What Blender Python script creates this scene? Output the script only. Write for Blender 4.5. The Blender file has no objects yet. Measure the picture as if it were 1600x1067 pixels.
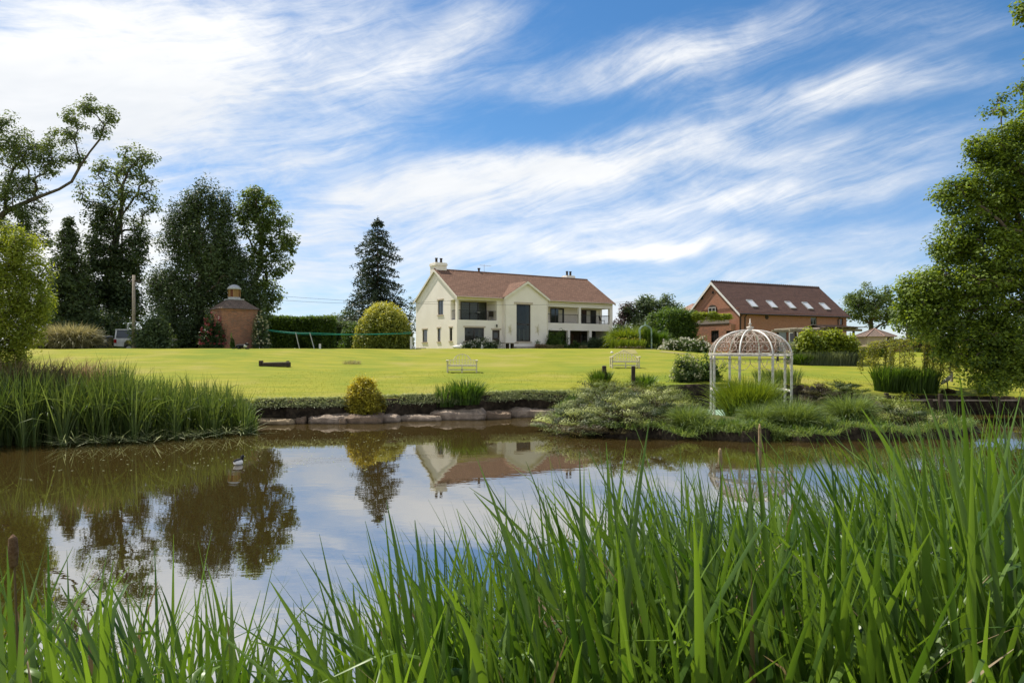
import bpy, math, random
import mathutils.noise
import numpy as np
from mathutils import Vector, Matrix

SC = bpy.context.scene
COL = SC.collection
rng = np.random.default_rng(11)
random.seed(5)
R = math.radians

# ------------------------------------------------------------------ camera, sky, sun, exposure
CAMZ, F, HY = 2.95, 1066.7, 545.0        # eye height above the water, focal length in photo pixels, horizon row
cam_d = bpy.data.cameras.new('camera')
cam = bpy.data.objects.new('camera', cam_d)
COL.objects.link(cam)
cam.location = (0, 0, CAMZ)
cam.rotation_euler = (R(90), 0, 0)
cam_d.lens = 24.0
cam_d.sensor_width = 36.0
cam_d.shift_y = (HY - 533.5) / 1600.0
cam_d.clip_start = 0.05
cam_d.clip_end = 6000
SC.camera = cam
SC.render.engine = 'CYCLES'
SC.cycles.max_bounces = 8
SC.cycles.transparent_max_bounces = 8
SC.view_settings.view_transform = 'Standard'
SC.view_settings.look = 'None'
SC.view_settings.gamma = 1.0
SC.view_settings.use_curve_mapping = False
SC.view_settings.exposure = 0.92

SUN_EL, SUN_AZ = R(57), R(-50)            # azimuth clockwise from +Y
sun_d = bpy.data.lights.new('sun', 'SUN')
sun_d.energy = 3.6
sun_d.angle = R(0.55)
sun_d.color = (1.0, 0.945, 0.84)
sun = bpy.data.objects.new('sun', sun_d)
COL.objects.link(sun)
to_sun = Vector((math.sin(SUN_AZ) * math.cos(SUN_EL), math.cos(SUN_AZ) * math.cos(SUN_EL), math.sin(SUN_EL)))
sun.rotation_euler = to_sun.to_track_quat('Z', 'Y').to_euler()
sun.location = (-30, 30, 60)

world = bpy.data.worlds.new('World')
SC.world = world
world.use_nodes = True
wt = world.node_tree
wt.nodes.clear()


class G:
    """tiny expression helper on a node tree"""
    def __init__(self, nt): self.nt = nt
    def n(self, t, **kw):
        x = self.nt.nodes.new(t)
        for k, v in kw.items(): setattr(x, k, v)
        return x
    def put(self, sock, v):
        if hasattr(v, 'is_linked') or isinstance(v, bpy.types.NodeSocket): self.nt.links.new(v, sock)
        else: sock.default_value = v
    def m(self, op, a, b=0.0, c=None, clamp=False):
        x = self.n('ShaderNodeMath', operation=op, use_clamp=clamp)
        self.put(x.inputs[0], a); self.put(x.inputs[1], b)
        if c is not None: self.put(x.inputs[2], c)
        return x.outputs[0]
    def v(self, op, a, b=None, s=None):
        x = self.n('ShaderNodeVectorMath', operation=op)
        self.put(x.inputs[0], a)
        if b is not None: self.put(x.inputs[1], b)
        if s is not None: self.put(x.inputs['Scale'], s)
        return x.outputs['Value'] if op in ('DOT_PRODUCT', 'LENGTH') else x.outputs[0]
    def noise(self, vec, scale, detail=4, rough=0.55, dist=0.0):
        x = self.n('ShaderNodeTexNoise')
        if vec is not None: self.put(x.inputs['Vector'], vec)
        x.inputs['Scale'].default_value = scale
        x.inputs['Detail'].default_value = detail
        x.inputs['Roughness'].default_value = rough
        x.inputs['Distortion'].default_value = dist
        return x.outputs['Fac']
    def step(self, v, a, b):
        x = self.n('ShaderNodeMapRange', interpolation_type='SMOOTHSTEP')
        self.put(x.inputs['Value'], v)
        x.inputs['From Min'].default_value = a; x.inputs['From Max'].default_value = b
        return x.outputs['Result']
    def mix(self, f, a, b, blend='MIX'):
        x = self.n('ShaderNodeMix', data_type='RGBA', blend_type=blend)
        self.put(x.inputs[0], f); self.put(x.inputs[6], a); self.put(x.inputs[7], b)
        return x.outputs[2]


g = G(wt)
sky = g.n('ShaderNodeTexSky', sky_type='NISHITA')
sky.sun_disc = False
sky.sun_elevation = SUN_EL
sky.sun_rotation = SUN_AZ
sky.altitude = 60
sky.air_density = 1.0
sky.dust_density = 0.05
sky.ozone_density = 2.2
hs = g.n('ShaderNodeHueSaturation')
hs.inputs['Saturation'].default_value = 1.27
hs.inputs['Value'].default_value = 0.80
wt.links.new(sky.outputs[0], hs.inputs['Color'])
tc = g.n('ShaderNodeTexCoord')
dirv = g.v('NORMALIZE', tc.outputs['Generated'])
sep = g.n('ShaderNodeSeparateXYZ'); wt.links.new(dirv, sep.inputs[0])
dx, dy, dz = sep.outputs
az = g.m('ARCTAN2', dx, dy)
el = g.m('ARCSINE', dz)
# wispy cirrus: noise on the direction vector, stretched along the streaks
def streaks(ang, along, across, scale, det, dist, seed):
    t = (math.cos(ang), 0.0, math.sin(ang)); nn = (-math.sin(ang), 0.0, math.cos(ang))
    a = g.m('MULTIPLY', g.v('DOT_PRODUCT', dirw, t), along)
    b = g.m('MULTIPLY', g.v('DOT_PRODUCT', dirw, nn), across)
    c = g.n('ShaderNodeCombineXYZ')
    g.put(c.inputs[0], a); g.put(c.inputs[1], g.m('MULTIPLY', dy, 1.5)); g.put(c.inputs[2], b)
    off = g.v('ADD', c.outputs[0], (seed, seed * 1.7, seed * .6))
    return g.noise(off, scale, det, 0.67, dist)
wn = g.n('ShaderNodeTexNoise'); g.put(wn.inputs['Vector'], dirv); wn.inputs['Scale'].default_value = 2.6; wn.inputs['Detail'].default_value = 3
dirw = g.v('ADD', dirv, g.v('SCALE', g.v('SUBTRACT', wn.outputs['Color'], (.5, .5, .5)), s=.10))
n_big = streaks(R(13), 1.3, 3.6, 1.6, 5, 0.5, 3.1)
n_fine = streaks(R(12), 1.8, 10.5, 2.4, 9, 0.9, 7.7)
n_hair = streaks(R(17), 2.4, 19.0, 3.6, 8, 1.1, 1.3)
n_cross = streaks(R(-22), 3.0, 12.0, 2.6, 8, 0.8, 5.9)
n_puff = g.noise(g.v('MULTIPLY', dirw, (1.0, 1.0, 1.8)), 9.0, 9, 0.66, 0.6)
warp = g.m('MULTIPLY', g.m('SUBTRACT', g.noise(dirv, 3.0, 4, 0.6), 0.5), 0.10)
def ang_of(px, py):
    a = math.atan((px - 800) / F)
    return a, math.atan((HY - py) / F * math.cos(a))
def band(x0, y0, x1, y1, half, weight):
    """a soft elongated cloud between two directions of the sky"""
    a0, e0 = ang_of(x0, y0); a1, e1 = ang_of(x1, y1)
    ca, ce = (a0 + a1) / 2, (e0 + e1) / 2
    L = math.hypot(a1 - a0, e1 - e0); c, s = (a1 - a0) / L, (e1 - e0) / L
    da = g.m('SUBTRACT', az, ca); de = g.m('ADD', g.m('SUBTRACT', el, ce), warp)
    p = g.m('DIVIDE', g.m('ADD', g.m('MULTIPLY', da, c), g.m('MULTIPLY', de, s)), L * .55)
    q = g.m('DIVIDE', g.m('SUBTRACT', g.m('MULTIPLY', de, c), g.m('MULTIPLY', da, s)), half / F)
    r2 = g.m('ADD', g.m('MULTIPLY', p, p), g.m('MULTIPLY', q, q))
    return g.m('MULTIPLY', g.m('EXPONENT', g.m('MULTIPLY', r2, -1.0)), weight)
bands = [band(-500, 118, 600, 25, 112, 1.08), band(-300, 160, 420, 118, 46, .5), band(560, 125, 800, 15, 38, .6),
         band(760, 135, 1340, 20, 40, .62), band(930, 130, 1180, 70, 26, .25),
         band(420, 330, 1240, 180, 36, .98), band(420, 300, 900, 285, 60, .42), band(310, 245, 660, 195, 36, .55),
         band(880, 345, 1560, 235, 36, .78), band(780, 400, 1500, 355, 24, .58), band(930, 404, 1090, 394, 11, .75), band(350, 400, 820, 385, 50, .55),
         band(1060, 150, 1640, 108, 24, .55), band(-300, 330, 330, 400, 160, .85), band(560, 505, 1300, 470, 50, .5), band(1040, 260, 1560, 190, 22, .42), band(1300, 60, 1640, 20, 24, .3), band(1050, 440, 1480, 415, 20, .42)]
base = bands[0]
for b in bands[1:]: base = g.m('ADD', base, b)
hz = g.m('MULTIPLY', g.m('EXPONENT', g.m('MULTIPLY', g.m('ABSOLUTE', el), -10.0)), .62)
base = g.m('ADD', base, hz)
# unseen cirrus out of the frame, made dense to brighten the shaded house front
fill_cirrus = g.m('MULTIPLY', g.step(n_big, .25, .58), g.step(g.m('ABSOLUTE', az), R(44), R(80)))
base = g.m('ADD', base, g.m('MULTIPLY', fill_cirrus, 1.0))
def cen(n, k): return g.m('MULTIPLY', g.m('SUBTRACT', n, .5), k)
tex = g.m('ADD', g.m('ADD', cen(n_puff, 1.0), cen(n_fine, 1.9)), g.m('ADD', g.m('ADD', cen(n_hair, 1.0), cen(n_cross, .55)), cen(n_big, .9)))
edge = g.m('MULTIPLY', tex, g.m('ADD', .15, g.m('MULTIPLY', g.m('MINIMUM', base, 1.0), .66)))
mask = g.step(g.m('ADD', base, edge), 0.10, 1.32)
mask = g.m('MULTIPLY', mask, .97)
skyc = g.mix(g.step(el, R(2), R(20)), g.mix(1.0, sky.outputs[0], (.50, .62, .82, 1), 'MULTIPLY'), hs.outputs[0])
cloudc = g.mix(g.step(n_big, .3, .7), (5.4, 5.6, 5.85, 1), (6.7, 6.7, 6.65, 1))
col = g.mix(mask, skyc, cloudc)
bg = g.n('ShaderNodeBackground')
bg.inputs['Strength'].default_value = 0.085
wt.links.new(col, bg.inputs['Color'])
wo = g.n('ShaderNodeOutputWorld')
wt.links.new(bg.outputs[0], wo.inputs[0])


# ------------------------------------------------------------------ helpers
def P(px, py, d):
    return ((px - 800) / F * d, d, CAMZ + (HY - py) / F * d)
def X(px, d): return (px - 800) / F * d
def Z(py, d): return CAMZ + (HY - py) / F * d

def tag(o, label=None, cat=None, group=None, kind=None):
    if label: o['label'] = label
    if cat: o['category'] = cat
    if group: o['group'] = group
    if kind: o['kind'] = kind
    return o

def thing(name, label, cat, loc=(0, 0, 0), rz=0.0, group=None):
    o = bpy.data.objects.new(name, None)
    o.empty_display_size = .3
    COL.objects.link(o)
    o.location = loc
    o.rotation_euler = (0, 0, rz)
    return tag(o, label, cat, group)

def link(name, me, parent=None):
    o = bpy.data.objects.new(name, me)
    COL.objects.link(o)
    if parent is not None: o.parent = parent
    return o

def np_mesh(name, verts, faces, mat, tint=None, smooth=False):
    """faces: (n,k) int array or list of such arrays"""
    me = bpy.data.meshes.new(name)
    if not isinstance(faces, list): faces = [faces]
    faces = [np.asarray(f, dtype=np.int32) for f in faces if len(f)]
    verts = np.asarray(verts, dtype=np.float32).reshape(-1, 3)
    me.vertices.add(len(verts))
    me.vertices.foreach_set('co', verts.ravel())
    li = np.concatenate([f.ravel() for f in faces])
    tot = np.concatenate([np.full(len(f), f.shape[1], np.int32) for f in faces])
    st = np.concatenate([[0], np.cumsum(tot)[:-1]]).astype(np.int32)
    me.loops.add(len(li))
    me.loops.foreach_set('vertex_index', li)
    me.polygons.add(len(tot))
    me.polygons.foreach_set('loop_start', st)
    me.polygons.foreach_set('use_smooth', np.full(len(tot), bool(smooth)))
    if tint is not None:
        a = me.attributes.new('tint', 'FLOAT', 'POINT')
        a.data.foreach_set('value', np.asarray(tint, dtype=np.float32).ravel())
    me.update(calc_edges=True)
    me.validate()
    if mat is not None: me.materials.append(mat)
    return me

def np_obj(name, verts, faces, mat, parent=None, tint=None, smooth=False):
    return link(name, np_mesh(name, verts, faces, mat, tint, smooth), parent)


class MB:
    def __init__(s): s.v = []; s.f = []
    def add(s, vs, fs):
        k = len(s.v); s.v += [tuple(p) for p in vs]; s.f += [tuple(i + k for i in f) for f in fs]; return s
    def box(s, x0, x1, y0, y1, z0, z1):
        return s.add([(x0, y0, z0), (x1, y0, z0), (x1, y1, z0), (x0, y1, z0), (x0, y0, z1), (x1, y0, z1), (x1, y1, z1), (x0, y1, z1)],
                     [(3, 2, 1, 0), (4, 5, 6, 7), (0, 1, 5, 4), (1, 2, 6, 5), (2, 3, 7, 6), (3, 0, 4, 7)])
    def hexa(s, p):   # eight corners, bottom ring then top ring
        return s.add(p, [(3, 2, 1, 0), (4, 5, 6, 7), (0, 1, 5, 4), (1, 2, 6, 5), (2, 3, 7, 6), (3, 0, 4, 7)])
    def bar(s, a, b, w, h=None):
        a, b = Vector(a), Vector(b); h = h or w
        d = (b - a).normalized()
        u = d.cross(Vector((0, 0, 1)))
        u = u.normalized() if u.length > 1e-4 else Vector((1, 0, 0))
        n = u.cross(d)
        u, n = u * w / 2, n * h / 2
        return s.hexa([a - u - n, a + u - n, a + u + n, a - u + n, b - u - n, b + u - n, b + u + n, b - u + n])
    def extrude(s, poly, off):      # polygon (3-D points) pushed along a vector
        n = len(poly); o = Vector(off)
        vs = [tuple(p) for p in poly] + [tuple(Vector(p) + o) for p in poly]
        return s.add(vs, [tuple(range(n - 1, -1, -1)), tuple(range(n, 2 * n))] + [(i, (i + 1) % n, n + (i + 1) % n, n + i) for i in range(n)])
    def tube(s, pts, rad, sides=6, cap=True, flat=1.0):
        pts = [Vector(p) for p in pts]
        rad = [rad] * len(pts) if not hasattr(rad, '__len__') else rad
        k = len(s.v); up = None
        for i, p in enumerate(pts):
            d = (pts[min(i + 1, len(pts) - 1)] - pts[max(i - 1, 0)]).normalized()
            if up is None: up = Vector((0, 0, 1)) if abs(d.z) < .9 else Vector((1, 0, 0))
            u = d.cross(up).normalized(); n = u.cross(d).normalized(); up = n
            for j in range(sides):
                a = 2 * math.pi * j / sides
                s.v.append(tuple(p + u * math.cos(a) * rad[i] + n * math.sin(a) * rad[i] * flat))
        for i in range(len(pts) - 1):
            for j in range(sides):
                a, b = k + i * sides + j, k + i * sides + (j + 1) % sides
                s.f.append((a, b, b + sides, a + sides))
        if cap:
            s.f.append(tuple(k + j for j in range(sides))[::-1])
            s.f.append(tuple(k + (len(pts) - 1) * sides + j for j in range(sides)))
        return s
    def lathe(s, prof, n=12, c=(0, 0, 0), a0=0.0):
        k = len(s.v)
        for r, z in prof:
            for j in range(n):
                a = a0 + 2 * math.pi * j / n
                s.v.append((c[0] + r * math.cos(a), c[1] + r * math.sin(a), c[2] + z))
        for i in range(len(prof) - 1):
            for j in range(n):
                a, b = k + i * n + j, k + i * n + (j + 1) % n
                s.f.append((a, b, b + n, a + n))
        s.f.append(tuple(k + j for j in range(n))[::-1])
        s.f.append(tuple(k + (len(prof) - 1) * n + j for j in range(n)))
        return s
    def ball(s, c, r, n=10, m=7):
        rx, ry, rz = (r, r, r) if not hasattr(r, '__len__') else r
        prof = [(max(math.sin(math.pi * i / m), .02), -math.cos(math.pi * i / m)) for i in range(m + 1)]
        t = MB().lathe(prof, n)
        return s.add([(c[0] + p[0] * rx, c[1] + p[1] * ry, c[2] + p[2] * rz) for p in t.v], t.f)
    def build(s, name, mat, parent=None, smooth=False, bevel=0):
        me = bpy.data.meshes.new(name)
        me.from_pydata(s.v, [], s.f)
        if mat is not None: me.materials.append(mat)
        if smooth: me.polygons.foreach_set('use_smooth', [True] * len(me.polygons))
        me.update()
        o = link(name, me, parent)
        if bevel:
            md = o.modifiers.new('bevel', 'BEVEL'); md.width = bevel; md.segments = 2; md.limit_method = 'ANGLE'
        return o


# ------------------------------------------------------------------ materials
def new_mat(name):
    m = bpy.data.materials.new(name); m.use_nodes = True
    nt = m.node_tree
    b = nt.nodes['Principled BSDF']
    return m, G(nt), b

def c4(c): return (c[0], c[1], c[2], 1.0)

def plain(name, c, c2=None, rough=.7, spec=.3, scale=3.0, bump=0.0, bscale=40.0, metal=0.0, det=5):
    m, q, b = new_mat(name)
    t = q.n('ShaderNodeTexCoord')
    if c2 is not None:
        nz = q.noise(t.outputs['Object'], scale, det, .6)
        q.put(b.inputs['Base Color'], q.mix(q.step(nz, .32, .68), c4(c), c4(c2)))
    else: b.inputs['Base Color'].default_value = c4(c)
    b.inputs['Roughness'].default_value = rough
    b.inputs['Specular IOR Level'].default_value = spec
    b.inputs['Metallic'].default_value = metal
    if bump:
        bp = q.n('ShaderNodeBump'); bp.inputs['Strength'].default_value = bump; bp.inputs['Distance'].default_value = .02
        q.put(bp.inputs['Height'], q.noise(t.outputs['Object'], bscale, 5, .6))
        q.put(b.inputs['Normal'], bp.outputs[0])
    return m

def leafmat(name, dark, light, transl=.38, rough=.55, tcol=None, spec=.35, spread=(0.0, 1.0)):
    m, q, b = new_mat(name)
    at = q.n('ShaderNodeAttribute'); at.attribute_name = 'tint'
    f = q.step(at.outputs['Fac'], spread[0], spread[1])
    colr = q.mix(f, c4(dark), c4(light))
    q.put(b.inputs['Base Color'], colr)
    b.inputs['Roughness'].default_value = rough
    b.inputs['Specular IOR Level'].default_value = spec
    tr = q.n('ShaderNodeBsdfTranslucent')
    tl = tcol or (1.35, 1.25, .55)
    q.put(tr.inputs['Color'], q.mix(1.0, colr, c4(tl), 'MULTIPLY'))
    mx = q.n('ShaderNodeMixShader'); mx.inputs[0].default_value = transl
    q.nt.links.new(b.outputs[0], mx.inputs[1]); q.nt.links.new(tr.outputs[0], mx.inputs[2])
    out = [n for n in q.nt.nodes if n.type == 'OUTPUT_MATERIAL'][0]
    q.nt.links.new(mx.outputs[0], out.inputs[0])
    return m

def wall_coords(q):
    """object-space coordinates laid flat on upright walls: (along, height)"""
    t = q.n('ShaderNodeTexCoord')
    sp = q.n('ShaderNodeSeparateXYZ'); q.nt.links.new(t.outputs['Object'], sp.inputs[0])
    sn = q.n('ShaderNodeSeparateXYZ'); q.nt.links.new(t.outputs['Normal'], sn.inputs[0])
    side = q.m('GREATER_THAN', q.m('ABSOLUTE', sn.outputs[0]), .6)
    u = q.m('ADD', q.m('MULTIPLY', side, sp.outputs[1]), q.m('MULTIPLY', q.m('SUBTRACT', 1.0, side), sp.outputs[0]))
    c = q.n('ShaderNodeCombineXYZ'); q.put(c.inputs[0], u); q.put(c.inputs[1], sp.outputs[2])
    return t, c.outputs[0]

def brickmat(name, a, b_, mortar, w=.225, h=.075, m_=.01, patch=((.5, .5, .5), .3), bump=.35):
    m, q, b = new_mat(name)
    t, uv = wall_coords(q)
    br = q.n('ShaderNodeTexBrick')
    q.put(br.inputs['Vector'], uv)
    br.inputs['Color1'].default_value = c4(a); br.inputs['Color2'].default_value = c4(b_); br.inputs['Mortar'].default_value = c4(mortar)
    br.inputs['Scale'].default_value = 1.0
    br.inputs['Brick Width'].default_value = w; br.inputs['Row Height'].default_value = h
    br.inputs['Mortar Size'].default_value = m_
    nz = q.noise(t.outputs['Object'], .9, 6, .65)
    col_ = q.mix(q.m('MULTIPLY', q.step(nz, .45, .75), patch[1]), br.outputs['Color'], c4(patch[0]))
    col_ = q.mix(q.m('MULTIPLY', q.step(q.noise(t.outputs['Object'], 6, 4, .6), .4, .75), .25), col_, c4([x * .55 for x in a]))
    q.put(b.inputs['Base Color'], col_)
    b.inputs['Roughness'].default_value = .85; b.inputs['Specular IOR Level'].default_value = .2
    bp = q.n('ShaderNodeBump'); bp.inputs['Strength'].default_value = bump; bp.inputs['Distance'].default_value = .02
    bp.invert = True
    q.put(bp.inputs['Height'], br.outputs['Fac']); q.put(b.inputs['Normal'], bp.outputs[0])
    return m

def tilemat(name, a, b_, dark, w=.27, h=.2):
    m, q, b = new_mat(name)
    t = q.n('ShaderNodeTexCoord')
    br = q.n('ShaderNodeTexBrick'); q.put(br.inputs['Vector'], t.outputs['Object'])
    br.inputs['Color1'].default_value = c4(a); br.inputs['Color2'].default_value = c4(b_); br.inputs['Mortar'].default_value = c4(dark)
    br.inputs['Scale'].default_value = 1.0; br.inputs['Brick Width'].default_value = w; br.inputs['Row Height'].default_value = h
    br.inputs['Mortar Size'].default_value = .012; br.inputs['Bias'].default_value = -.1
    n1 = q.noise(t.outputs['Object'], .7, 6, .65)
    n2 = q.noise(t.outputs['Object'], 6.5, 5, .7)
    col_ = q.mix(q.m('MULTIPLY', q.step(n1, .42, .72), .5), br.outputs['Color'], c4([x * 1.25 for x in b_]))
    col_ = q.mix(q.m('MULTIPLY', q.step(n2, .52, .66), .75), col_, c4(dark))
    q.put(b.inputs['Base Color'], col_)
    b.inputs['Roughness'].default_value = .9; b.inputs['Specular IOR Level'].default_value = .12
    return m

M = {}
M['render'] = plain('cream_render', (.88, .815, .745), (.82, .755, .68), rough=.85, spec=.2, scale=.5, bump=.12, bscale=18)
M['trim'] = plain('cream_trim', (.80, .745, .65), (.74, .68, .59), rough=.6, scale=1.5)
M['stone_trim'] = plain('window_dressing', (.55, .46, .36), (.48, .40, .31), rough=.85, scale=4)
M['roof'] = tilemat('clay_tiles', (.235, .138, .095), (.165, .098, .07), (.085, .05, .04))
M['barn_roof'] = tilemat('barn_tiles', (.13, .075, .06), (.098, .058, .05), (.05, .035, .032))
M['slate'] = tilemat('stone_slates', (.21, .155, .125), (.16, .12, .10), (.08, .065, .055), .3, .22)
M['pink_roof'] = tilemat('pink_tiles', (.38, .25, .20), (.31, .20, .16), (.17, .11, .09))
M['brick'] = brickmat('orange_brick', (.37, .14, .072), (.27, .10, .053), (.34, .26, .19), patch=((.24, .12, .085), .45))
M['brick_old'] = brickmat('weathered_brick', (.42, .155, .078), (.19, .075, .05), (.34, .27, .20), patch=((.19, .12, .09), .7))
M['dark_frame'] = plain('dark_brown_frame', (.035, .022, .018), rough=.45, spec=.4)
M['lead'] = plain('lead', (.34, .35, .36), (.46, .46, .47), rough=.55, scale=5)
M['iron'] = plain('black_iron', (.02, .02, .022), rough=.5)
M['white'] = plain('white_paint', (.78, .76, .72), (.68, .65, .60), rough=.5, scale=6)
M['old_white'] = plain('weathered_white_paint', (.70, .655, .59), (.50, .44, .37), rough=.6, scale=9)
M['wood_dark'] = plain('dark_wet_wood', (.028, .020, .014), (.06, .043, .03), rough=.8, scale=7, bump=.3, bscale=25)
M['wood_grey'] = plain('weathered_wood', (.23, .19, .15), (.32, .27, .22), rough=.85, scale=8, bump=.3)
M['teak'] = plain('pale_painted_timber', (.68, .62, .43), (.56, .50, .34), rough=.6, scale=9)
M['bark'] = plain('bark', (.085, .062, .045), (.15, .12, .09), rough=.95, scale=6, bump=.6, bscale=14)
M['pale_bark'] = plain('grey_bark', (.06, .05, .04), (.11, .095, .078), rough=.95, scale=5, bump=.5, bscale=12)
M['paving'] = plain('grey_paving', (.30, .27, .23), (.38, .34, .28), rough=.9, scale=2)
M['terracotta'] = plain('terracotta', (.34, .15, .09), rough=.8)
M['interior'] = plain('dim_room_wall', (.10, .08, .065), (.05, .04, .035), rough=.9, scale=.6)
M['curtain_and_glint'] = plain('pale_curtain_and_glint', (.55, .52, .46), rough=.9)  # curtains, and the pale strips that imitate window reflections

def glassmat(name, c, rough=.03, clear=0.0):
    m, q, b = new_mat(name)
    b.inputs['Base Color'].default_value = c4(c)
    b.inputs['Roughness'].default_value = rough
    b.inputs['Specular IOR Level'].default_value = .6
    b.inputs['IOR'].default_value = 1.5
    t = q.n('ShaderNodeTexCoord')
    bp = q.n('ShaderNodeBump'); bp.inputs['Strength'].default_value = .12; bp.inputs['Distance'].default_value = .08
    q.put(bp.inputs['Height'], q.noise(t.outputs['Object'], 1.4, 3, .5)); q.put(b.inputs['Normal'], bp.outputs[0])
    if clear:
        tr = q.n('ShaderNodeBsdfTransparent'); tr.inputs['Color'].default_value = (.55, .58, .56, 1)
        gl = q.n('ShaderNodeBsdfGlossy'); gl.inputs['Roughness'].default_value = .02; q.put(gl.inputs['Normal'], bp.outputs[0])
        fr = q.n('ShaderNodeFresnel'); fr.inputs['IOR'].default_value = 1.42; q.put(fr.inputs['Normal'], bp.outputs[0])
        mx = q.n('ShaderNodeMixShader'); q.put(mx.inputs[0], fr.outputs[0])
        q.nt.links.new(tr.outputs[0], mx.inputs[1]); q.nt.links.new(gl.outputs[0], mx.inputs[2])
        out = [n for n in q.nt.nodes if n.type == 'OUTPUT_MATERIAL'][0]
        q.nt.links.new(mx.outputs[0], out.inputs[0])
    return m
M['glass'] = glassmat('window_glass', (.018, .02, .02))
M['clear'] = glassmat('clear_window_glass', (.018, .02, .02), .03, 1.0)
M['skyglass'] = glassmat('rooflight_glass_painted_sky', (.55, .57, .60), .08)  # pale base colour stands in for the sky reflected in the panes

# foliage
M['yew'] = leafmat('yew_leaf', (.027,.050,.018), (.098,.140,.048), 0.28, tcol=(1.1, 1.1, .5))
M['spruce'] = leafmat('spruce_needle', (0.014, 0.028, 0.018), (0.046, 0.07, 0.036), 0.22, tcol=(1.0, 1.1, .6))
M['ivy'] = leafmat('ivy_leaf', (.026, .048, .018), (.094, .134, .048), 0.30)
M['ash'] = leafmat('ash_leaf', (0.062, 0.100, 0.038), (0.166, 0.218, 0.087), 0.45)
M['broad'] = leafmat('broad_leaf', (0.062, 0.104, 0.034), (0.177, 0.239, 0.070), 0.50)
M['oak'] = leafmat('oak_leaf', (0.028, 0.062, 0.008), (0.215, 0.295, 0.032), 0.46, tcol=(1.7, 1.5, .35))
M['willow'] = leafmat('willow_leaf', (0.13, 0.185, 0.022), (0.31, 0.36, 0.05), 0.50, tcol=(1.5, 1.35, .4))
M['far'] = leafmat('far_leaf', (0.058, 0.094, 0.043), (0.137, 0.191, 0.078), 0.40)
M['purple'] = leafmat('purple_leaf', (.045, .028, .026), (.095, .06, .055), .3, tcol=(1.2, .9, .8))
M['hedge'] = leafmat('hedge_leaf', (0.041, 0.084, 0.019), (0.146, 0.228, 0.041), 0.45)
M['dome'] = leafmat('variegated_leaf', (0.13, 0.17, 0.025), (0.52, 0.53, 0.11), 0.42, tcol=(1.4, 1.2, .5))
M['gold'] = leafmat('golden_leaf', (0.19, 0.17, 0.018), (0.54, 0.49, 0.04), 0.40, tcol=(1.3, 1.05, .4))
M['vine'] = leafmat('vine_leaf', (0.086, 0.138, 0.017), (0.345, 0.405, 0.042), 0.52, tcol=(1.5, 1.35, .4))
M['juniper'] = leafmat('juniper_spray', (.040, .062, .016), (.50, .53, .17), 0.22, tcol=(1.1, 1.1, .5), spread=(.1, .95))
M['juniper_g'] = leafmat('green_juniper_spray', (0.033, 0.058, 0.009), (0.26, 0.31, 0.04), 0.24, tcol=(1.2, 1.1, .4))
M['juniper_b'] = leafmat('brown_juniper_spray', (0.046, 0.034, 0.016), (0.150, 0.124, 0.039), 0.30)
M['reed'] = leafmat('reed_leaf', (0.034, 0.082, 0.014), (0.155, 0.245, 0.048), 0.42, rough=.38, tcol=(1.4, 1.4, .4), spec=.45)
M['reed_far'] = leafmat('reed_leaf_far', (0.049, 0.086, 0.018), (0.150, 0.195, 0.052), 0.42, rough=.45, tcol=(1.35, 1.3, .5))
M['iris'] = leafmat('iris_leaf', (0.030, 0.070, 0.013), (0.106, 0.181, 0.022), 0.42, rough=.4, tcol=(1.4, 1.35, .4))
M['bright'] = leafmat('bright_grass_leaf', (.085, .135, .016), (.20, .26, .028), .42, tcol=(1.4, 1.3, .4))
M['sedge'] = leafmat('sedge_leaf', (0.075, 0.125, 0.03), (0.215, 0.285, 0.08), 0.40)
M['dry'] = leafmat('dry_reed', (.15, .105, .055), (.36, .28, .17), .3, tcol=(1.1, 1.0, .8))
M['pampas'] = leafmat('pale_grass', (0.168, 0.162, 0.078), (0.408, 0.372, 0.204), 0.40, tcol=(1.2, 1.1, .8))
M['lip'] = leafmat('pale_bank_grass', (0.22, 0.27, 0.12), (0.5, 0.52, 0.32), 0.30, tcol=(1.1, 1.1, .7))
M['lavender'] = leafmat('grey_green_stem', (0.080, 0.109, 0.064), (0.216, 0.248, 0.160), 0.35)
M['white_fl'] = leafmat('white_flower', (.58, .56, .45), (.78, .76, .66), .3, tcol=(1, 1, .9))
M['cream_fl'] = leafmat('cream_flower', (.55, .52, .30), (.72, .68, .46), .3, tcol=(1, 1, .9))
M['red_fl'] = leafmat('red_rose', (.23, .028, .045), (.36, .08, .10), .3, tcol=(1.1, .9, .9))
M['weep'] = leafmat('weeping_leaf', (0.079, 0.105, 0.021), (0.264, 0.281, 0.049), 0.50, tcol=(1.5, 1.3, .4))

# ------------------------------------------------------------------ terrain and pond
POND = np.array([(-22, 17), (-20, 19), (-15.5, 22.3), (-11, 25.2), (-10.2, 27.0), (-6.7, 27.6), (-4.5, 28.4), (-1, 29.4), (1.3, 30.2), (2.7, 30.4),
                 (1.9, 28), (1.7, 25.8), (2.8, 23.2), (3.6, 22.5), (4.6, 22.8), (5.4, 22.2), (6.6, 22.45), (7.4, 21.85), (8.6, 22.3), (9.6, 21.75), (10.8, 22.35), (12, 22.05), (13.2, 22.75), (14.3, 22.5), (15.5, 23.2), (16.6, 24.5), (16.8, 26.5), (16.3, 28.5),
                 (16.8, 30.6), (18.4, 31.2), (24, 30.6), (27, 27), (24, 19), (17, 12), (11, 7.6), (6, 4.7), (2, 3.6), (-2, 3.2), (-6, 3.4), (-11, 5), (-17, 9), (-21, 14)], float)
POOL = np.array([(6.3, 27), (6.8, 32.3), (9, 33.6), (14.3, 33.2), (15.6, 30), (15.2, 26.6), (12.5, 25.4), (8.5, 25.3)], float)

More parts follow.
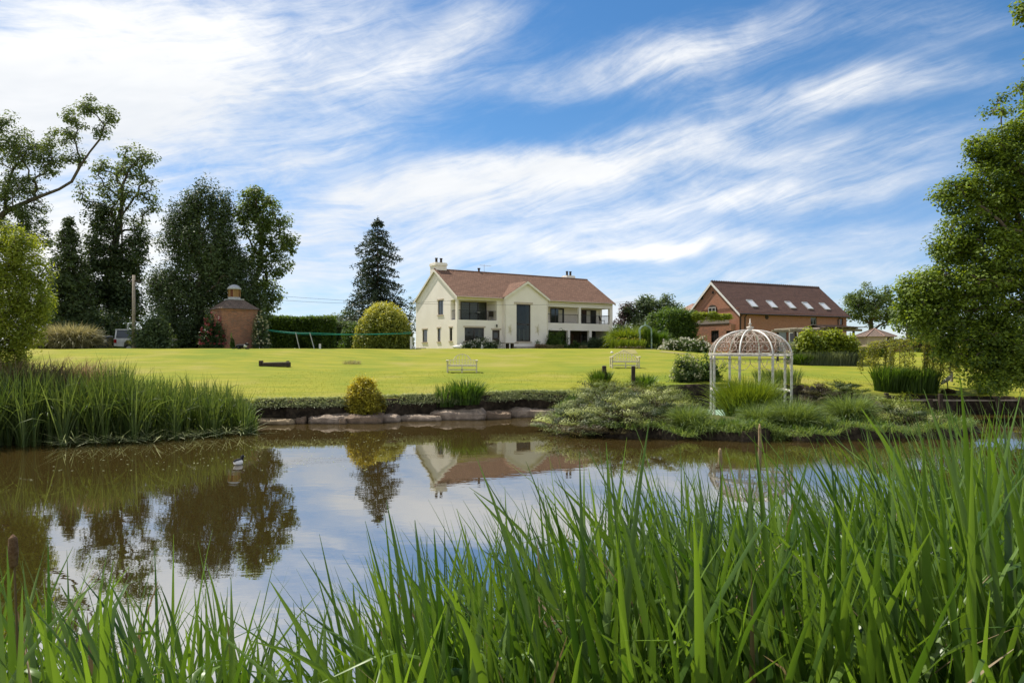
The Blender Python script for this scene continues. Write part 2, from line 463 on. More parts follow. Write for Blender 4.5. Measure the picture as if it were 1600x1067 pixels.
def sdist(px, py, poly):
    """signed distance to a polygon, positive inside"""
    px = np.asarray(px, float); py = np.asarray(py, float)
    d2 = np.full(px.shape, 1e9); ins = np.zeros(px.shape, bool)
    n = len(poly)
    for i in range(n):
        ax, ay = poly[i]; bx, by = poly[(i + 1) % n]
        ex, ey = bx - ax, by - ay
        t = np.clip(((px - ax) * ex + (py - ay) * ey) / (ex * ex + ey * ey), 0, 1)
        d2 = np.minimum(d2, (px - ax - t * ex) ** 2 + (py - ay - t * ey) ** 2)
        c = (ay > py) != (by > py)
        with np.errstate(divide='ignore', invalid='ignore'):
            xi = (bx - ax) * (py - ay) / (by - ay if by != ay else 1e-9) + ax
        ins ^= c & (px < xi)
    d = np.sqrt(d2)
    return np.where(ins, d, -d)

def sstep(a, b, x):
    t = np.clip((x - a) / (b - a), 0, 1); return t * t * (3 - 2 * t)

def wob(x, y):
    return (np.sin(x * 1.9 + y * .7) * .09 + np.sin(x * 4.3 - y * 3.1 + 1) * .06 + np.sin(x * .8 + y * 2.7 + 2) * .08 + np.sin(x * 7.7 + y * 1.3) * .035 + np.sin(x * 11.3 - y * 9.1 + .5) * .03)

def land(x, y):
    x = np.asarray(x, float); y = np.asarray(y, float)
    yc = 52 + 12.5 * sstep(-22, -4, x) + 12 * sstep(9, 24, x)
    t = np.clip((y - 28) / (yc - 28), 0, 1)
    t = np.where(t < .82, t * 1.06, .8692 + (1 - .8692) * (1 - (1 - np.clip((t - .82) / .18, 0, 1)) ** 1.7))
    base = .90 + .42 * sstep(15, 5, y) - .22 * sstep(15, 19, x) * sstep(24, 28, y) * sstep(36, 31, y)
    top = 2.97 - .30 * sstep(9, 26, x)
    h = base + (top - base) * t
    pen = sstep(.5, 2.2, x) * sstep(18.0, 16.5, x) * sstep(20.0, 21.0, y)
    lw = .31 + .10 * np.sin(x * 1.7 + 1) + .07 * np.sin(x * 4.1 + y * 2.0)
    low = lw + (h - lw) * sstep(25.5, 32, y)
    h = h * (1 - pen) + low * pen
    return h + .012 * np.sin(x * .9) * np.sin(y * .7)

def pond_sd(x, y):
    return np.maximum(sdist(x, y, POND), sdist(x, y, POOL))

def ground_z(x, y):
    x = np.atleast_1d(np.asarray(x, float)); y = np.atleast_1d(np.asarray(y, float))
    sd = pond_sd(x, y) + wob(x, y)
    l = land(x, y)
    k = sstep(-.08, .22, sd)
    return l * (1 - k) + (-.75) * k
def gz(x, y): return float(ground_z(x, y)[0])

gx = np.concatenate([[-3000, -1200, -500, -240], np.arange(-140, -40, 8), np.arange(-40, -24, 1.6), np.arange(-24, 29, .14), np.arange(29, 60, 1.2), np.arange(60, 150, 8), [240, 500, 1200, 3000]])
gy = np.concatenate([[-300, -60, -20, -8, -3], np.arange(0, 20, .25), np.arange(20, 35, .1), np.arange(35, 37, .25), np.arange(37, 90, .8), np.arange(90, 160, 6), [200, 320, 600, 1300, 3000]])
XX, YY = np.meshgrid(gx, gy)
zz = ground_z(XX.ravel(), YY.ravel())
nx_, ny_ = len(gx), len(gy)
ii = np.arange(ny_ - 1)[:, None] * nx_ + np.arange(nx_ - 1)[None]
quads = np.stack([ii, ii + 1, ii + 1 + nx_, ii + nx_], -1).reshape(-1, 4)

m, q, b = new_mat('lawn_and_bank')
t = q.n('ShaderNodeTexCoord'); ge = q.n('ShaderNodeNewGeometry')
sn = q.n('ShaderNodeSeparateXYZ'); q.nt.links.new(ge.outputs['True Normal'], sn.inputs[0])
mp = q.n('ShaderNodeMapping'); mp.inputs['Scale'].default_value = (.28, 1.0, 1.0); mp.inputs['Rotation'].default_value = (0, 0, R(-4))
q.nt.links.new(t.outputs['Object'], mp.inputs[0])
streak = q.noise(mp.outputs[0], 1.1, 6, .62)
patch = q.noise(t.outputs['Object'], .22, 5, .6)
fine = q.noise(t.outputs['Object'], 14, 4, .7)
wv = q.n('ShaderNodeTexWave', wave_type='BANDS', bands_direction='Y'); q.nt.links.new(mp.outputs[0], wv.inputs['Vector'])
wv.inputs['Scale'].default_value = .42; wv.inputs['Distortion'].default_value = 1.2; wv.inputs['Detail'].default_value = 2
gcol = q.mix(q.step(streak, .33, .68), c4((.172, .190, .012)), c4((.272, .250, .021)))
gcol = q.mix(q.m('MULTIPLY', q.step(patch, .5, .72), .7), gcol, c4((.30, .245, .07)))
gcol = q.mix(q.m('MULTIPLY', q.step(patch, .52, .30), .75), gcol, c4((.115, .17, .012)))
gcol = q.mix(q.m('MULTIPLY', wv.outputs['Fac'], .34), gcol, c4((.15, .19, .010)))
gcol = q.mix(q.m('MULTIPLY', q.step(fine, .5, .8), .5), gcol, c4((.11, .14, .012)))
atw = q.n('ShaderNodeAttribute'); atw.attribute_name = 'wild'
gcol = q.mix(q.m('MULTIPLY', atw.outputs['Fac'], .92), gcol, q.mix(q.step(streak, .35, .65), c4((.035, .045, .014)), c4((.07, .075, .024))))
soil = q.mix(q.step(q.noise(t.outputs['Object'], 5, 5, .65), .35, .7), c4((.018, .013, .009)), c4((.06, .045, .03)))
atb = q.n('ShaderNodeAttribute'); atb.attribute_name = 'bank'
steep = q.step(q.m('ADD', atb.outputs['Fac'], q.m('MULTIPLY', q.m('SUBTRACT', q.noise(t.outputs['Object'], 6, 4, .6), .5), .35)), .35, .6)
q.put(b.inputs['Base Color'], q.mix(steep, gcol, soil))
b.inputs['Roughness'].default_value = .9; b.inputs['Specular IOR Level'].default_value = .15
bp = q.n('ShaderNodeBump'); bp.inputs['Strength'].default_value = .5; bp.inputs['Distance'].default_value = .03
q.put(bp.inputs['Height'], q.noise(t.outputs['Object'], 22, 5, .7)); q.put(b.inputs['Normal'], bp.outputs[0])
M['lawn'] = m
lawn = np_obj('lawn', np.stack([XX.ravel(), YY.ravel(), zz], 1), quads, m, smooth=True)
at_ = lawn.data.attributes.new('bank', 'FLOAT', 'POINT')
at_.data.foreach_set('value', sstep(-.26, .02, pond_sd(XX.ravel(), YY.ravel()) + wob(XX.ravel(), YY.ravel())).astype(np.float32))
at_ = lawn.data.attributes.new('wild', 'FLOAT', 'POINT')
xs_, ys_ = XX.ravel(), YY.ravel()
at_.data.foreach_set('value', (sstep(.5, 2.2, xs_) * sstep(18.5, 16.8, xs_) * sstep(32.5, 29.5, ys_) * sstep(19, 20.5, ys_)).astype(np.float32))
tag(lawn, kind='structure')

# water: turbid brown below, mirror above
m, q, b = new_mat('pond_water')
t = q.n('ShaderNodeTexCoord')
b.inputs['Base Color'].default_value = (.040, .027, .008, 1)
b.inputs['Roughness'].default_value = .9; b.inputs['Specular IOR Level'].default_value = 0
gl = q.n('ShaderNodeBsdfGlossy'); gl.inputs['Roughness'].default_value = .012; gl.inputs['Color'].default_value = (.97, .97, .96, 1)
fr = q.n('ShaderNodeFresnel'); fr.inputs['IOR'].default_value = 11.0
mp = q.n('ShaderNodeMapping'); mp.inputs['Scale'].default_value = (.45, 1.0, 1.0)
q.nt.links.new(t.outputs['Object'], mp.inputs[0])
w1 = q.noise(mp.outputs[0], 2.6, 3, .5, .4)
w2 = q.noise(mp.outputs[0], .55, 3, .5, .3)
w3 = q.noise(t.outputs['Object'], 9, 2, .5)
hh = q.m('ADD', q.m('MULTIPLY', w1, .5), q.m('ADD', q.m('MULTIPLY', w2, 1.2), q.m('MULTIPLY', w3, .06)))
bp = q.n('ShaderNodeBump'); bp.inputs['Strength'].default_value = .009; bp.inputs['Distance'].default_value = .25
q.put(bp.inputs['Height'], hh)
q.put(gl.inputs['Normal'], bp.outputs[0])
mx = q.n('ShaderNodeMixShader')
q.put(mx.inputs[0], fr.outputs[0])
q.nt.links.new(b.outputs[0], mx.inputs[1]); q.nt.links.new(gl.outputs[0], mx.inputs[2])
out = [n for n in q.nt.nodes if n.type == 'OUTPUT_MATERIAL'][0]
q.nt.links.new(mx.outputs[0], out.inputs[0])
tag(np_obj('water', [(-23, 2, 0), (28.5, 2, 0), (28.5, 35, 0), (-23, 35, 0)], np.array([[0, 1, 2, 3]]), m), kind='structure')

# ------------------------------------------------------------------ buildings
def slope(mb, e0, e1, r1, r0, rows, step=.028):
    """a tiled slope from eave edge e0-e1 up to ridge edge r0-r1, each course lapping the one below"""
    e0, e1, r0, r1 = map(Vector, (e0, e1, r0, r1))
    n = (e1 - e0).cross(r0 - e0).normalized()
    if n.z < 0: n = -n
    for i in range(rows):
        a, c = i / rows, (i + 1) / rows
        a0, a1 = e0.lerp(r0, a), e1.lerp(r1, a)
        c0, c1 = e0.lerp(r0, c + .25 / rows if i < rows - 1 else c), e1.lerp(r1, c + .25 / rows if i < rows - 1 else c)
        mb.add([a0, a1, a1 + n * step, a0 + n * step, c0, c1, c1 + n * .004, c0 + n * .004],
               [(0, 1, 2, 3), (3, 2, 6, 7), (0, 3, 7, 4), (1, 5, 6, 2)])
    return mb

def panel(mb, us, vs, holes, t0, t1, fn, top=True):
    """an upright slab with openings; fn maps (along, height, depth) to a point"""
    us = sorted(set([round(u, 4) for u in us] + [round(h[i], 4) for h in holes for i in (0, 1)]))
    vs = sorted(set([round(u, 4) for u in vs] + [round(h[i], 4) for h in holes for i in (2, 3)]))
    def solid(i, j):
        if not (0 <= i < len(us) - 1 and 0 <= j < len(vs) - 1): return False
        u, v = (us[i] + us[i + 1]) / 2, (vs[j] + vs[j + 1]) / 2
        return not any(h[0] < u < h[1] and h[2] < v < h[3] for h in holes)
    for i in range(len(us) - 1):
        for j in range(len(vs) - 1):
            if not solid(i, j): continue
            a, c, d, e = us[i], us[i + 1], vs[j], vs[j + 1]
            A = [fn(a, d, t0), fn(c, d, t0), fn(c, e, t0), fn(a, e, t0), fn(a, d, t1), fn(c, d, t1), fn(c, e, t1), fn(a, e, t1)]
            fs = [(0, 1, 2, 3), (7, 6, 5, 4)]
            if not solid(i, j - 1): fs.append((0, 4, 5, 1))
            if not solid(i, j + 1) and (top or j < len(vs) - 2): fs.append((3, 2, 6, 7))
            if not solid(i - 1, j): fs.append((0, 3, 7, 4))
            if not solid(i + 1, j): fs.append((1, 5, 6, 2))
            mb.add(A, fs)
    return mb

def window(parent, fn, a0, a1, z0, z1, depth, frame, glass, cols=1, rows=1, bar=.06, name='window', inset=.05, split=None):
    """frame with panes; fn(along, height, depth); the pane objects are children of the frame"""
    mb = MB()
    def bx(u0, u1, v0, v1, d0, d1):
        mb.hexa([fn(u0, v0, d0), fn(u1, v0, d0), fn(u1, v0, d1), fn(u0, v0, d1), fn(u0, v1, d0), fn(u1, v1, d0), fn(u1, v1, d1), fn(u0, v1, d1)])
    d0, d1 = depth, depth + inset
    bx(a0, a1, z0, z0 + bar, d0, d1); bx(a0, a1, z1 - bar, z1, d0, d1)
    bx(a0, a0 + bar, z0 + bar, z1 - bar, d0, d1); bx(a1 - bar, a1, z0 + bar, z1 - bar, d0, d1)
    us = [a0 + bar + (a1 - a0 - 2 * bar) * i / cols for i in range(cols + 1)]
    vs = [z0 + bar] + [z0 + (z1 - z0) * s for s in (split or [])] + [z1 - bar]
    if not split: vs = [z0 + bar + (z1 - z0 - 2 * bar) * i / rows for i in range(rows + 1)]
    for u in us[1:-1]: bx(u - bar / 2, u + bar / 2, z0 + bar, z1 - bar, d0 + .004, d1 - .004)
    for v_ in vs[1:-1]: bx(a0 + bar, a1 - bar, v_ - bar / 2, v_ + bar / 2, d0 + .006, d1 - .006)
    w = mb.build(name, frame, parent)
    for i in range(len(us) - 1):
        for j in range(len(vs) - 1):
            p = MB(); dm = (d0 + d1) / 2
            p.hexa([fn(us[i], vs[j], dm - .008), fn(us[i + 1], vs[j], dm - .008), fn(us[i + 1], vs[j], dm + .008), fn(us[i], vs[j], dm + .008),
                    fn(us[i], vs[j + 1], dm - .008), fn(us[i + 1], vs[j + 1], dm - .008), fn(us[i + 1], vs[j + 1], dm + .008), fn(us[i], vs[j + 1], dm + .008)])
            p.build('pane', glass, w)
    return w

def one(parent, name, mat, x0, x1, y0, y1, z0, z1, bevel=0):
    return MB().box(min(x0, x1), max(x0, x1), min(y0, y1), max(y0, y1), min(z0, z1), max(z0, z1)).build(name, mat, parent, bevel=bevel)

# ---- the cream house: s runs along the front, w goes back from it
HX, HYY, HG = -5.4, 67.0, 2.95
HU, HV = Vector((.84, .5426)), Vector((-.5426, .84))
HANG = math.atan2(HU.y, HU.x)
def hs_(px, w=0.0):
    k = (px - 800) / F
    return (k * (HYY + HV.y * w) - HX - HV.x * w) / (HU.x - k * HU.y)
def hz_(py, s, w=0.0):
    return Z(py, HYY + HU.y * s + HV.y * w) - HG
def hw_(px):
    k = (px - 800) / F
    return (k * HYY - HX) / (HV.x - k * HV.y)
house = thing('house', 'long cream rendered house with a brown tiled roof and two recessed balconies', 'house', (HX, HYY, HG), HANG)
L_, W_, EZ, RZ = 20.1, 9.5, 5.32, 8.27
front = lambda a, z, d: (a, d, z)
gable = lambda a, z, d: (d, a, z)          # depth runs inwards from the left gable
B0, B1 = hs_(784.7), hs_(851.5)
Zb0, Zb1 = 2.87, 4.86                      # balcony floor top and opening head
lo = [(hs_(716.5), hs_(776.4), Zb0, Zb1)]
zr1 = hz_(479, 12)
ro = [(hs_(856), hs_(904.8), Zb0 - .08, zr1), (hs_(907.6), hs_(953), Zb0 - .08, zr1)]
bigw = (hs_(726), hs_(756.6), hz_(532.6, 1.5), hz_(511.8, 1.5))
door = (hs_(769.2), hs_(781), .08, hz_(515.6, 4.6))
gl_ = [(hs_(857), hs_(887.6), .02, hz_(516.5, 13)), (hs_(890.8), hs_(920.8), .02, hz_(516.8, 16)), (hs_(924.6), hs_(951.5), .02, hz_(517.5, 19))]
twh = (hs_(807, -.5) + .02, hs_(829.2, -.5) - .02, hz_(533.5, (B0 + B1) / 2, -.5) + .02, hz_(475.8, (B0 + B1) / 2, -.5) - .02)
wall = MB()
panel(wall, [0, L_], [-.3, EZ], lo + ro + [bigw, door, twh] + gl_, 0, .34, front)
wall.build('wall', M['render'], house)
# left gable wall, its balcony opening at the front corner
gw = MB()
gb = [(hw_(711.6), hw_(704), Zb0, Zb1)]
gwin_up = (hw_(692.4), hw_(684), hz_(491.6, 0, 3.4), hz_(469, 0, 3.4))
gwin = [(hw_(b_), hw_(a_), hz_(y1, 0, w_), hz_(y0, 0, w_)) for a_, b_, y0, y1, w_ in ((660, 667.5, 515, 534.5, 7.3), (683.5, 688.2, 513, 533.5, 3.8), (702.2, 706.6, 512, 532.6, 1.4))]
panel(gw, [.34, W_], [-.3, EZ], [(max(g_[0], .34), g_[1], g_[2], g_[3]) for g_ in gb] + [gwin_up] + gwin, 0, .34, gable, top=False)
ap = W_ / 2
gw.add([(0, 0, EZ), (0, W_, EZ), (0, ap, RZ - .06), (.34, 0, EZ), (.34, W_, EZ), (.34, ap, RZ - .06)], [(0, 2, 1), (3, 4, 5), (0, 3, 5, 2), (1, 2, 5, 4)])
gw.build('wall', M['render'], house)
# right gable, with an open end to the upper balcony
rw = MB()
panel(rw, [.34, W_], [-.3, EZ], [(.42, 1.85, Zb0 - .08, zr1)], L_ - .34, L_, gable, top=False)
rw.add([(L_ - .34, 0, EZ), (L_ - .34, W_, EZ), (L_ - .34, ap, RZ - .06), (L_, 0, EZ), (L_, W_, EZ), (L_, ap, RZ - .06)], [(0, 2, 1), (3, 4, 5), (0, 3, 5, 2), (1, 2, 5, 4)])
rw.build('wall', M['render'], house)
one(house, 'wall', M['render'], .34, L_ - .34, W_ - .34, W_, -.3, EZ)
# projecting bay with the tall window
AP = (B0 + B1) / 2; AZ = hz_(439.8, AP, -.5)
tw = (hs_(807, -.5), hs_(829.2, -.5), hz_(533.5, AP, -.5), hz_(475.8, AP, -.5))
bw = MB()
panel(bw, [B0, B1], [-.3, EZ], [tw], -.5, -.01, front, top=False)
bw.add([(B0, -.5, EZ), (B1, -.5, EZ), (AP, -.5, AZ - .1), (B0, -.16, EZ), (B1, -.16, EZ), (AP, -.16, AZ - .1)], [(0, 1, 2), (3, 5, 4), (0, 2, 5, 3), (1, 4, 5, 2)])
bw.build('bay_wall', M['render'], house)
# recesses: floors, ceilings, back and side walls
x0, x1 = .34, lo[0][1]
one(house, 'recess_wall', M['render'], x0, x1 + .2, 1.9, 2.1, Zb0 + .004, Zb1 + .3)
one(house, 'recess_wall', M['render'], x1 + .004, x1 + .2, .344, 1.896, Zb0 + .004, Zb1 + .3)
one(house, 'recess_wall', M['render'], .345, x1, 1.86 - .003, 1.897, -.2, Zb0 - .25)
y0, y1 = ro[0][0], L_ - .345
one(house, 'recess_wall', M['render'], y0 - .2, y1, 1.9, 2.1, Zb0 - .07, zr1 + .3)
one(house, 'recess_wall', M['render'], y0 - .2, y0 - .004, .344, 1.896, Zb0 - .07, zr1 + .3)
one(house, 'recess_wall', M['render'], gl_[0][0] - .2, gl_[0][0] - .004, .344, 2.6, -.2, Zb0 - .4)
one(house, 'balcony_slab', M['render'], .345, x1, .345, 1.855, Zb0 - .24, Zb0 - .006); one(house, 'balcony_slab', M['render'], .345, x1, .345, 1.895, Zb1 + .05, Zb1 + .15)
one(house, 'balcony_slab', M['render'], y0, y1, .345, 1.895, Zb0 - .36, Zb0 - .086); one(house, 'balcony_slab', M['render'], y0, y1, .345, 1.895, zr1 + .05, zr1 + .15)
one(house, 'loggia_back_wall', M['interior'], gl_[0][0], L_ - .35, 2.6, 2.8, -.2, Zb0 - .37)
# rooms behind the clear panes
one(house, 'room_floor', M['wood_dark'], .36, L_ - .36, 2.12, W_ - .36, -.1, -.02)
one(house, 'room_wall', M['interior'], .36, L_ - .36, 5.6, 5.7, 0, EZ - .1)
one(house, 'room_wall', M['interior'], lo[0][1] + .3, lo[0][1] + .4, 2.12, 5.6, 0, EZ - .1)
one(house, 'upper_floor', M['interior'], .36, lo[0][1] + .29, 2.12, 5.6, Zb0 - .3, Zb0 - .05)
one(house, 'stair_landing', M['wood_grey'], B0 + .3, B1 - .3, 2.6, 3.4, 2.3, 2.5)
for k in range(12): one(house, 'stair_tread', M['wood_grey'], B0 + .6 + .26 * k, B0 + .84 + .26 * k, 2.0, 2.9, .15 + .19 * k, .2 + .19 * k)
for a0, a1, z0, z1 in ((bigw[0] + .05, bigw[0] + .42, bigw[2], bigw[3]), (bigw[1] - .42, bigw[1] - .05, bigw[2], bigw[3])):
    for k in range(4): one(house, 'curtain_and_glint', M['curtain_and_glint'], a0 + k * .09, a0 + k * .09 + .07, .40 + .02 * (k % 2), .43 + .02 * (k % 2), z0, z1)
for u_ in (.12, .5, .82): 
    one(house, 'curtain_and_glint', M['curtain_and_glint'], twh[0] + (twh[1] - twh[0]) * u_, twh[0] + (twh[1] - twh[0]) * u_ + .16, .40, .43, twh[2], twh[2] + 1.3)  # pale strips imitating reflections in the lower part of the tall window
a_ = hs_(741, 1.85)
for k in range(5): one(house, 'curtain_and_glint', M['curtain_and_glint'], a_ + k * .1, a_ + k * .1 + .08, 2.15, 2.18, Zb0 + .02, Zb1 - .1)
# windows
window(house, front, *bigw, .09, M['dark_frame'], M['clear'], cols=2, bar=.09)
window(house, front, *tw, -.42, M['dark_frame'], M['clear'], cols=1, bar=.10, split=[.46])
window(house, lambda a, z, d: (a, d, z), hs_(719.5, 1.85), hs_(760, 1.85), Zb0 + .01, Zb1 - .06, 1.80, M['dark_frame'], M['clear'], cols=3, bar=.08)
window(house, front, hs_(860, 1.85), hs_(881, 1.85), Zb0 - .05, zr1 - .03, 1.80, M['dark_frame'], M['glass'], cols=3, bar=.09)
window(house, front, hs_(908.5, 1.85), hs_(931, 1.85), Zb0 - .05, zr1 - .1, 1.80, M['dark_frame'], M['glass'], cols=3, bar=.09)
for a_, b_ in ((872, 878), (916, 922)):
    one(house, 'curtain_and_glint', M['curtain_and_glint'], hs_(a_, 1.85), hs_(b_, 1.85), 1.785, 1.795, Zb0 + .1, zr1 - .2)
for gq in gl_:
    window(house, front, gq[0] + .3, gq[1] - .2, .05, gq[3] - .25, 2.53, M['dark_frame'], M['glass'], cols=2, bar=.08)
window(house, gable, *gwin_up, .08, M['dark_frame'], M['glass'], cols=2, bar=.08)
for w_ in gwin: window(house, gable, *w_, .08, M['dark_frame'], M['glass'], cols=1, bar=.08)
# dressings over and under the openings
for a0, a1, z0, z1 in (bigw, door):
    one(house, 'lintel', M['stone_trim'], a0 - .15, a1 + .15, -.035, .05, z1 + .003, z1 + .17)
one(house, 'sill', M['stone_trim'], bigw[0] - .1, bigw[1] + .1, -.08, .08, bigw[2] - .1, bigw[2] - .003)
one(house, 'lintel', M['stone_trim'], tw[0] - .3, tw[1] + .25, -.535, -.4, tw[3] + .003, tw[3] + .22)
one(house, 'sill', M['stone_trim'], tw[0] - .1, tw[1] + .1, -.58, -.4, tw[2] - .12, tw[2] - .003)
for a0, a1, z0, z1 in [gwin_up] + gwin:
    one(house, 'lintel', M['stone_trim'], -.035, .05, a0 - .14, a1 + .14, z1 + .003, z1 + .15)
    one(house, 'sill', M['stone_trim'], -.07, .07, a0 - .1, a1 + .1, z0 - .11, z0 - .003)
# door
dr = one(house, 'door', M['dark_frame'], door[0], door[1], .10, .16, door[2], door[3])
one(dr, 'door_pane', M['glass'], door[0] + .2, door[1] - .2, .09, .098, 1.1, door[3] - .25)
MB().ball((door[1] - .12, .07, 1.05), .035, 8, 5).build('handle', M['lead'], dr)
# roof
OH = .32
roof = MB()
sl = (RZ - EZ) / ap
slope(roof, (-.16, -OH, EZ - OH * sl), (L_ + .16, -OH, EZ - OH * sl), (L_ + .16, ap, RZ), (-.16, ap, RZ), 21)
slope(roof, (L_ + .16, W_ + OH, EZ - OH * sl), (-.16, W_ + OH, EZ - OH * sl), (-.16, ap, RZ), (L_ + .16, ap, RZ), 21)
bk = (AZ - EZ) / sl + .05
bs = (AZ - EZ) / (AP - B0)
slope(roof, (B0 - .14, -.72, EZ - .14 * bs + .02), (B0 - .14, -.2, EZ - .14 * bs + .02), (AP, bk, AZ + .02), (AP, -.72, AZ + .02), 12, .022)
slope(roof, (B1 + .14, -.2, EZ - .14 * bs + .02), (B1 + .14, -.72, EZ - .14 * bs + .02), (AP, -.72, AZ + .02), (AP, bk, AZ + .02), 12, .022)
roof.build('roof', M['roof'], house)
rid = MB()
for i in range(44):
    a = -.16 + (L_ + .32) * i / 44
    rid.tube([(a, ap, RZ + .005), (a + (L_ + .32) / 44 - .012, ap, RZ + .005)], .10, 8)
rid.build('ridge_tiles', M['roof'], house)
# bargeboards, fascia, gutters
for sx in (-.19, L_ + .165):
    for y_a, y_b in ((-OH, ap), (W_ + OH, ap)):
        za, zb = EZ - OH * sl - .02, RZ - .02
        MB().extrude([(sx, y_a, za), (sx, y_b, zb), (sx, y_b, zb - .24), (sx, y_a, za - .22)], (.028, 0, 0)).build('bargeboard', M['trim'], house)
for xe in (B0 - .14, B1 + .14):
    za, zb = EZ - .14 * bs, AZ - .0
    MB().extrude([(xe, -.745, za), (AP, -.745, zb), (AP, -.745, zb - .25), (xe, -.745, za - .22)], (0, .024, 0)).build('bargeboard', M['trim'], house)
for a0, a1 in ((-.1, B0 - .02), (B1 + .02, L_ + .1)):
    one(house, 'fascia', M['trim'], a0, a1, -.06, -.004, EZ - .26, EZ)
for a0, a1 in ((-.1, B0 - .16), (B1 + .16, L_ + .1)):
    MB().tube([(a0, -OH - .06, EZ - OH * sl - .02), (a1, -OH - .06, EZ - OH * sl - .02)], .06, 6).build('gutter', M['stone_trim'], house)
for xe in (B0 + .05, B1 - .05):
    MB().tube([(xe, -.56, EZ - .05), (xe, -.56, -.1)], .04, 6).build('downpipe', M['trim'], house)
# chimneys
def chimney(x0, x1, y0, y1, zt, zb, pots):
    mb = MB().box(x0, x1, y0, y1, zb, zt - .32)
    mb.box(x0 - .07, x1 + .07, y0 - .07, y1 + .07, zt - .318, zt - .1); mb.box(x0 - .02, x1 + .02, y0 - .02, y1 + .02, zt - .098, zt)
    c = mb.build('chimney', M['render'], house)
    for px_, py_ in pots:
        MB().lathe([(.15, zt), (.13, zt + .1), (.12, zt + .42), (.16, zt + .44), (.16, zt + .52), (.1, zt + .52)], 10, (px_, py_, 0)).build('chimney_pot', M['wood_dark'], c)
    mb = MB().box(x0 - .03, x1 + .03, y0 - .03, y0 - .001, zb + .3, zb + .62).build('flashing', M['lead'], c)
chimney(-.004, 1.25, 4.6, 5.95, hz_(411, .4, 5.2), RZ - 1.0, [(.35, 5.2), (.9, 5.2)])
sx_ = 17.95
chimney(sx_ - .55, sx_ + .6, 5.05, 5.95, hz_(431, sx_, 5.4), RZ - .7, [(sx_ - .25, 5.4), (sx_ + .25, 5.4)])
sf = hs_(749, ap)
MB().lathe([(.11, RZ), (.11, RZ + .35), (.17, RZ + .36), (.17, RZ + .46)], 8, (sf, ap + .1, 0)).build('flue', M['wood_dark'], house)
sa = hs_(758, ap)
ae = MB().tube([(sa, ap + .2, RZ - .2), (sa, ap + .2, RZ + .9)], .02, 5); ae.tube([(sa - .6, ap + .2, RZ + .8), (sa + .9, ap + .2, RZ + .8)], .015, 5)
for k in range(7): ae.tube([(sa - .5 + .2 * k, ap, RZ + .8), (sa - .5 + .2 * k, ap + .4, RZ + .8)], .008, 4)
ae.build('aerial', M['lead'], house)
# railings
def railing(pts, z0, h):
    mb = MB()
    for i in range(len(pts) - 1):
        a, c = Vector(pts[i]), Vector(pts[i + 1]); n = max(2, int((c - a).length / .13))
        mb.bar((a.x, a.y, z0 + h), (c.x, c.y, z0 + h), .045); mb.bar((a.x, a.y, z0 + .08), (c.x, c.y, z0 + .08), .03)
        for k in range(n + 1):
            p = a.lerp(c, k / n); mb.bar((p.x, p.y, z0 + .08), (p.x, p.y, z0 + h), .016)
    return mb.build('railing', M['iron'], house)
railing([(lo[0][0], .17), (lo[0][1] - .01, .17)], Zb0, .95)
railing([(.17, max(gb[0][0], .36)), (.17, gb[0][1])], Zb0, .95)
for r_ in ro: railing([(r_[0] + .01, .17), (r_[1] - .01, .17)], Zb0 - .08, .95)
railing([(L_ - .17, .43), (L_ - .17, 1.84)], Zb0 - .08, .95)
# wall lanterns and the star-shaped wall ornaments
def lantern(x, y, z):
    mb = MB().box(x - .02, x + .02, y - .16, y, z + .1, z + .13)
    mb.lathe([(.05, -.16), (.09, .04), (.10, .05), (.02, .16)], 6, (x, y - .14, z)); mb.build('wall_lantern', M['iron'], house)
lantern(hs_(775.3), 0, door[3] + .42)
for px_ in (797, 840):
    s_ = hs_(px_, -.5); z_ = hz_(515, s_, -.5); mb = MB()
    for k in range(10):
        a = math.pi * 2 * k / 10; r_ = .62 if k % 2 == 0 else .4
        mb.bar((s_, -.52, z_), (s_ + math.cos(a) * r_ * .6, -.53, z_ + math.sin(a) * r_), .035, .02)
    mb.build('wall_ornament', M['teak'], house)
st = MB()
for k in range(3): st.box(tw[0] - .6 + .15 * k, tw[1] + .9 - .15 * k, -1.5 + .3 * k, -.504, -.3 + .18 * k + (.002 if k else 0), -.12 + .18 * k)
st.build('steps', M['paving'], house)
one(house, 'plinth', M['paving'], -.05, -.003, 7.0, 9.4, -.2, .12)
HM = house.matrix_world.copy()
def HP(s, w, z=0.0):
    return (HX + HU.x * s + HV.x * w, HYY + HU.y * s + HV.y * w, HG + z)

# ---- brick barn
BX, BY, BG = 23.3, 70.0, 2.55
BU, BV = Vector((.8945, .4472)), Vector((-.4472, .8945))
def bs_(px, w=0.0):
    k = (px - 800) / F
    return (k * (BY + BV.y * w) - BX - BV.x * w) / (BU.x - k * BU.y)
def bz_(py, s, w=0.0): return Z(py, BY + BU.y * s + BV.y * w) - BG
def bw_(px, s=0.0):
    k = (px - 800) / F
    return (k * (BY + BU.y * s) - BX - BU.x * s) / (BV.x - k * BV.y)
barn = thing('barn', 'converted red brick barn with five rooflights in its dark tiled roof', 'barn', (BX, BY, BG), math.atan2(BU.y, BU.x))
BL, BW, BE, BR = 16.3, 7.7, 4.25, 7.62
bap = BW / 2
bdoor = (bs_(1213), bs_(1231), -.1, bz_(517.5, 4.8))
bwin = (bs_(1266.6), bs_(1276.4), bz_(508, 9.6), BE - .38)
bwin2 = (bs_(1312), bs_(1317.5), bz_(508, 15), BE - .45)
mb = MB(); panel(mb, [0, BL], [-.8, BE], [bdoor, bwin, bwin2], 0, .3, front); mb.build('wall', M['brick'], barn)
mb = MB()
bg1 = (bw_(1119), bw_(1108), bz_(494, 0, 4), bz_(480.5, 0, 4)); bg2 = (bw_(1098), bw_(1089), bz_(494, 0, 6), bz_(485, 0, 6))
panel(mb, [.3, BW], [-.8, BE], [bg2], 0, .3, gable, top=False)
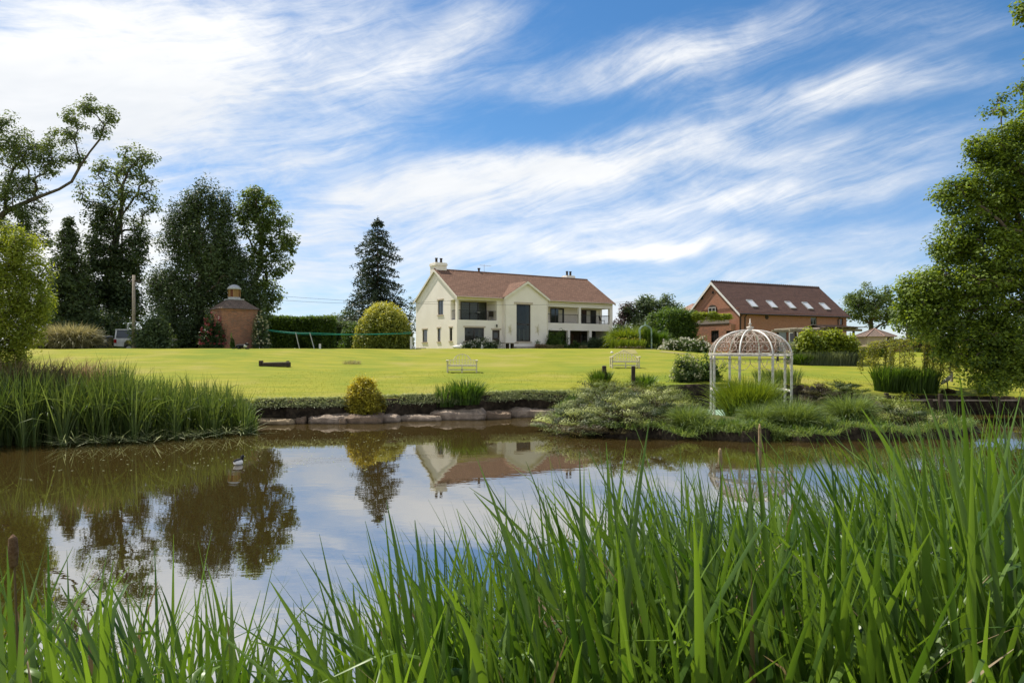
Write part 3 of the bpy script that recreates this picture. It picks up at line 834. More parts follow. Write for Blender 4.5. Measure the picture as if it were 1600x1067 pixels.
mb.add([(0, 0, BE), (0, BW, BE), (0, bap, BR - .06), (.3, 0, BE), (.3, BW, BE), (.3, bap, BR - .06)], [(0, 2, 1), (3, 4, 5), (0, 3, 5, 2), (1, 2, 5, 4)])
mb.build('wall', M['brick'], barn)
mb = MB(); panel(mb, [.3, BW], [-.8, BE], [], BL - .3, BL, gable, top=False)
mb.add([(BL - .3, 0, BE), (BL - .3, BW, BE), (BL - .3, bap, BR - .06), (BL, 0, BE), (BL, BW, BE), (BL, bap, BR - .06)], [(0, 2, 1), (3, 4, 5), (0, 3, 5, 2), (1, 2, 5, 4)])
mb.build('wall', M['brick'], barn)
one(barn, 'wall', M['brick'], .3, BL - .3, BW - .3, BW, -.8, BE)
bsl = (BR - BE) / bap; BO = .3
mb = MB()
slope(mb, (-.22, -BO, BE - BO * bsl), (BL + .22, -BO, BE - BO * bsl), (BL + .22, bap, BR), (-.22, bap, BR), 26)
slope(mb, (BL + .22, BW + BO, BE - BO * bsl), (-.22, BW + BO, BE - BO * bsl), (-.22, bap, BR), (BL + .22, bap, BR), 26)
mb.build('roof', M['barn_roof'], barn)
mb = MB()
for i in range(50):
    a = -.22 + (BL + .44) * i / 50
    mb.tube([(a, bap, BR + .01), (a + (BL + .44) / 50 - .02, bap, BR + .01)], .10, 8)
    mb.box(a + .1, a + .22, bap - .025, bap + .025, BR + .08, BR + .17)
mb.build('ridge_tiles', M['barn_roof'], barn)
for sx in (-.25, BL + .225):
    for y_a in (-BO, BW + BO):
        za, zb = BE - BO * bsl - .02, BR - .02
        MB().extrude([(sx, y_a, za), (sx, bap, zb), (sx, bap, zb - .30), (sx, y_a, za - .24)], (.026, 0, 0)).build('bargeboard', M['white'], barn)
mb = MB()
for i in range(60): mb.box(.15 + i * .27, .15 + i * .27 + .12, -.11, -.003, BE - .36, BE - .2)
mb.box(0.02, BL - .02, -.13, -.004, BE - .198, BE - .06)
dent = mb.build('eaves_dentils', M['brick'], barn); dent['kind'] = 'stuff'
MB().tube([(-.1, -BO - .07, BE - BO * bsl - .02), (BL + .1, -BO - .07, BE - BO * bsl - .02)], .065, 6).build('gutter', M['iron'], barn)
for px_ in (1157.5, 1164.5, 1310):
    s_ = bs_(px_, -.1); MB().tube([(s_, -BO - .05, BE - .3), (s_, -.08, BE - .6), (s_, -.08, -.3)], .05, 6).build('downpipe', M['iron'], barn)
bslope = lambda a, h, d: (a, -BO + h * math.cos(math.atan(bsl)) - (d) * -math.sin(math.atan(bsl)) * -1, BE - BO * bsl + h * math.sin(math.atan(bsl)) + d * -math.cos(math.atan(bsl)) * -1)
ct, st_ = math.cos(math.atan(bsl)), math.sin(math.atan(bsl))
def onroof(a, h, d):                      # d is height above the tiles
    return (a, -BO + h * ct - d * st_, BE - BO * bsl + h * st_ + d * ct)
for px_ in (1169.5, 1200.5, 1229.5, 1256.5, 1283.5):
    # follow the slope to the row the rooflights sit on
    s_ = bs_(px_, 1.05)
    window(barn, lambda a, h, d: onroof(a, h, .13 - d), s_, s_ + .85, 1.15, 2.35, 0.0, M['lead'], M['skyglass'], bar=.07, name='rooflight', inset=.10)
grey_frame = plain('grey_green_frame', (.20, .22, .20), rough=.5)
window(barn, front, *bwin, .08, grey_frame, M['glass'], cols=2, bar=.10)
window(barn, front, *bwin2, .08, M['dark_frame'], M['glass'], cols=1, bar=.08)
window(barn, gable, *bg2, .08, M['dark_frame'], M['glass'], cols=2, bar=.07)
# the gable's upper window stands proud of the brick in a dark arched surround
mb = MB()
c_ = (bg1[0] + bg1[1]) / 2; hw = abs(bg1[1] - bg1[0]) / 2 + .12
arc = [(-.05, c_ - hw, bg1[2] - .1), (-.05, c_ + hw, bg1[2] - .1)] + [(-.05, c_ + hw * math.cos(a), bg1[3] - .15 + .42 * math.sin(a)) for a in np.linspace(0, math.pi, 9)]
mb.extrude(arc, (.046, 0, 0)); mb.build('window_surround', M['wood_dark'], barn)
window(barn, lambda a, z, d: (-d - .05, a, z), *bg1, .004, M['old_white'], M['glass'], cols=2, bar=.06)
for w_, z_, r_ in ((bw_(1114), bz_(457, 0, 3.8), .14), (bw_(1097), bz_(466.5, 0, 5.9), .16)):
    MB().box(-.03, -.003, w_ - r_, w_ + r_, z_ - r_, z_ + r_).build('vent', M['wood_dark'], barn)
sv, zv = bs_(1198), bz_(495.3, 4)
MB().extrude([(sv + .26 * math.cos(a), -.003, zv + .26 * math.sin(a)) for a in np.linspace(0, 2 * math.pi, 14, endpoint=False)], (0, -.03, 0)).build('vent', M['wood_dark'], barn)
# doorway with dark reveal, grey inner door and an open white leaf
c_ = (bdoor[0] + bdoor[1]) / 2; hw = (bdoor[1] - bdoor[0]) / 2
MB().extrude([(bdoor[0] - .15, -.02, bdoor[3] + .003), (bdoor[1] + .15, -.02, bdoor[3] + .003)] + [(c_ + (hw + .15) * math.cos(a), -.02, bdoor[3] + .003 + .34 * math.sin(a)) for a in np.linspace(.05, math.pi - .05, 9)], (0, .018, 0)).build('door_arch', M['wood_dark'], barn)
dd = one(barn, 'door', plain('grey_blue_door', (.22, .25, .26), rough=.5), bdoor[0] + .35, bdoor[1] - .05, .16, .22, -.1, bdoor[3] - .02)
one(barn, 'door_reveal', M['wood_dark'], bdoor[0], bdoor[0] + .34, .2, .26, -.1, bdoor[3] - .02)
window(barn, lambda a, z, d: (bs_(1232) + a * .93, -.06 - a * .35 + d, z), 0, 1.0, .0, bdoor[3] - .1, -.02, M['white'], M['glass'], cols=1, rows=2, bar=.09, name='open_door')
# low flat-roofed wing in front of the gable, with a timber screen on top
ex = thing('brick_wing', 'low flat-roofed brick wing before the barn gable, dark timber screen on top', 'outbuilding', (BX, BY, BG), math.atan2(BU.y, BU.x))
EXT = bz_(506.3, -1.2, .4)
EW = 6.6
ew1 = (bw_(1123, -1.25), bw_(1111, -1.25), bz_(535, -1.2, 2.3), bz_(516.5, -1.2, 2.3))
ew2 = (bw_(1142, -1.25), bw_(1134.5, -1.25), bz_(523.5, -1.2, .8), bz_(517, -1.2, .8))
mb = MB(); panel(mb, [.25, EW], [-.8, EXT], [ew1, ew2], -1.25, -.95, gable); mb.box(-.945, -.26, .25, .55, -.8, EXT); mb.build('wall', M['brick_old'], ex)
one(ex, 'flat_roof', M['lead'], -.948, -.262, .56, EW, EXT - .15, EXT - .02)
one(ex, 'coping', M['wood_dark'], -1.3, -.95, .2, EW, EXT + .003, EXT + .1)
window(ex, gable, *ew1, -1.17, M['dark_frame'], M['glass'], cols=3, rows=2, bar=.06)
window(ex, gable, *ew2, -1.17, M['dark_frame'], M['glass'], cols=2, bar=.06)
scr_h = bz_(493.5, -1.2, 1) - EXT
slat0 = None
for k in range(30):
    a = .28 + k * .205
    if a > EW - .2: break
    if slat0 is None:
        slat0 = MB().box(-.012, .012, 0, .185, 0, scr_h - .12).build('slat', M['wood_grey'], ex); s_o = slat0
    else:
        s_o = link('slat', slat0.data, ex)
    s_o.location = (-1.1, a, EXT + .11)
one(ex, 'rail', M['wood_dark'], -1.085, -1.04, .25, EW, EXT + scr_h * .75, EXT + scr_h * .75 + .08)

# ---- house with a pink roof behind the barn
d_ = 92
c0 = thing('distant_house', 'pink tiled roof of a distant house showing left of the barn gable', 'house', (X(1092, d_), d_, 2.9), .35)
one(c0, 'wall', M['brick_old'], -2.6, 3.5, -2.5, 2.5, 0, 3.2)
mb = MB(); zr = Z(474.5, d_) - 2.9; mb_e = Z(490, d_) - 2.9
slope(mb, (-2.9, -2.8, mb_e - .2), (3.6, -2.8, mb_e - .2), (3.6, 0, zr), (-1.0, 0, zr), 14)
slope(mb, (3.6, 2.8, mb_e - .2), (-2.9, 2.8, mb_e - .2), (-1.0, 0, zr), (3.6, 0, zr), 14)
slope(mb, (-2.9, 2.8, mb_e - .2), (-2.9, -2.8, mb_e - .2), (-1.0, 0, zr), (-1.0, 0.01, zr), 14)
mb.build('roof', M['pink_roof'], c0)

# ---- brick dovecote tower on the left
d_ = 55.0
TX, TY = X(366, d_ + 1.5), d_ + 1.5
TG = gz(TX, TY)
tz = lambda py: Z(py, d_) - TG
tower = thing('dovecote', 'square brick dovecote with a stone pyramid roof and wooden lantern', 'tower', (TX, TY, TG), math.atan2(-.36, .93) + R(39))
tower.rotation_euler.z = R(22 + 17)
hwid = 1.42
TE = tz(483)
tw_ = MB()
panel(tw_, [-hwid, hwid], [-.3, TE - .12], [], -hwid, -hwid + .25, front)
panel(tw_, [-hwid + .25, hwid], [-.3, TE - .12], [(-.6, .35, -.2, 1.9)], -hwid, -hwid + .25, gable)
tw_.box(hwid - .25, hwid, -hwid + .25, hwid, -.3, TE - .12); tw_.box(-hwid + .25, hwid - .25, hwid - .25, hwid, -.3, TE - .12)
tw_.box(-hwid - .05, hwid + .05, -hwid - .05, hwid + .05, TE - .118, TE + .02)
tw_.build('wall', M['brick_old'], tower)
one(tower, 'door', M['wood_dark'], -hwid + .08, -hwid + .14, -.6, .35, -.2, 1.9)
mb = MB(); ro_, ri, zt_ = hwid + .16, .56, tz(467)
cs = [(-1, -1), (1, -1), (1, 1), (-1, 1)]
for i in range(4):
    a, c = cs[i], cs[(i + 1) % 4]
    slope(mb, (a[0] * ro_, a[1] * ro_, TE + .02), (c[0] * ro_, c[1] * ro_, TE + .02), (c[0] * ri, c[1] * ri, zt_), (a[0] * ri, a[1] * ri, zt_), 8, .03)
mb.build('roof', M['slate'], tower)
one(tower, 'lead_cap', M['lead'], -.62, .62, -.62, .62, zt_ + .002, zt_ + .09)
lz0, lz1 = zt_ + .095, tz(450)
lan = MB().lathe([(.50, lz0), (.50, lz0 + .14)], 8).build('lantern_base', M['lead'], tower)
honey = plain('honey_wood', (.32, .19, .075), rough=.6)
mb = MB()
for k in range(8):
    a = 2 * math.pi * (k + .5) / 8; mb.bar((.44 * math.cos(a), .44 * math.sin(a), lz0 + .14), (.44 * math.cos(a), .44 * math.sin(a), lz1), .085)
mb.build('lantern_posts', honey, tower)
for k in range(8):
    a0, a1 = 2 * math.pi * (k + .5) / 8, 2 * math.pi * (k + 1.5) / 8
    pts = [(.40 * math.cos(a0), .40 * math.sin(a0), lz0 + .14), (.40 * math.cos(a1), .40 * math.sin(a1), lz0 + .14), (.40 * math.cos(a1), .40 * math.sin(a1), lz1), (.40 * math.cos(a0), .40 * math.sin(a0), lz1)]
    am = (a0 + a1) / 2
    MB().extrude(pts, (-.03 * math.cos(am), -.03 * math.sin(am), 0)).build('louvre', plain('red_brown_louvre', (.16, .055, .03)) if k == 0 else bpy.data.materials['red_brown_louvre'] if k % 2 == 0 else honey, tower)
MB().lathe([(.56, lz1 + .002), (.56, lz1 + .07), (.5, lz1 + .16), (.36, lz1 + .30), (.17, lz1 + .39), (.03, lz1 + .42)], 12).build('lantern_dome', M['lead'], tower, smooth=True)

# ---- summerhouse
d_ = 72
SG = Z(546, d_)
sh = thing('summerhouse', 'small pale summerhouse with a hipped roof to the right of the barn', 'shed', (X(1378, d_), d_ + 1.5, SG), R(20))
rw_ = 1.95
e_ = Z(526, d_) - SG
n8 = 8
mb = MB().lathe([(rw_, -.2), (rw_, e_)], n8, a0=R(22.5)); mb.build('wall', plain('pale_pink_board', (.42, .34, .28), (.36, .28, .23), scale=2), sh)
mb = MB(); zt_ = Z(515, d_) - SG + .12
for i in range(n8):
    a, c = R(22.5) + 2 * math.pi * i / n8, R(22.5) + 2 * math.pi * (i + 1) / n8
    slope(mb, (2.25 * math.cos(a), 2.25 * math.sin(a), e_), (2.25 * math.cos(c), 2.25 * math.sin(c), e_), (.05 * math.cos(c), .05 * math.sin(c), zt_), (.05 * math.cos(a), .05 * math.sin(a), zt_), 7, .025)
mb.build('roof', M['slate'], sh)
mb = MB()
for i in range(n8):
    a = R(22.5) + 2 * math.pi * i / n8; mb.bar((2.27 * math.cos(a), 2.27 * math.sin(a), e_ + .06), (0, 0, zt_ + .06), .07)
mb.build('hip_tiles', M['pink_roof'], sh)
dn = MB().box(-.35, .35, -1.87, -1.81, 0, e_ - .1).build('door', M['wood_dark'], sh)
mb = MB().box(-.5, -.35, -1.88, -1.81, 0, e_ - .05); mb.box(.35, .5, -1.88, -1.81, 0, e_ - .05); mb.build('door_frame', M['old_white'], sh)
d2 = 74
wl = thing('garden_wall', 'short low pinkish garden wall running right from the summerhouse', 'wall', (X(1395, d2), d2 + 1.5, Z(546, d2)), 0)
one(wl, 'wall', M['brick_old'], 0, 6, 0, .3, -.2, 1.0); one(wl, 'coping', M['paving'], -.05, 6.05, -.05, .35, 1.003, 1.1)

# ---- pergola with a shingled lean-to roof
d_ = 51
PX0, PX1 = X(1240, d_), X(1341, d_)
PG = gz((PX0 + PX1) / 2, d_ + 1)
pg = thing('pergola', 'timber pergola with a thin weathered roof edge above the yellow-green vine', 'pergola', (PX0, d_, PG), R(3))
ph = Z(515, d_) - PG; pw = PX1 - PX0
for x_ in (.1, pw * .5, pw - .25):
    for y_ in (0, 3.0):
        one(pg, 'post', M['wood_dark'], x_, x_ + .13, y_, y_ + .13, -.3, ph - .12)
for y_ in (.03, 3.03):
    one(pg, 'beam', M['wood_grey'], -.3, pw + .45, y_ - .03, y_ + .09, ph - .118, ph + .05)
raf = None
for k in range(9):
    x_ = .1 + k * (pw - .2) / 8
    if raf is None: raf = MB().box(-.03, .03, -.35, 3.5, .053, .16).build('rafter', M['wood_grey'], pg); r_o = raf
    else: r_o = link('rafter', raf.data, pg)
    r_o.location = (x_, 0, ph)
MB().box(pw * .45, pw + .7, -.5, 3.6, ph + .163, ph + .2).build('roof_board', M['slate'], pg)
mb = MB(); slope(mb, (pw * .5, .2, ph + .21), (pw + .2, .2, ph + .21), (pw - .9, 1.9, ph + .42), (pw * .5, 1.9, ph + .42), 8); slope(mb, (pw + .2, 3.5, ph + .21), (pw * .5, 3.5, ph + .21), (pw * .5, 1.9, ph + .42), (pw - .9, 1.9, ph + .42), 8)
slope(mb, (pw + .2, .2, ph + .21), (pw + .2, 3.5, ph + .21), (pw - .9, 1.91, ph + .42), (pw - .9, 1.9, ph + .42), 8)
mb.build('roof', M['slate'], pg)

# ---- telegraph pole with two cables
d_ = 58
d_ = 54
tp = thing('telegraph_pole', 'tall weathered telegraph pole beside the ivy-clad tree', 'pole', (X(209, d_), d_, gz(X(209, d_), d_) - .3))
tph = Z(430, d_) - tp.location.z
MB().tube([(0, 0, 0), (0, 0, tph)], [.15, .11], 10).build('shaft', M['wood_grey'], tp, smooth=True)
MB().box(-.5, .5, -.06, .06, tph - .5, tph - .4).build('crossarm', M['wood_dark'], tp)
def cable(name, a, b_, sag, label):
    a, b_ = Vector(a), Vector(b_); n = 14
    pts = [a.lerp(b_, i / n) - Vector((0, 0, sag * 4 * (i / n) * (1 - i / n))) for i in range(n + 1)]
    o = MB().tube(pts, .011, 4).build(name, M['iron'], None)
    tag(o, label, 'cable')
cable('overhead_cable', (X(209, 58) + .4, 58, Z(441, 58)), HP(-.1, .3, 4.75), .9, 'thin black cable from the telegraph pole to the corner of the cream house')
cable('overhead_cable', (X(209, 58) - .4, 58, Z(440, 58)), P(1010, 470, 74), 1.1, 'thin black cable passing in front of the whole cream house to the far trees')

# ------------------------------------------------------------------ vegetation helpers
def leaf_quads(pos, size, up=.5, aspect=.55, dirs=None, curl=0.0, face=None, facing=0.0):
    """rhombic leaves: pos (n,3), size (n,)"""
    n = len(pos)
    nor = rng.normal(size=(n, 3)); nor /= np.linalg.norm(nor, axis=1, keepdims=True)
    nor[:, 2] = np.abs(nor[:, 2]) + up
    if face is not None: nor = nor * (1 - facing * .5) + face * facing * 1.5
    nor /= np.linalg.norm(nor, axis=1, keepdims=True)
    if dirs is None: dirs = rng.normal(size=(n, 3))
    t = dirs - nor * (dirs * nor).sum(1, keepdims=True)
    t /= np.linalg.norm(t, axis=1, keepdims=True) + 1e-9
    s = np.cross(nor, t)
    L = size[:, None]
    a = pos - t * L * .5
    b = pos + s * L * aspect * .5 - nor * L * curl
    c = pos + t * L * .5
    d = pos - s * L * aspect * .5 - nor * L * curl
    v = np.stack([a, b, c, d], 1).reshape(-1, 3)
    f = np.arange(4 * n).reshape(-1, 4)
    return v, f

def in_ball(n, power=1 / 2.2):
    p = rng.normal(size=(n, 3)); p /= np.linalg.norm(p, axis=1, keepdims=True)
    return p * (rng.random((n, 1)) ** power)

def clump_leaves(cent, rad, per, size, up=.45, aspect=.6, drop=0.0, tint0=None, outward=.35):
    """leaves scattered in ellipsoids: cent (k,3), rad (k,3)"""
    k = len(cent)
    pos = in_ball(k * per).reshape(k, per, 3)
    tint = np.clip((.5 if tint0 is None else tint0[:, None]) + rng.normal(size=(k, per)) * .2, 0, 1)
    w = cent[:, None] + pos * rad[:, None]
    if drop: w[..., 2] -= drop * np.abs(rng.normal(size=(k, per))) * rad[:, None, 2]
    w = w.reshape(-1, 3)
    sz = size * (.6 + .8 * rng.random(len(w)))
    dr = pos.reshape(-1, 3) * outward * 3 + rng.normal(size=(len(w), 3))
    v, f = leaf_quads(w, sz, up, aspect, dr, 0.0, pos.reshape(-1, 3), .55)
    return v, f, np.repeat(tint.ravel(), 4)

def skeleton(base, trunk, clumps, bf=.35, droop=0.0):
    """trunk: list of points; every clump joins the nearest earlier node. Returns nodes, parent, load"""
    nodes = [Vector(base)] + [Vector(p) for p in trunk]
    par = [-1] + list(range(len(trunk)))
    path = [0.0]
    for i in range(1, len(nodes)): path.append(path[-1] + (nodes[i] - nodes[i - 1]).length)
    tr = np.array([tuple(p) for p in nodes])
    order = np.argsort([np.min(np.linalg.norm(tr - np.array(c), axis=1)) for c in clumps])
    P_ = [np.array(tuple(p)) for p in nodes]
    low = max(1, int(len(nodes) * .3))
    for i in order:
        c = np.array(clumps[i])
        A = np.array(P_)
        d = np.linalg.norm(A - c, axis=1)
        cost = d + bf * np.array(path)
        cost[:low] += 1e3 if len(nodes) > 3 else 0
        cost += np.where(A[:, 2] > c[2] + .3, d * .5, 0)
        j = int(np.argmin(cost))
        mid = (A[j] * .5 + c * .5) + np.array([rng.normal() * .06, rng.normal() * .06, .10]) * d[j]
        P_.append(mid); par.append(j); path.append(path[j] + d[j] * .5)
        P_.append(c); par.append(len(P_) - 2); path.append(path[j] + d[j])
    load = np.ones(len(P_))
    for i in range(len(P_) - 1, 0, -1): load[par[i]] += load[i]
    return np.array(P_), par, load

def limbs(P_, par, load, r0, rmin, sides=6, expo=.5):
    mx = load[0]
    rad = np.maximum(r0 * (load / mx) ** expo, rmin)
    vs, fs = [], []
    for i in range(1, len(P_)):
        a, b_ = P_[par[i]], P_[i]
        d = b_ - a; L = np.linalg.norm(d)
        if L < 1e-5: continue
        d /= L
        u = np.cross(d, [0, 0, 1]) if abs(d[2]) < .95 else np.cross(d, [1, 0, 0])
        u /= np.linalg.norm(u); n = np.cross(u, d)
        ra = min(rad[par[i]], rad[i] * 1.35); rb = rad[i]
        k = len(vs)
        for p, r in ((a - d * ra * .2, ra), (b_, rb)):
            for s_ in range(sides):
                t = 2 * math.pi * s_ / sides
                vs.append(p + u * math.cos(t) * r + n * math.sin(t) * r)
        for s_ in range(sides): fs.append((k + s_, k + (s_ + 1) % sides, k + sides + (s_ + 1) % sides, k + sides + s_))
    return np.array(vs), np.array(fs)

def lobes_to_clumps(lobes):
    out, tn = [], []
    for (cx, cy, cz, rx, ry, rz, n) in lobes:
        p = in_ball(n, 1 / 3.2) * np.array([rx, ry, rz]) + np.array([cx, cy, cz])
        out.append(p)
        tn.append(np.full(n, .5) + rng.normal(size=n) * .16)
    return np.concatenate(out), np.concatenate(tn)

def tree(name, label, base, lobes, trunk_h, r0, mat, bark, clump_r, per, leaf, cat='tree', group=None, lean=(0, 0), flat=.75, drop=0.0, trunk=None, up=.45, aspect=.6, rmin=.02, bf=.35):
    base = Vector(base)
    cl, tn = lobes_to_clumps(lobes)
    if trunk is None:
        n = 7
        trunk = [(base.x + lean[0] * (i / n) ** 1.4 + rng.normal() * r0 * .35, base.y + lean[1] * (i / n) ** 1.4 + rng.normal() * r0 * .35, base.z + trunk_h * i / n) for i in range(1, n + 1)]
    keep = cl[:, 2] > base.z + .25
    cl, tn = cl[keep], tn[keep]
    nodes, par, load = skeleton(base, trunk, cl, bf)
    o = thing(name, label, cat, base, 0, group)
    off = np.array(tuple(base))
    v, f = limbs(nodes - off, par, load, r0, rmin)
    np_obj('trunk', v, f, bark, o, smooth=True)
    rr = clump_r * (.7 + .6 * rng.random((len(cl), 1))) * np.array([[1, 1, flat]])
    v, f, t = clump_leaves(cl - off, rr, per, leaf, up, aspect, drop, tn)
    np_obj('crown', v, f, mat, o, tint=t)
    return o

def PL(px, py, d, rpx, rpy=None, n=20, dd=0.0, rd=None):
    """a crown lobe seen at a photo position, built at its own distance"""
    rpy = rpy or rpx
    x, y, z = P(px, py, d)
    k = d / F
    return (x, y + dd, z, rpx * k, (rd if rd is not None else (rpx + rpy) / 2 * k), rpy * k, n)

def conifer(name, label, base, h, rbot, mat, levels, per, leaf, gaps=.1, droop=.25, prof=None, r0=.25, bare=.08, group=None):
    """tiers of branches round a straight stem"""
    base = Vector(base)
    o = thing(name, label, 'tree', base, 0, group)
    mb = MB().tube([(0, 0, -.3), (0, 0, h * .5), (0, 0, h * .97)], [r0, r0 * .6, .03], 8)
    cs, rs, ts = [], [], []
    prof = prof or (lambda t: (1 - t) ** .85)
    for i in range(levels):
        t = bare + (1 - bare) * (i + rng.random() * .6) / levels
        R_ = rbot * prof(t)
        k = int(5 + 7 * (1 - t))
        for j in range(k):
            if rng.random() < gaps: continue
            a = 2 * math.pi * (j + rng.random() * .8) / k + i * 1.3
            L = R_ * (.72 + .42 * rng.random())
            z0 = h * t
            n = max(2, int(L / .55))
            for s_ in range(1, n + 1):
                q_ = s_ / n
                dr = -droop * L * q_ ** 1.5 + .12 * L * max(0, q_ - .6)
                cs.append((math.cos(a) * L * q_, math.sin(a) * L * q_, z0 + dr))
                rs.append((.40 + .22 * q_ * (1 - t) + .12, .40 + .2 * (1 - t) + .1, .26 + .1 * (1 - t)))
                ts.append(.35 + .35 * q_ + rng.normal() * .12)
            mb.tube([(0, 0, z0), (math.cos(a) * L, math.sin(a) * L, z0 - droop * L)], [.05, .015], 4)
    cs.append((0, 0, h * .99)); rs.append((.2, .2, .45)); ts.append(.6)
    mb.build('trunk', M['bark'], o, smooth=True)
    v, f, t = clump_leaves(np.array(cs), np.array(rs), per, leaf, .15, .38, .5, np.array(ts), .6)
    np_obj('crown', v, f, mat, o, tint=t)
    return o

def blades(base, az, tilt, bend, L, width, segs=5, three=False, twist=None, prof=.35, tint=None, fold=.18, kink=None):
    """curved grass blades, arrays of length n"""
    n = len(base)
    ts = np.linspace(0, 1, segs + 1)
    th = tilt[:, None] + bend[:, None] * ts[None] ** 1.7
    if kink is not None:          # (index position 0..1, extra angle) for blades that are folded over
        th = th + kink[1][:, None] * sstep(kink[0][:, None] - .05, kink[0][:, None] + .07, ts[None])
    ds = L[:, None] / segs
    h = np.stack([np.sin(th) * np.cos(az)[:, None], np.sin(th) * np.sin(az)[:, None], np.cos(th)], -1)
    pos = np.concatenate([np.zeros((n, 1, 3)), np.cumsum((h[:, :-1] + h[:, 1:]) * .5 * ds[..., None], 1)], 1) + base[:, None]
    side0 = np.stack([-np.sin(az), np.cos(az), np.zeros(n)], -1)[:, None] * np.ones((1, segs + 1, 1))
    nrm = np.cross(side0, h)
    tw = (np.zeros(n) if twist is None else twist)[:, None] * (.4 + .6 * ts[None])
    side = side0 * np.cos(tw)[..., None] + nrm * np.sin(tw)[..., None]
    nr = np.cross(side, h)
    w = width[:, None] * np.where(ts < 1 - prof, .75 + .25 * np.sin(np.clip(ts / (1 - prof), 0, 1) * math.pi * .6), np.clip((1 - ts) / prof, 0, 1) ** .8)[None] * .5
    w = np.maximum(w, width[:, None] * .03)
    a = pos - side * w[..., None]; c = pos + side * w[..., None]
    k = 3 if three else 2
    if three: pts = np.stack([a, pos - nr * w[..., None] * fold * 2, c], 2)
    else: pts = np.stack([a, c], 2)
    v = pts.reshape(-1, 3)
    st = (segs + 1) * k
    b0 = (np.arange(n) * st)[:, None, None] + (np.arange(segs) * k)[None, :, None]
    cells = [np.stack([b0 + j, b0 + j + 1, b0 + j + k + 1, b0 + j + k], -1).reshape(-1, 4) for j in range(k - 1)]
    f = np.concatenate(cells)
    tn = np.clip(rng.normal(.5, .22, n) if tint is None else tint, 0, 1)
    return v, f, np.repeat(tn, st)

def tuft_arrays(n, r, h, spread, bend, width, hvar=.35):
    a = rng.random(n) * 2 * math.pi
    rr = r * np.sqrt(rng.random(n))
    base = np.stack([rr * np.cos(a), rr * np.sin(a), np.full(n, -.05)], -1)
    az_ = a + rng.normal(size=n) * .7
    til = np.abs(rng.normal(size=n)) * spread * (.4 + .6 * rr / max(r, 1e-6))
    ben = np.abs(rng.normal(1, .5, n)) * bend
    L = h * (1 - hvar * rng.random(n))
    return base, az_, til, ben, L, width * (.7 + .6 * rng.random(n))

def grass_clump(name, label, loc, n, r, h, spread, bend, width, mat, segs=5, cat='grass clump', group=None, sx=1.0, sy=1.0, kids=()):
    """one tuft: a single mesh standing at loc; kids adds flower heads or the like"""
    a = tuft_arrays(n, r, h, spread, bend, width)
    a[0][:, 0] *= sx; a[0][:, 1] *= sy
    v, f, t = blades(*a, segs=segs, twist=rng.normal(size=n) * .6)
    if kids:
        o = thing(name, label, cat, loc, 0, group)
        np_obj('leaves', v, f, mat, o, tint=t)
        for kname, kmat, kn, kh, kr, ks in kids:
            ang = rng.random(kn) * 6.283; q_ = np.sqrt(rng.random(kn)) * kr
            c = np.stack([q_ * np.cos(ang) * sx, q_ * np.sin(ang) * sy, kh * (.78 + .3 * rng.random(kn))], -1)
            vv, ff, tt = clump_leaves(c, np.full((kn, 3), ks), 14, ks * .8, .3, .8)
            np_obj(kname, vv, ff, kmat, o, tint=tt)['kind'] = 'stuff'
        return o
    o = np_obj(name, v, f, mat, None, tint=t)
    o.location = loc
    return tag(o, label, cat, group)

def mound_points(n, rx, ry, h, low=0.0, power=1.0):
    """points on the upper half of an ellipsoid"""
    p = rng.normal(size=(n, 3)); p /= np.linalg.norm(p, axis=1, keepdims=True)
    p[:, 2] = np.abs(p[:, 2]) ** power * (1 if power == 1 else 1)
    return p * np.array([rx, ry, h]), p

def shrub(name, label, loc, rx, ry, h, mat, n, leaf, cat='shrub', group=None, shell=.18, lump=.12, flowers=None, rough=0.0, core=.82, top_light=.0, up=.3, crad=.22):
    """a leafy shrub: twiggy stems, leaves in lumps on and under its surface, over a dense leafy heart"""
    o = thing(name, label, cat, loc, 0, group)
    k = max(16, int(n / 60 * (.22 / crad)))
    c, nrm = mound_points(k, rx, ry, h)
    c *= (1 - shell * rng.random((k, 1)) + lump * rng.normal(size=(k, 1)))
    c[:, 2] = np.maximum(c[:, 2], h * .04)
    rad = np.full((k, 3), 1.0) * np.array([[rx, ry, h * .9]]) * (crad + .45 * crad * rng.random((k, 1)) + rough * rng.random((k, 1)))
    tn = np.clip(.45 + top_light * (c[:, 2] / h - .5) + rng.normal(size=k) * .17, 0, 1)  # leaves paler towards the top: sunlight painted into the leaf tint
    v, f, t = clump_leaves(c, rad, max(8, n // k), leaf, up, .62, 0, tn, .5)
    np_obj('foliage', v, f, mat, o, tint=t)
    # inner leaves keep the heart of the shrub opaque
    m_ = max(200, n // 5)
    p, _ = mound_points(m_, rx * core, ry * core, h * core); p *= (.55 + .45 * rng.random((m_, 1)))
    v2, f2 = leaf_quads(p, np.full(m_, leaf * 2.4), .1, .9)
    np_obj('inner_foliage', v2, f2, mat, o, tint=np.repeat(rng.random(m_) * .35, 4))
    mb = MB()
    for i in range(7):
        a = rng.random() * 6.28; q_ = .3 + .5 * rng.random()
        mb.tube([(rx * .1 * math.cos(a), ry * .1 * math.sin(a), -.1), (rx * q_ * .5 * math.cos(a), ry * q_ * .5 * math.sin(a), h * .4), (rx * q_ * math.cos(a), ry * q_ * math.sin(a), h * .75)], [.03, .02, .01], 5)
    mb.build('stems', M['bark'], o)
    if flowers:
        fm, fn_, fs = flowers
        p, _ = mound_points(fn_, rx, ry, h); p *= (.95 + .12 * rng.random((fn_, 1))); p[:, 2] = np.maximum(p[:, 2], h * .15)
        v3, f3, t3 = clump_leaves(p, np.full((fn_, 3), fs), 10, fs * .9, .4, .8)
        np_obj('flowers', v3, f3, fm, o, tint=t3)['kind'] = 'stuff'
    return o

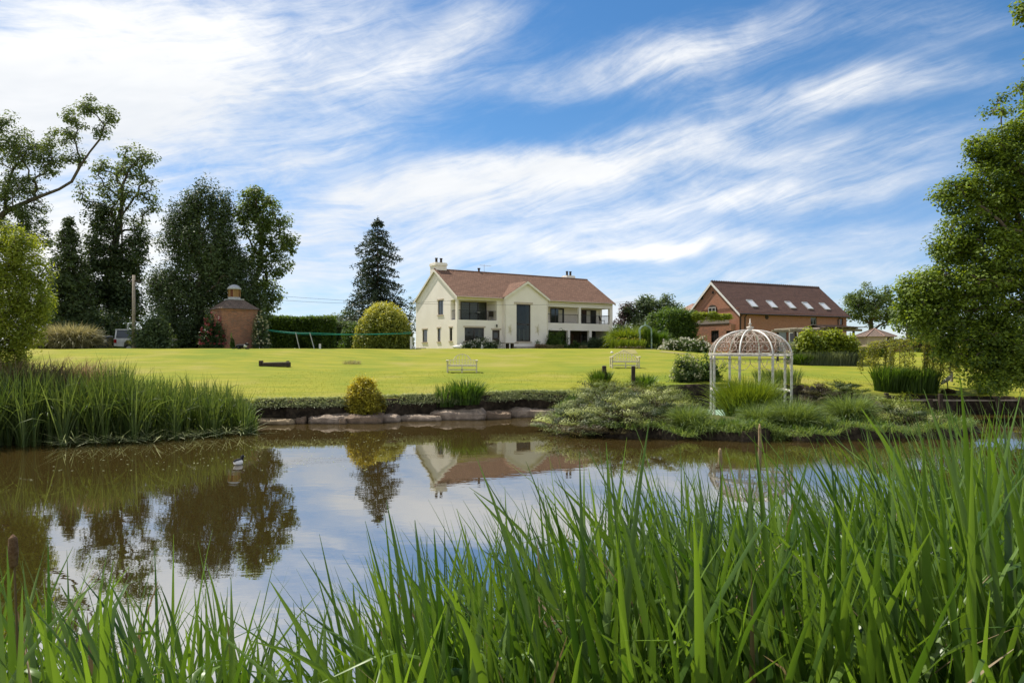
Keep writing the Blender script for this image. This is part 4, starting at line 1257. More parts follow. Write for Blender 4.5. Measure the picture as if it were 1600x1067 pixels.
def hedge(name, label, x0, y0, x1, y1, z, wid, h, mat, n, leaf, group=None, cat='hedge', ragged=.05):
    """clipped hedge from point to point"""
    a, c = Vector((x0, y0, 0)), Vector((x1, y1, 0)); L = (c - a).length
    o = thing(name, label, cat, (x0, y0, z), math.atan2(y1 - y0, x1 - x0), group)
    u = rng.random(n); s_ = rng.random(n)
    face = rng.random(n)
    p = np.zeros((n, 3))
    p[:, 0] = u * L
    ft = face < .42; fb = (face >= .42) & (face < .6); tp_ = face >= .6
    p[ft, 1] = 0; p[ft, 2] = s_[ft] * h
    p[fb, 1] = wid; p[fb, 2] = s_[fb] * h
    p[tp_, 1] = s_[tp_] * wid; p[tp_, 2] = h
    low = np.sin(p[:, 0] * 1.3) * .5 + np.sin(p[:, 0] * 3.1 + p[:, 2] * 2) * .35 + np.sin(p[:, 2] * 4.7 + p[:, 0]) * .3
    p += (rng.normal(size=(n, 3)) * ragged + (low * ragged * 1.5)[:, None] * np.array([[0, -1, .6]]))
    v, f = leaf_quads(p, leaf * (.6 + .8 * rng.random(n)), .3, .65)
    np_obj('foliage', v, f, mat, o, tint=np.repeat(np.clip(.45 + low * .12 + rng.normal(size=n) * .2, 0, 1), 4))
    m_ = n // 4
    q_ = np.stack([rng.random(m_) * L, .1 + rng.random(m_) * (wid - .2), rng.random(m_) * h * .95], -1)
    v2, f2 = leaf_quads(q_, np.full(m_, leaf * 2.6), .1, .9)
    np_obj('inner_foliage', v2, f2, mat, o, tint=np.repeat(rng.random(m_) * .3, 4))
    return o

# ------------------------------------------------------------------ trees on the left
d_ = 62
tree('ash_tree', 'tall ash tree on the far left with a bare bent limb reaching up right', (X(-75, d_), d_, 2.8),
     [PL(20, 235, d_, 34, 40, 31), PL(-40, 240, d_, 60, 60, 37), PL(30, 300, d_, 36, 34, 37), PL(-30, 330, d_, 60, 50, 52), PL(62, 232, d_, 24, 18, 14), PL(95, 213, d_, 26, 16, 11), PL(122, 180, d_, 20, 20, 10),
      PL(140, 165, d_, 18, 12, 8), PL(172, 178, d_, 11, 13, 7), PL(160, 205, d_, 9, 12, 4), PL(78, 262, d_, 20, 20, 13), PL(110, 250, d_, 22, 14, 8), PL(45, 340, d_, 30, 30, 26), PL(-10, 400, d_, 50, 40, 37), PL(60, 375, d_, 22, 18, 11), PL(5, 190, d_, 14, 14, 8)],
     0, .30, M['ash'], M['pale_bark'], .74, 95, .205,
     trunk=[P(-72, 480, d_), P(-60, 420, d_), P(-35, 370, d_), P(10, 330, d_), P(55, 310, d_), P(92, 296, d_), P(112, 284, d_), P(124, 262, d_), P(140, 238, d_), P(156, 218, d_), P(163, 196, d_)], rmin=.025, bf=.2)
d_ = 74
tree('ivy_clad_tree', 'tall thin tree smothered in dark ivy with an open feathery top', (X(178, d_), d_, 2.6),
     [PL(165, 500, d_, 46, 46, 60), PL(150, 445, d_, 38, 45, 50), PL(165, 390, d_, 30, 40, 34), PL(190, 440, d_, 32, 38, 36), PL(205, 400, d_, 22, 24, 16), PL(198, 480, d_, 24, 30, 20), PL(152, 340, d_, 20, 26, 16), PL(210, 370, d_, 14, 16, 8)],
     Z(255, d_) - 2.6, .42, M['ivy'], M['bark'], 1.12, 150, .27, lean=(1.2, 0), rmin=.03)
tree('ash_tree', 'feathery open-topped ash rising through the ivy-clad tree', (X(170, d_ + 1), d_ + 1.2, 2.6),
     [PL(190, 262, d_, 44, 22, 20), PL(232, 250, d_, 20, 14, 8), PL(215, 300, d_, 34, 26, 20), PL(168, 300, d_, 26, 30, 16), PL(232, 322, d_, 16, 16, 7), PL(150, 260, d_, 14, 14, 5), PL(180, 330, d_, 24, 18, 12), PL(132, 300, d_, 12, 14, 5), PL(222, 350, d_, 18, 12, 7), PL(205, 240, d_, 18, 10, 6)],
     Z(290, d_) - 2.6, .34, M['ash'], M['pale_bark'], .9, 58, .27, lean=(1.4, 0), rmin=.028)
d_ = 70
conifer('dark_conifer', 'dark narrow conifer left of the ivy-clad tree', (X(107, d_), d_, 2.6), Z(338, d_) - 2.6, 2.9, M['yew'], 34, 26, .34, gaps=.02, droop=.45, prof=lambda t: min(1, (1 - t) * 1.7) ** .8)
d_ = 60
tree('yew_tree', 'broad dark evergreen with upright feathery plumes behind the dovecote', (X(312, d_), d_, 2.7),
     [PL(318, 315, d_, 24, 26, 30), PL(296, 330, d_, 22, 30, 28), PL(345, 330, d_, 22, 28, 26), PL(285, 385, d_, 34, 40, 55), PL(330, 390, d_, 44, 44, 70), PL(300, 440, d_, 56, 42, 80), PL(355, 440, d_, 40, 44, 60), PL(262, 450, d_, 28, 28, 30), PL(320, 490, d_, 70, 36, 90), PL(262, 490, d_, 34, 26, 30), PL(385, 490, d_, 36, 40, 46), PL(272, 350, d_, 12, 14, 8), PL(245, 440, d_, 14, 8, 6), PL(300, 520, d_, 60, 22, 50), PL(350, 395, d_, 34, 40, 40), PL(375, 450, d_, 30, 40, 40)],
     Z(340, d_) - 2.7, .5, M['yew'], M['bark'], .78, 125, .225, flat=1.6, up=.1, aspect=.42)
d_ = 62
tree('broadleaf_tree', 'loose light green tree leaning right behind the dovecote', (X(385, d_), d_ + 1, 2.7),
     [PL(405, 315, d_, 30, 18, 26), PL(385, 335, d_, 18, 16, 12), PL(425, 345, d_, 24, 22, 20), PL(400, 365, d_, 26, 20, 18), PL(440, 380, d_, 22, 16, 14), PL(405, 400, d_, 24, 20, 16), PL(430, 415, d_, 22, 18, 14), PL(452, 378, d_, 10, 8, 4), PL(412, 450, d_, 22, 22, 16), PL(395, 480, d_, 26, 22, 20), PL(425, 470, d_, 12, 16, 8)],
     Z(390, d_) - 2.7, .3, M['broad'], M['bark'], .78, 80, .25, lean=(1.0, 0))
# willow close on the left bank
d_ = 24
tree('willow_tree', 'bright yellow-green willow at the left edge above the reeds', (X(-20, d_), d_, .8),
     [PL(10, 380, d_, 48, 34, 40), PL(40, 420, d_, 34, 34, 40), PL(-30, 400, d_, 60, 60, 60), PL(20, 460, d_, 52, 44, 80), PL(58, 470, d_, 20, 30, 14), PL(10, 520, d_, 48, 36, 70), PL(-30, 500, d_, 60, 50, 40), PL(15, 565, d_, 30, 26, 22), PL(-20, 560, d_, 40, 36, 24), PL(50, 510, d_, 18, 20, 8)],
     Z(420, d_) - .8, .2, M['willow'], M['bark'], .30, 120, .115, flat=1.25, drop=.5, aspect=.34, rmin=.01)
# behind the left lawn
def at(px, d): return (X(px, d), d, gz(X(px, d), d))
grass_clump('pampas_mound', 'big pale dome of arching ornamental grass at the left lawn edge', at(110, 53), 3600, 1.0, 2.35, .45, 1.5, .04, M['pampas'], 6, sx=1.3)
grass_clump('pampas_mound', 'smaller green-grey grass mound left of the big pale dome', at(72, 54), 1300, .9, 1.6, .5, 1.4, .035, M['sedge'], 5)
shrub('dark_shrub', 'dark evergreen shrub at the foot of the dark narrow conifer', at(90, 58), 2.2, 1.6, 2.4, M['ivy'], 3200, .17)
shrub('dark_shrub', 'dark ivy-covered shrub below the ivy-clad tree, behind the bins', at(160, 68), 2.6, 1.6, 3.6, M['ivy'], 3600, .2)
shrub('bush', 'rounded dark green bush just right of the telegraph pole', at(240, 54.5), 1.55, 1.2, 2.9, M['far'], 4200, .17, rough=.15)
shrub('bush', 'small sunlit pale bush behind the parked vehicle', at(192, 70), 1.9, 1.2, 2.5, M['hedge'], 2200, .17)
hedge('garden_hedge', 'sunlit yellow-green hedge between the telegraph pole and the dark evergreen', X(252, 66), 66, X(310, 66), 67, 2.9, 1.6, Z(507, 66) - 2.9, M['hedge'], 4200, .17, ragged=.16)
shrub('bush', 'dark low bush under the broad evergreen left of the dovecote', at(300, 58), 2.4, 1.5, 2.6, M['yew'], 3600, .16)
o = thing('trellis', 'pale broken timber trellis frame beside the round bush', 'trellis', at(252, 57))
mb = MB()
mb.bar((-1.0, 0, 0), (-1.0, 0, 1.2), .07); mb.bar((-.4, 0, 0), (-.4, 0, 1.15), .07); mb.build('post', M['old_white'], o)
MB().bar((-1.0, -.05, 1.15), (1.5, -.05, .75), .08).build('rail', M['old_white'], o)
MB().bar((-1.0, .05, .75), (.2, .05, .6), .05).build('rail', M['old_white'], o)
# bins
bin_m = plain('dark_blue_plastic', (.022, .028, .04), rough=.5)
b0 = None
for i, (px, lab) in enumerate(((156, 'dark wheeled bin, the one nearer the pale grass dome'), (167.5, 'dark wheeled bin with a light label, the one nearer the white vehicle'))):
    o = thing('wheeled_bin', lab, 'bin', at(px, 57), .05, 'wheeled bins at the lawn edge')
    MB().hexa([(-.24, -.28, .08), (.24, -.28, .08), (.24, .26, .08), (-.24, .26, .08), (-.29, -.36, .95), (.29, -.36, .95), (.29, .36, .95), (-.29, .36, .95)]).build('body', bin_m, o, bevel=.02)
    MB().hexa([(-.31, -.39, .953), (.31, -.39, .953), (.31, .40, .953), (-.31, .40, .953), (-.27, -.34, 1.05), (.27, -.34, 1.05), (.27, .38, 1.08), (-.27, .38, 1.08)]).build('lid', plain('bin_lid', (.10, .11, .12), rough=.4), o)
    for s in (-.26, .26): MB().tube([(s - .03, .3, .1), (s + .03, .3, .1)], .1, 10).build('wheel', M['iron'], o)
    if i: MB().box(-.12, .12, -.343, -.325, .5, .8).build('sticker', M['old_white'], o)
# white pick-up with a canopy, its tail to the left
vd = 56.0
vg = gz(X(200, vd), vd)
car = thing('pickup_truck', 'white pick-up with a windowed canopy and orange chevrons, half behind the pole', 'vehicle', (X(177.5, vd), vd, vg - .35), R(12))
cw = plain('white_car_paint', (.66, .66, .66), (.5, .5, .5), rough=.25, spec=.5, scale=3)
mb = MB(); mb.extrude([(0, 0, .55), (.75, 0, .5), (.8, 0, .85), (1.0, 0, 1.02), (1.25, 0, 1.02), (1.45, 0, .85), (1.5, 0, .5), (3.4, 0, .5), (3.45, 0, .85), (3.65, 0, 1.02), (3.9, 0, 1.0), (4.1, 0, .5), (4.5, 0, .55), (4.5, 0, 1.05), (3.4, 0, 1.15), (2.9, 0, 1.2), (0, 0, 1.2)], (0, 1.75, 0)); mb.build('body', cw, car, bevel=.03)
mb = MB(); mb.hexa([(.03, .05, 1.203), (2.9, .05, 1.203), (2.9, 1.7, 1.203), (.03, 1.7, 1.203), (.12, .14, 1.86), (2.45, .14, 1.86), (2.45, 1.6, 1.86), (.12, 1.6, 1.86)]); mb.build('canopy', plain('canopy_glass', (.05, .055, .06), rough=.1, spec=.6), car, bevel=.03)
MB().box(.08, 2.5, .08, 1.66, 1.863, 1.94).build('roof', cw, car, bevel=.03)
mb = MB()
for x_ in (.06, 1.35, 2.55): mb.hexa([(x_, .03, 1.204), (x_ + .1, .03, 1.204), (x_ + .1, .049, 1.204), (x_, .049, 1.204), (x_ + .05, .11, 1.862), (x_ + .15, .11, 1.862), (x_ + .15, .135, 1.862), (x_ + .05, .135, 1.862)])
mb.build('pillars', cw, car)
orange = plain('orange_reflective', (.62, .22, .02), rough=.4)
yel = plain('yellow_reflective', (.62, .50, .03), rough=.4)
for k in range(6):
    mb = MB(); y_ = .05 + k * .28
    mb.extrude([(-.012, y_, .58), (-.012, y_ + .26, .58), (-.012, y_ + .26, 1.18), (-.012, y_, 1.18)], (.011, 0, 0)); mb.build('chevron', orange if k % 2 == 0 else yel, car)
MB().box(.02, .22, -.012, .05, .8, 1.1).build('rear_light', plain('red_lens', (.30, .01, .012), rough=.2), car)
for x_ in (1.12, 3.78):
    for y_ in (.08, 1.5):
        w_ = MB().tube([(x_, y_, .36), (x_, y_ + .22, .36)], .36, 16).build('wheel', M['iron'], car)
        MB().tube([(x_, y_ - .008, .36), (x_, y_ + .02, .36)], .2, 12).build('rim', M['lead'], w_)
# roses and shrubs on the dovecote, collie at its foot
tx, ty = TX - 2.0, TY - 1.0
shrub('climbing_rose', 'climbing rose with dusky red blooms on the dark left side of the dovecote', P(332, 545, 54.2), 1.05, .5, 2.75, M['ivy'], 2200, .13, cat='rose', flowers=(M['red_fl'], 90, .10), rough=.1)
shrub('white_shrub', 'pale flowering shrub against the right corner of the dovecote', at(408, 55.6), .65, .7, 2.9, M['far'], 1800, .12, flowers=(M['cream_fl'], 90, .09), rough=.1)
shrub('weed', 'small green weed growing against the front of the dovecote', P(363, 545, 53.4), .2, .15, 1.1, M['hedge'], 300, .08, cat='weed')
dg = thing('dog', 'small black and white dog lying at the foot of the dovecote', 'dog', P(379, 545.5, 51.4), R(8))
bk_, wt_ = plain('black_fur', (.012, .012, .013), rough=.9), plain('white_fur', (.62, .60, .57), rough=.9)
mb = MB().tube([(-.48, 0, .13), (-.40, 0, .19), (-.2, 0, .21), (.05, 0, .22), (.18, -.02, .25), (.24, -.05, .33), (.30, -.08, .38), (.40, -.12, .36), (.48, -.15, .33)], [.08, .16, .17, .16, .15, .12, .11, .08, .04], 10)
mb.tube([(-.46, 0, .1), (-.6, -.1, .06), (-.72, -.2, .05)], [.05, .05, .02], 6)
for s in (-1, 1):
    mb.tube([(.12, .1 * s, .12), (.3, .11 * s, .05), (.46, .11 * s, .04)], [.06, .045, .035], 6)
    mb.tube([(-.3, .13 * s, .14), (-.18, .17 * s, .06), (-.32, .17 * s, .04)], [.09, .06, .04], 6)
    mb.tube([(.29, -.08 + .07 * s, .45), (.27, -.08 + .1 * s, .54)], [.045, .012], 5)
mb.build('body', bk_, dg, smooth=True)
MB().tube([(.16, -.02, .19), (.24, -.06, .29), (.29, -.09, .33)], [.155, .135, .08], 10).build('white_ruff', wt_, dg, smooth=True)
MB().tube([(.33, -.095, .40), (.46, -.142, .345)], [.075, .035], 8).build('white_blaze', wt_, dg, smooth=True)

# hedge, washing line, middle distance left of the house
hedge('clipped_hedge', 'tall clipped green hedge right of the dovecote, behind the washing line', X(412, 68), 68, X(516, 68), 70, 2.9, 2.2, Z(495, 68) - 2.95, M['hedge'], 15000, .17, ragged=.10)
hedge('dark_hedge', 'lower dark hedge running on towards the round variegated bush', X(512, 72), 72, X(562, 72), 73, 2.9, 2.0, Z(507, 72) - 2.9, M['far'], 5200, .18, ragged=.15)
d_ = 96
tree('dark_tree', 'dark bushy tree left of the tall spruce', (X(522, d_), d_, 2.6), [PL(520, 512, d_, 26, 18, 34), PL(545, 505, d_, 18, 20, 24), PL(505, 520, d_, 16, 14, 14)], 3, .2, M['far'], M['bark'], .9, 80, .3)
tree('purple_tree', 'purplish small tree between the dark bushy tree and the spruce', (X(552, 92), 92, 2.6), [PL(553, 512, 92, 12, 14, 16)], 2, .15, M['purple'], M['bark'], .7, 70, .25)
tree('thin_tree', 'thin half-bare tree showing beside the left gable of the cream house', (X(640, 92), 92, 2.6), [PL(642, 480, 92, 12, 16, 12), PL(634, 505, 92, 14, 18, 14), PL(648, 505, 92, 10, 14, 8)], 5, .12, M['far'], M['bark'], .5, 26, .22)
d_ = 90
conifer('spruce_tree', 'tall gappy spruce standing left of the cream house', (X(588, d_), d_ + 1, 2.8), Z(337, d_) - 2.8, 4.0, M['spruce'], 30, 26, .36, gaps=.16, droop=.34, prof=lambda t: (min(1.0, 1.16 - t * .62) if t < .62 else (.78 if t < .8 else max(.05, (1 - t) / .2 * .74))), bare=.05)
shrub('variegated_bush', 'large clipped dome of yellow-edged foliage beside the cream house', P(600, 545, 62), 2.62, 2.3, Z(475.5, 62) - 2.95, M['dome'], 17000, .15, cat='bush', top_light=.7, shell=.05, lump=.02, core=.93, crad=.09)  # sunlit yellow top put into the dome's leaf colour
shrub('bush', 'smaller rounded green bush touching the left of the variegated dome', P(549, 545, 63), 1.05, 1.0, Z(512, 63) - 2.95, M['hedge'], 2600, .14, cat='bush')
o = MB().box(-.09, .09, -.09, .09, -.3, Z(527, 60.5) - 2.9).build('white_post', M['white']); o.location = P(642.5, 545, 60.5); tag(o, 'square white post between the variegated dome and the house gable', 'post')
o = MB().box(-.07, .07, -.07, .07, -.3, .42).build('white_marker', M['white']); o.location = P(500, 545, 56); tag(o, 'small white marker stump on the lawn crest before the clipped hedge', 'marker post')
wl_ = thing('washing_line', 'green washing line strung on two leaning metal props', 'washing line', P(463, 545, 55))
teal = plain('teal_cord', (.02, .24, .17), rough=.5)
def rel(px, py, d): 
    p = Vector(P(px, py, d)) - Vector(P(463, 545, 55)); return tuple(p)
for a, c in (((411, 514, 56), (466, 520, 55)), ((466, 520, 55), (486, 520, 55)), ((486, 520, 55), (642, 521, 60)), ((411, 515.5, 57), (470, 522, 56)), ((470, 522, 56), (642, 519, 61))):
    p0, p1 = Vector(rel(*a)), Vector(rel(*c))
    MB().tube([p0.lerp(p1, i / 10) - Vector((0, 0, (p1 - p0).length * .012 * 4 * (i / 10) * (1 - i / 10))) for i in range(11)], .028, 5).build('cord', teal, wl_)
for a, c in (((468, 545, 55), (462, 520, 55)), ((491, 545, 55), (484, 520, 55))):
    MB().tube([rel(*a), rel(*c)], .035, 6).build('prop', M['lead'], wl_)

# ------------------------------------------------------------------ beds in front of the cream house
def hp(px, w=-1.0):
    s = hs_(px, w); x, y, _ = HP(s, w); return (x, y, gz(x, y))
shrub('white_flower_bed', 'white flowering bed under the big lower window of the cream house', hp(752, -.9), 1.9, .7, .95, M['far'], 2200, .11, cat='flower bed', flowers=(M['white_fl'], 130, .09))
shrub('white_flower_bed', 'lower white flower patch beside the dark door of the cream house', hp(732, -.8), .9, .5, .55, M['far'], 900, .1, cat='flower bed', flowers=(M['white_fl'], 60, .08))
shrub('house_shrub', 'rounded green shrub right of the tall window of the cream house', hp(868, -1.0), 1.35, .9, 1.75, M['hedge'], 3600, .12)
shrub('house_shrub', 'wide dark green shrub before the last open bay of the cream house', hp(933, -1.0), 1.75, .9, 1.25, M['far'], 3600, .12)
shrub('house_shrub', 'low green plants between the two shrubs before the open ground-floor bays', hp(898, -.7), 1.1, .5, .7, M['hedge'], 1000, .11)
for px, r_, h_, lab in ((845, .5, .75, 'tan tuft of dry ornamental grass nearest the tall window'), (857, .55, .6, 'low yellowish grass tuft in the middle of the row before the house'), (873, .5, .65, 'tan grass tuft at the right end of the row below the rounded shrub'), (912, .4, .5, 'small pale grass tuft beside the wide dark green shrub')):
    grass_clump('ornamental_grass', lab, hp(px, -1.8), 420, r_ * .7, h_, .5, 1.3, .03, M['pampas'] if px != 845 else M['dry'], 4, group='grass tufts along the house front')
def pot(px, w, r_, h_, lab):
    o = thing('plant_pot', lab, 'plant pot', hp(px, w))
    MB().lathe([(r_ * .7, 0), (r_, h_ * .9), (r_ * 1.1, h_ * .9), (r_ * 1.1, h_), (r_ * .9, h_)], 14).build('pot', M['terracotta'], o, smooth=True)
    v, f, t = clump_leaves(np.array([[0, 0, h_ + .2]]), np.array([[.35, .35, .32]]), 200, .1); np_obj('foliage', v, f, M['hedge'], o, tint=t)
pot(840, -1.1, .25, .45, 'small planted pot beside the steps of the tall window')
o = thing('garden_table', 'low dark table with overhanging top left of the tall window steps', 'table', hp(796.5, -2.1), HANG)
MB().box(-.85, .85, -.3, .3, .50, .58).build('table_top', M['wood_grey'], o)
for x_ in (-.35, .2): MB().box(x_, x_ + .16, -.2, .2, -.05, .498).build('leg', M['wood_dark'], o)
o = thing('stone_ornament', 'low white carved ornament lying on the grass before the gable', 'ornament', hp(715, -2.2))
MB().ball((0, 0, .12), (.42, .25, .2), 12, 8).ball((.32, 0, .26), (.16, .14, .15), 10, 7).ball((-.36, .05, .16), (.14, .14, .12), 8, 6).build('figure', M['white'], o, smooth=True)
o = MB().tube([(0, 0, -.1), (0, 0, .4)], .06, 8).build('white_bollard', M['white']); o.location = hp(753, -2.3); tag(o, 'tiny white stump in the grass before the white flower bed', 'marker post')
# furniture on the two upper balconies
def chair(loc, rz, lab):
    o = thing('balcony_chair', lab, 'chair', loc, rz, 'balcony chairs')
    MB().box(-.25, .25, -.25, .25, .42, .47).build('seat', M['iron'], o)
    MB().hexa([(-.25, .23, .47), (.25, .23, .47), (.25, .27, .47), (-.25, .27, .47), (-.25, .33, .95), (.25, .33, .95), (.25, .37, .95), (-.25, .37, .95)]).build('backrest', M['wood_dark'], o)
    for x_ in (-.23, .2):
        for y_ in (-.23, .2): MB().box(x_, x_ + .03, y_, y_ + .03, 0, .418).build('leg', M['iron'], o)
chair(HP(hs_(767, .9), .9, Zb0 + .0), HANG + 2.6, 'dark chair at the right end of the left balcony')
chair(HP(hs_(774, 1.1), 1.1, Zb0 + .0), HANG + 1.8, 'dark chair in the right corner of the left balcony')
chair(HP(hs_(941, 1.0), 1.0, Zb0 - .08), HANG + 1.2, 'dark chair at the open right end of the right balcony')
o = thing('balcony_table', 'small round table with a white bowl on the left balcony', 'table', HP(hs_(748, .9), .9, Zb0), 0)
MB().lathe([(.4, .68), (.42, .7), (.42, .73)], 14).build('table_top', M['iron'], o); MB().lathe([(.2, 0), (.03, .06), (.03, .679)], 10).build('stem', M['iron'], o)
bw_o = MB().lathe([(.06, 0), (.16, .1), (.17, .13), (.14, .12)], 12).build('white_bowl', M['white'], None, smooth=True); bw_o.location = HP(hs_(748, .9), .9, Zb0 + .733); tag(bw_o, 'white bowl standing on the small balcony table', 'bowl')

# ---- between the house and the barn
d_ = 86
tree('copse_tree', 'taller dark green tree of the pair behind the gap between the buildings', (X(1008, d_), d_, 2.5), [PL(1008, 478, d_, 20, 16, 28), PL(990, 492, d_, 20, 16, 22), PL(1015, 500, d_, 26, 20, 34)], 4, .22, M['far'], M['bark'], .8, 80, .26)
tree('copse_tree', 'dark rounded tree of the pair nearer the barn gable', (X(1038, d_), d_, 2.5), [PL(1038, 478, d_, 20, 14, 26), PL(1045, 495, d_, 18, 18, 22), PL(1030, 505, d_, 20, 18, 22)], 4, .22, M['far'], M['bark'], .8, 80, .26)
tree('purple_tree', 'purplish leafed tree right of the cream house roof', (X(978, d_), d_ + 3, 2.5), [PL(978, 487, d_, 14, 14, 18), PL(970, 505, d_, 12, 14, 12)], 3.5, .16, M['purple'], M['bark'], .75, 60, .25)
conifer('small_conifer', 'small green conifer behind the garden arch', (X(1020, 80), 80, 2.5), Z(487, 80) - 2.5, 1.9, M['hedge'], 14, 34, .24, gaps=.03, droop=.25)
shrub('dark_shrub', 'dark shrub filling the gap behind the cream house corner', at(968, 84), 2.3, 1.5, 3.3, M['far'], 3000, .2)
shrub('dark_shrub', 'dark shrub behind the garden arch and below the copse', at(1000, 82), 3.0, 1.5, 2.9, M['far'], 3400, .2)
gd = 66
grass_clump('ornamental_grass', 'large fountain of bright green grass right of the cream house', at(986, 70), 2300, .95, 2.75, .40, 1.5, .05, M['bright'], 6, sx=1.5)
grass_clump('ornamental_grass', 'bright upright grass clump right of the garden arch', at(1029, 69), 1100, .6, 2.2, .3, .8, .045, M['iris'], 5)
grass_clump('ornamental_grass', 'bright grass peeping between the house corner and the fountain grass', at(962, 74), 700, .6, 2.4, .3, 1.0, .045, M['bright'], 5)
for px, lab in ((966, 'yellow spiky bedding plants at the left end of the fountain grass bed'), (980, 'yellow spiky bedding plants in front of the large fountain grass'), (997, 'yellow spiky bedding plants nearest the garden arch')):
    grass_clump('yellow_perennial', lab, at(px, gd), 260, .55, 1.15, .25, .3, .06, M['bright'], 4, cat='flower clump', group='yellow perennials below the fountain grass', sx=1.2,
                kids=(('flower_spikes', M['gold'], 16, 1.0, .6, .06),))
o = thing('flower_bed', 'low orange-brown edging plants in front of the yellow spikes', 'flower bed', at(985, 64.5))
v, f, t = clump_leaves(np.stack([np.linspace(-1.3, 1.3, 20), rng.normal(size=20) * .1, np.full(20, .12)], -1), np.full((20, 3), .2), 24, .1); np_obj('foliage', v, f, M['juniper_b'], o, tint=t)
# garden arch
ad = 68
arch = thing('garden_arch', 'pale green metal garden arch with a pointed finial', 'arch', at(1009, ad))
az0 = arch.location.z; ah = Z(517, ad) - az0; aw = 9 * ad / F
verdi = plain('verdigris_metal', (.22, .32, .26), (.30, .38, .32), rough=.6, scale=6)
for y_ in (0, .6):
    for x_ in (-aw, aw):
        MB().box(x_ - .06, x_ + .06, y_ - .06, y_ + .06, -.2, ah - .003).build('post', verdi, arch)
    pts = [(aw * math.cos(a), y_, ah + aw * .95 * math.sin(a)) for a in np.linspace(0, math.pi, 13)]
    MB().tube(pts, .06, 6).build('hoop', verdi, arch)
mb = MB()
for k in range(9):
    z_ = .2 + k * (ah - .2) / 8
    for x_ in (-aw, aw): mb.box(x_ - .02, x_ + .02, .06, .54, z_, z_ + .03)
for a in np.linspace(.15, math.pi - .15, 7): mb.bar((aw * math.cos(a), 0, ah + aw * .95 * math.sin(a)), (aw * math.cos(a), .6, ah + aw * .95 * math.sin(a)), .03)
mb.build('rungs', verdi, arch)
MB().lathe([(.05, 0), (.09, .08), (.03, .16), (.07, .24), (.01, .46)], 8, (0, .3, ah + aw * .95)).build('finial', verdi, arch)
MB().box(-.9, .9, -.5, 1.1, -.15, .06).build('base', M['paving'], arch)
grass_clump('climbing_plant', 'green climbing plant on the right leg of the garden arch', at(1014, 68.6), 420, .28, 2.4, .12, .3, .07, M['iris'], 4, cat='climber')
o = thing('garden_statue', 'small pale stone figure on the grass right of the bright grass clump', 'statue', at(1037, 67))
MB().lathe([(.2, 0), (.2, .12), (.12, .14), (.14, .3), (.17, .5), (.14, .72), (.06, .82), (.08, .9), (.09, .98), (.04, 1.06)], 10).build('figure', M['paving'], o, smooth=True)
shrub('white_border', 'white and cream flower border running along the lawn to the brick wing', at(1072, 65), 2.6, .8, 1.25, M['broad'], 3600, .12, cat='flower bed', flowers=(M['white_fl'], 190, .10), rough=.08)
shrub('pink_flower', 'pale pink flower clump at the barn end of the white border', at(1098, 65.5), .5, .4, 1.55, M['broad'], 500, .1, cat='flower clump', flowers=(M['white_fl'], 40, .09))
shrub('small_shrub', 'small grey-green shrub between the upright grass clump and the climber', at(1045, 69), 1.0, .8, 1.3, M['lavender'], 1000, .12)
# climber on the wing, a thick mass left of it
hedge('wall_climber', 'thick dark green climber massed against the left of the brick wing', X(1042, 69.5), 69.5, X(1093, 69.5), 69.9, 2.4, 3.2, Z(488, 69.5) - 2.45, M['hedge'], 9000, .18, cat='climber', ragged=.22)
o = thing('parapet_climber', 'sunlit vine draped along the timber screen on the brick wing', 'climber', (0, 0, 0))
k = 64
px_ = rng.uniform(1085, 1141, k); hh_ = rng.random(k)
c = np.array([P(p, 489 + 12 * h_ ** 1.5 * max(0, 1 - (p - 1085) / 60) + (2 if p < 1120 else 5), 69.2 - (p - 1085) / 56 * .7) for p, h_ in zip(px_, hh_)])
v, f, t = clump_leaves(c, np.full((k, 3), .42) * np.array([[1, .8, .8]]), 60, .17, tint0=.6 + rng.normal(size=k) * .15); np_obj('foliage', v, f, M['vine'], o, tint=t)
MB().tube([P(1086, 500, 69.3), P(1110, 498, 69.0), P(1141, 499, 68.5)], .05, 5).build('stem', M['bark'], o)
# paved patch in the lawn by the flower bed
def patch_on_lawn(name, pts, mat, lift=.012, n=10, kind='structure'):
    mb = MB(); (a, b_, c, d) = [Vector((p[0], p[1], 0)) for p in pts]
    vs = []
    for i in range(n + 1):
        for j in range(n + 1):
            p = a.lerp(b_, i / n).lerp(d.lerp(c, i / n), j / n); vs.append((p.x, p.y, gz(p.x, p.y) + lift))
    fs = [(i * (n + 1) + j, (i + 1) * (n + 1) + j, (i + 1) * (n + 1) + j + 1, i * (n + 1) + j + 1) for i in range(n) for j in range(n)]
    mb.add(vs, fs); return tag(mb.build(name, mat), kind=kind)
worn = plain('worn_grass', (.22, .20, .06), (.27, .24, .10), rough=.95, spec=.1, scale=1.5)
patch_on_lawn('path', [(X(967, 55), 55), (X(997, 55), 55), (X(992, 62), 62), (X(974, 62), 62)], worn, .018)
patch_on_lawn('path', [(X(1030, 59), 59), (X(1082, 58), 58), (X(1075, 61), 61), (X(1035, 62), 62)], worn, .02)
o = thing('garden_light', 'small white stone at the left end of the worn grass patch', 'stone', at(956, 56)); MB().ball((0, 0, .05), (.12, .12, .1), 8, 6).build('stone', M['white'], o, smooth=True)

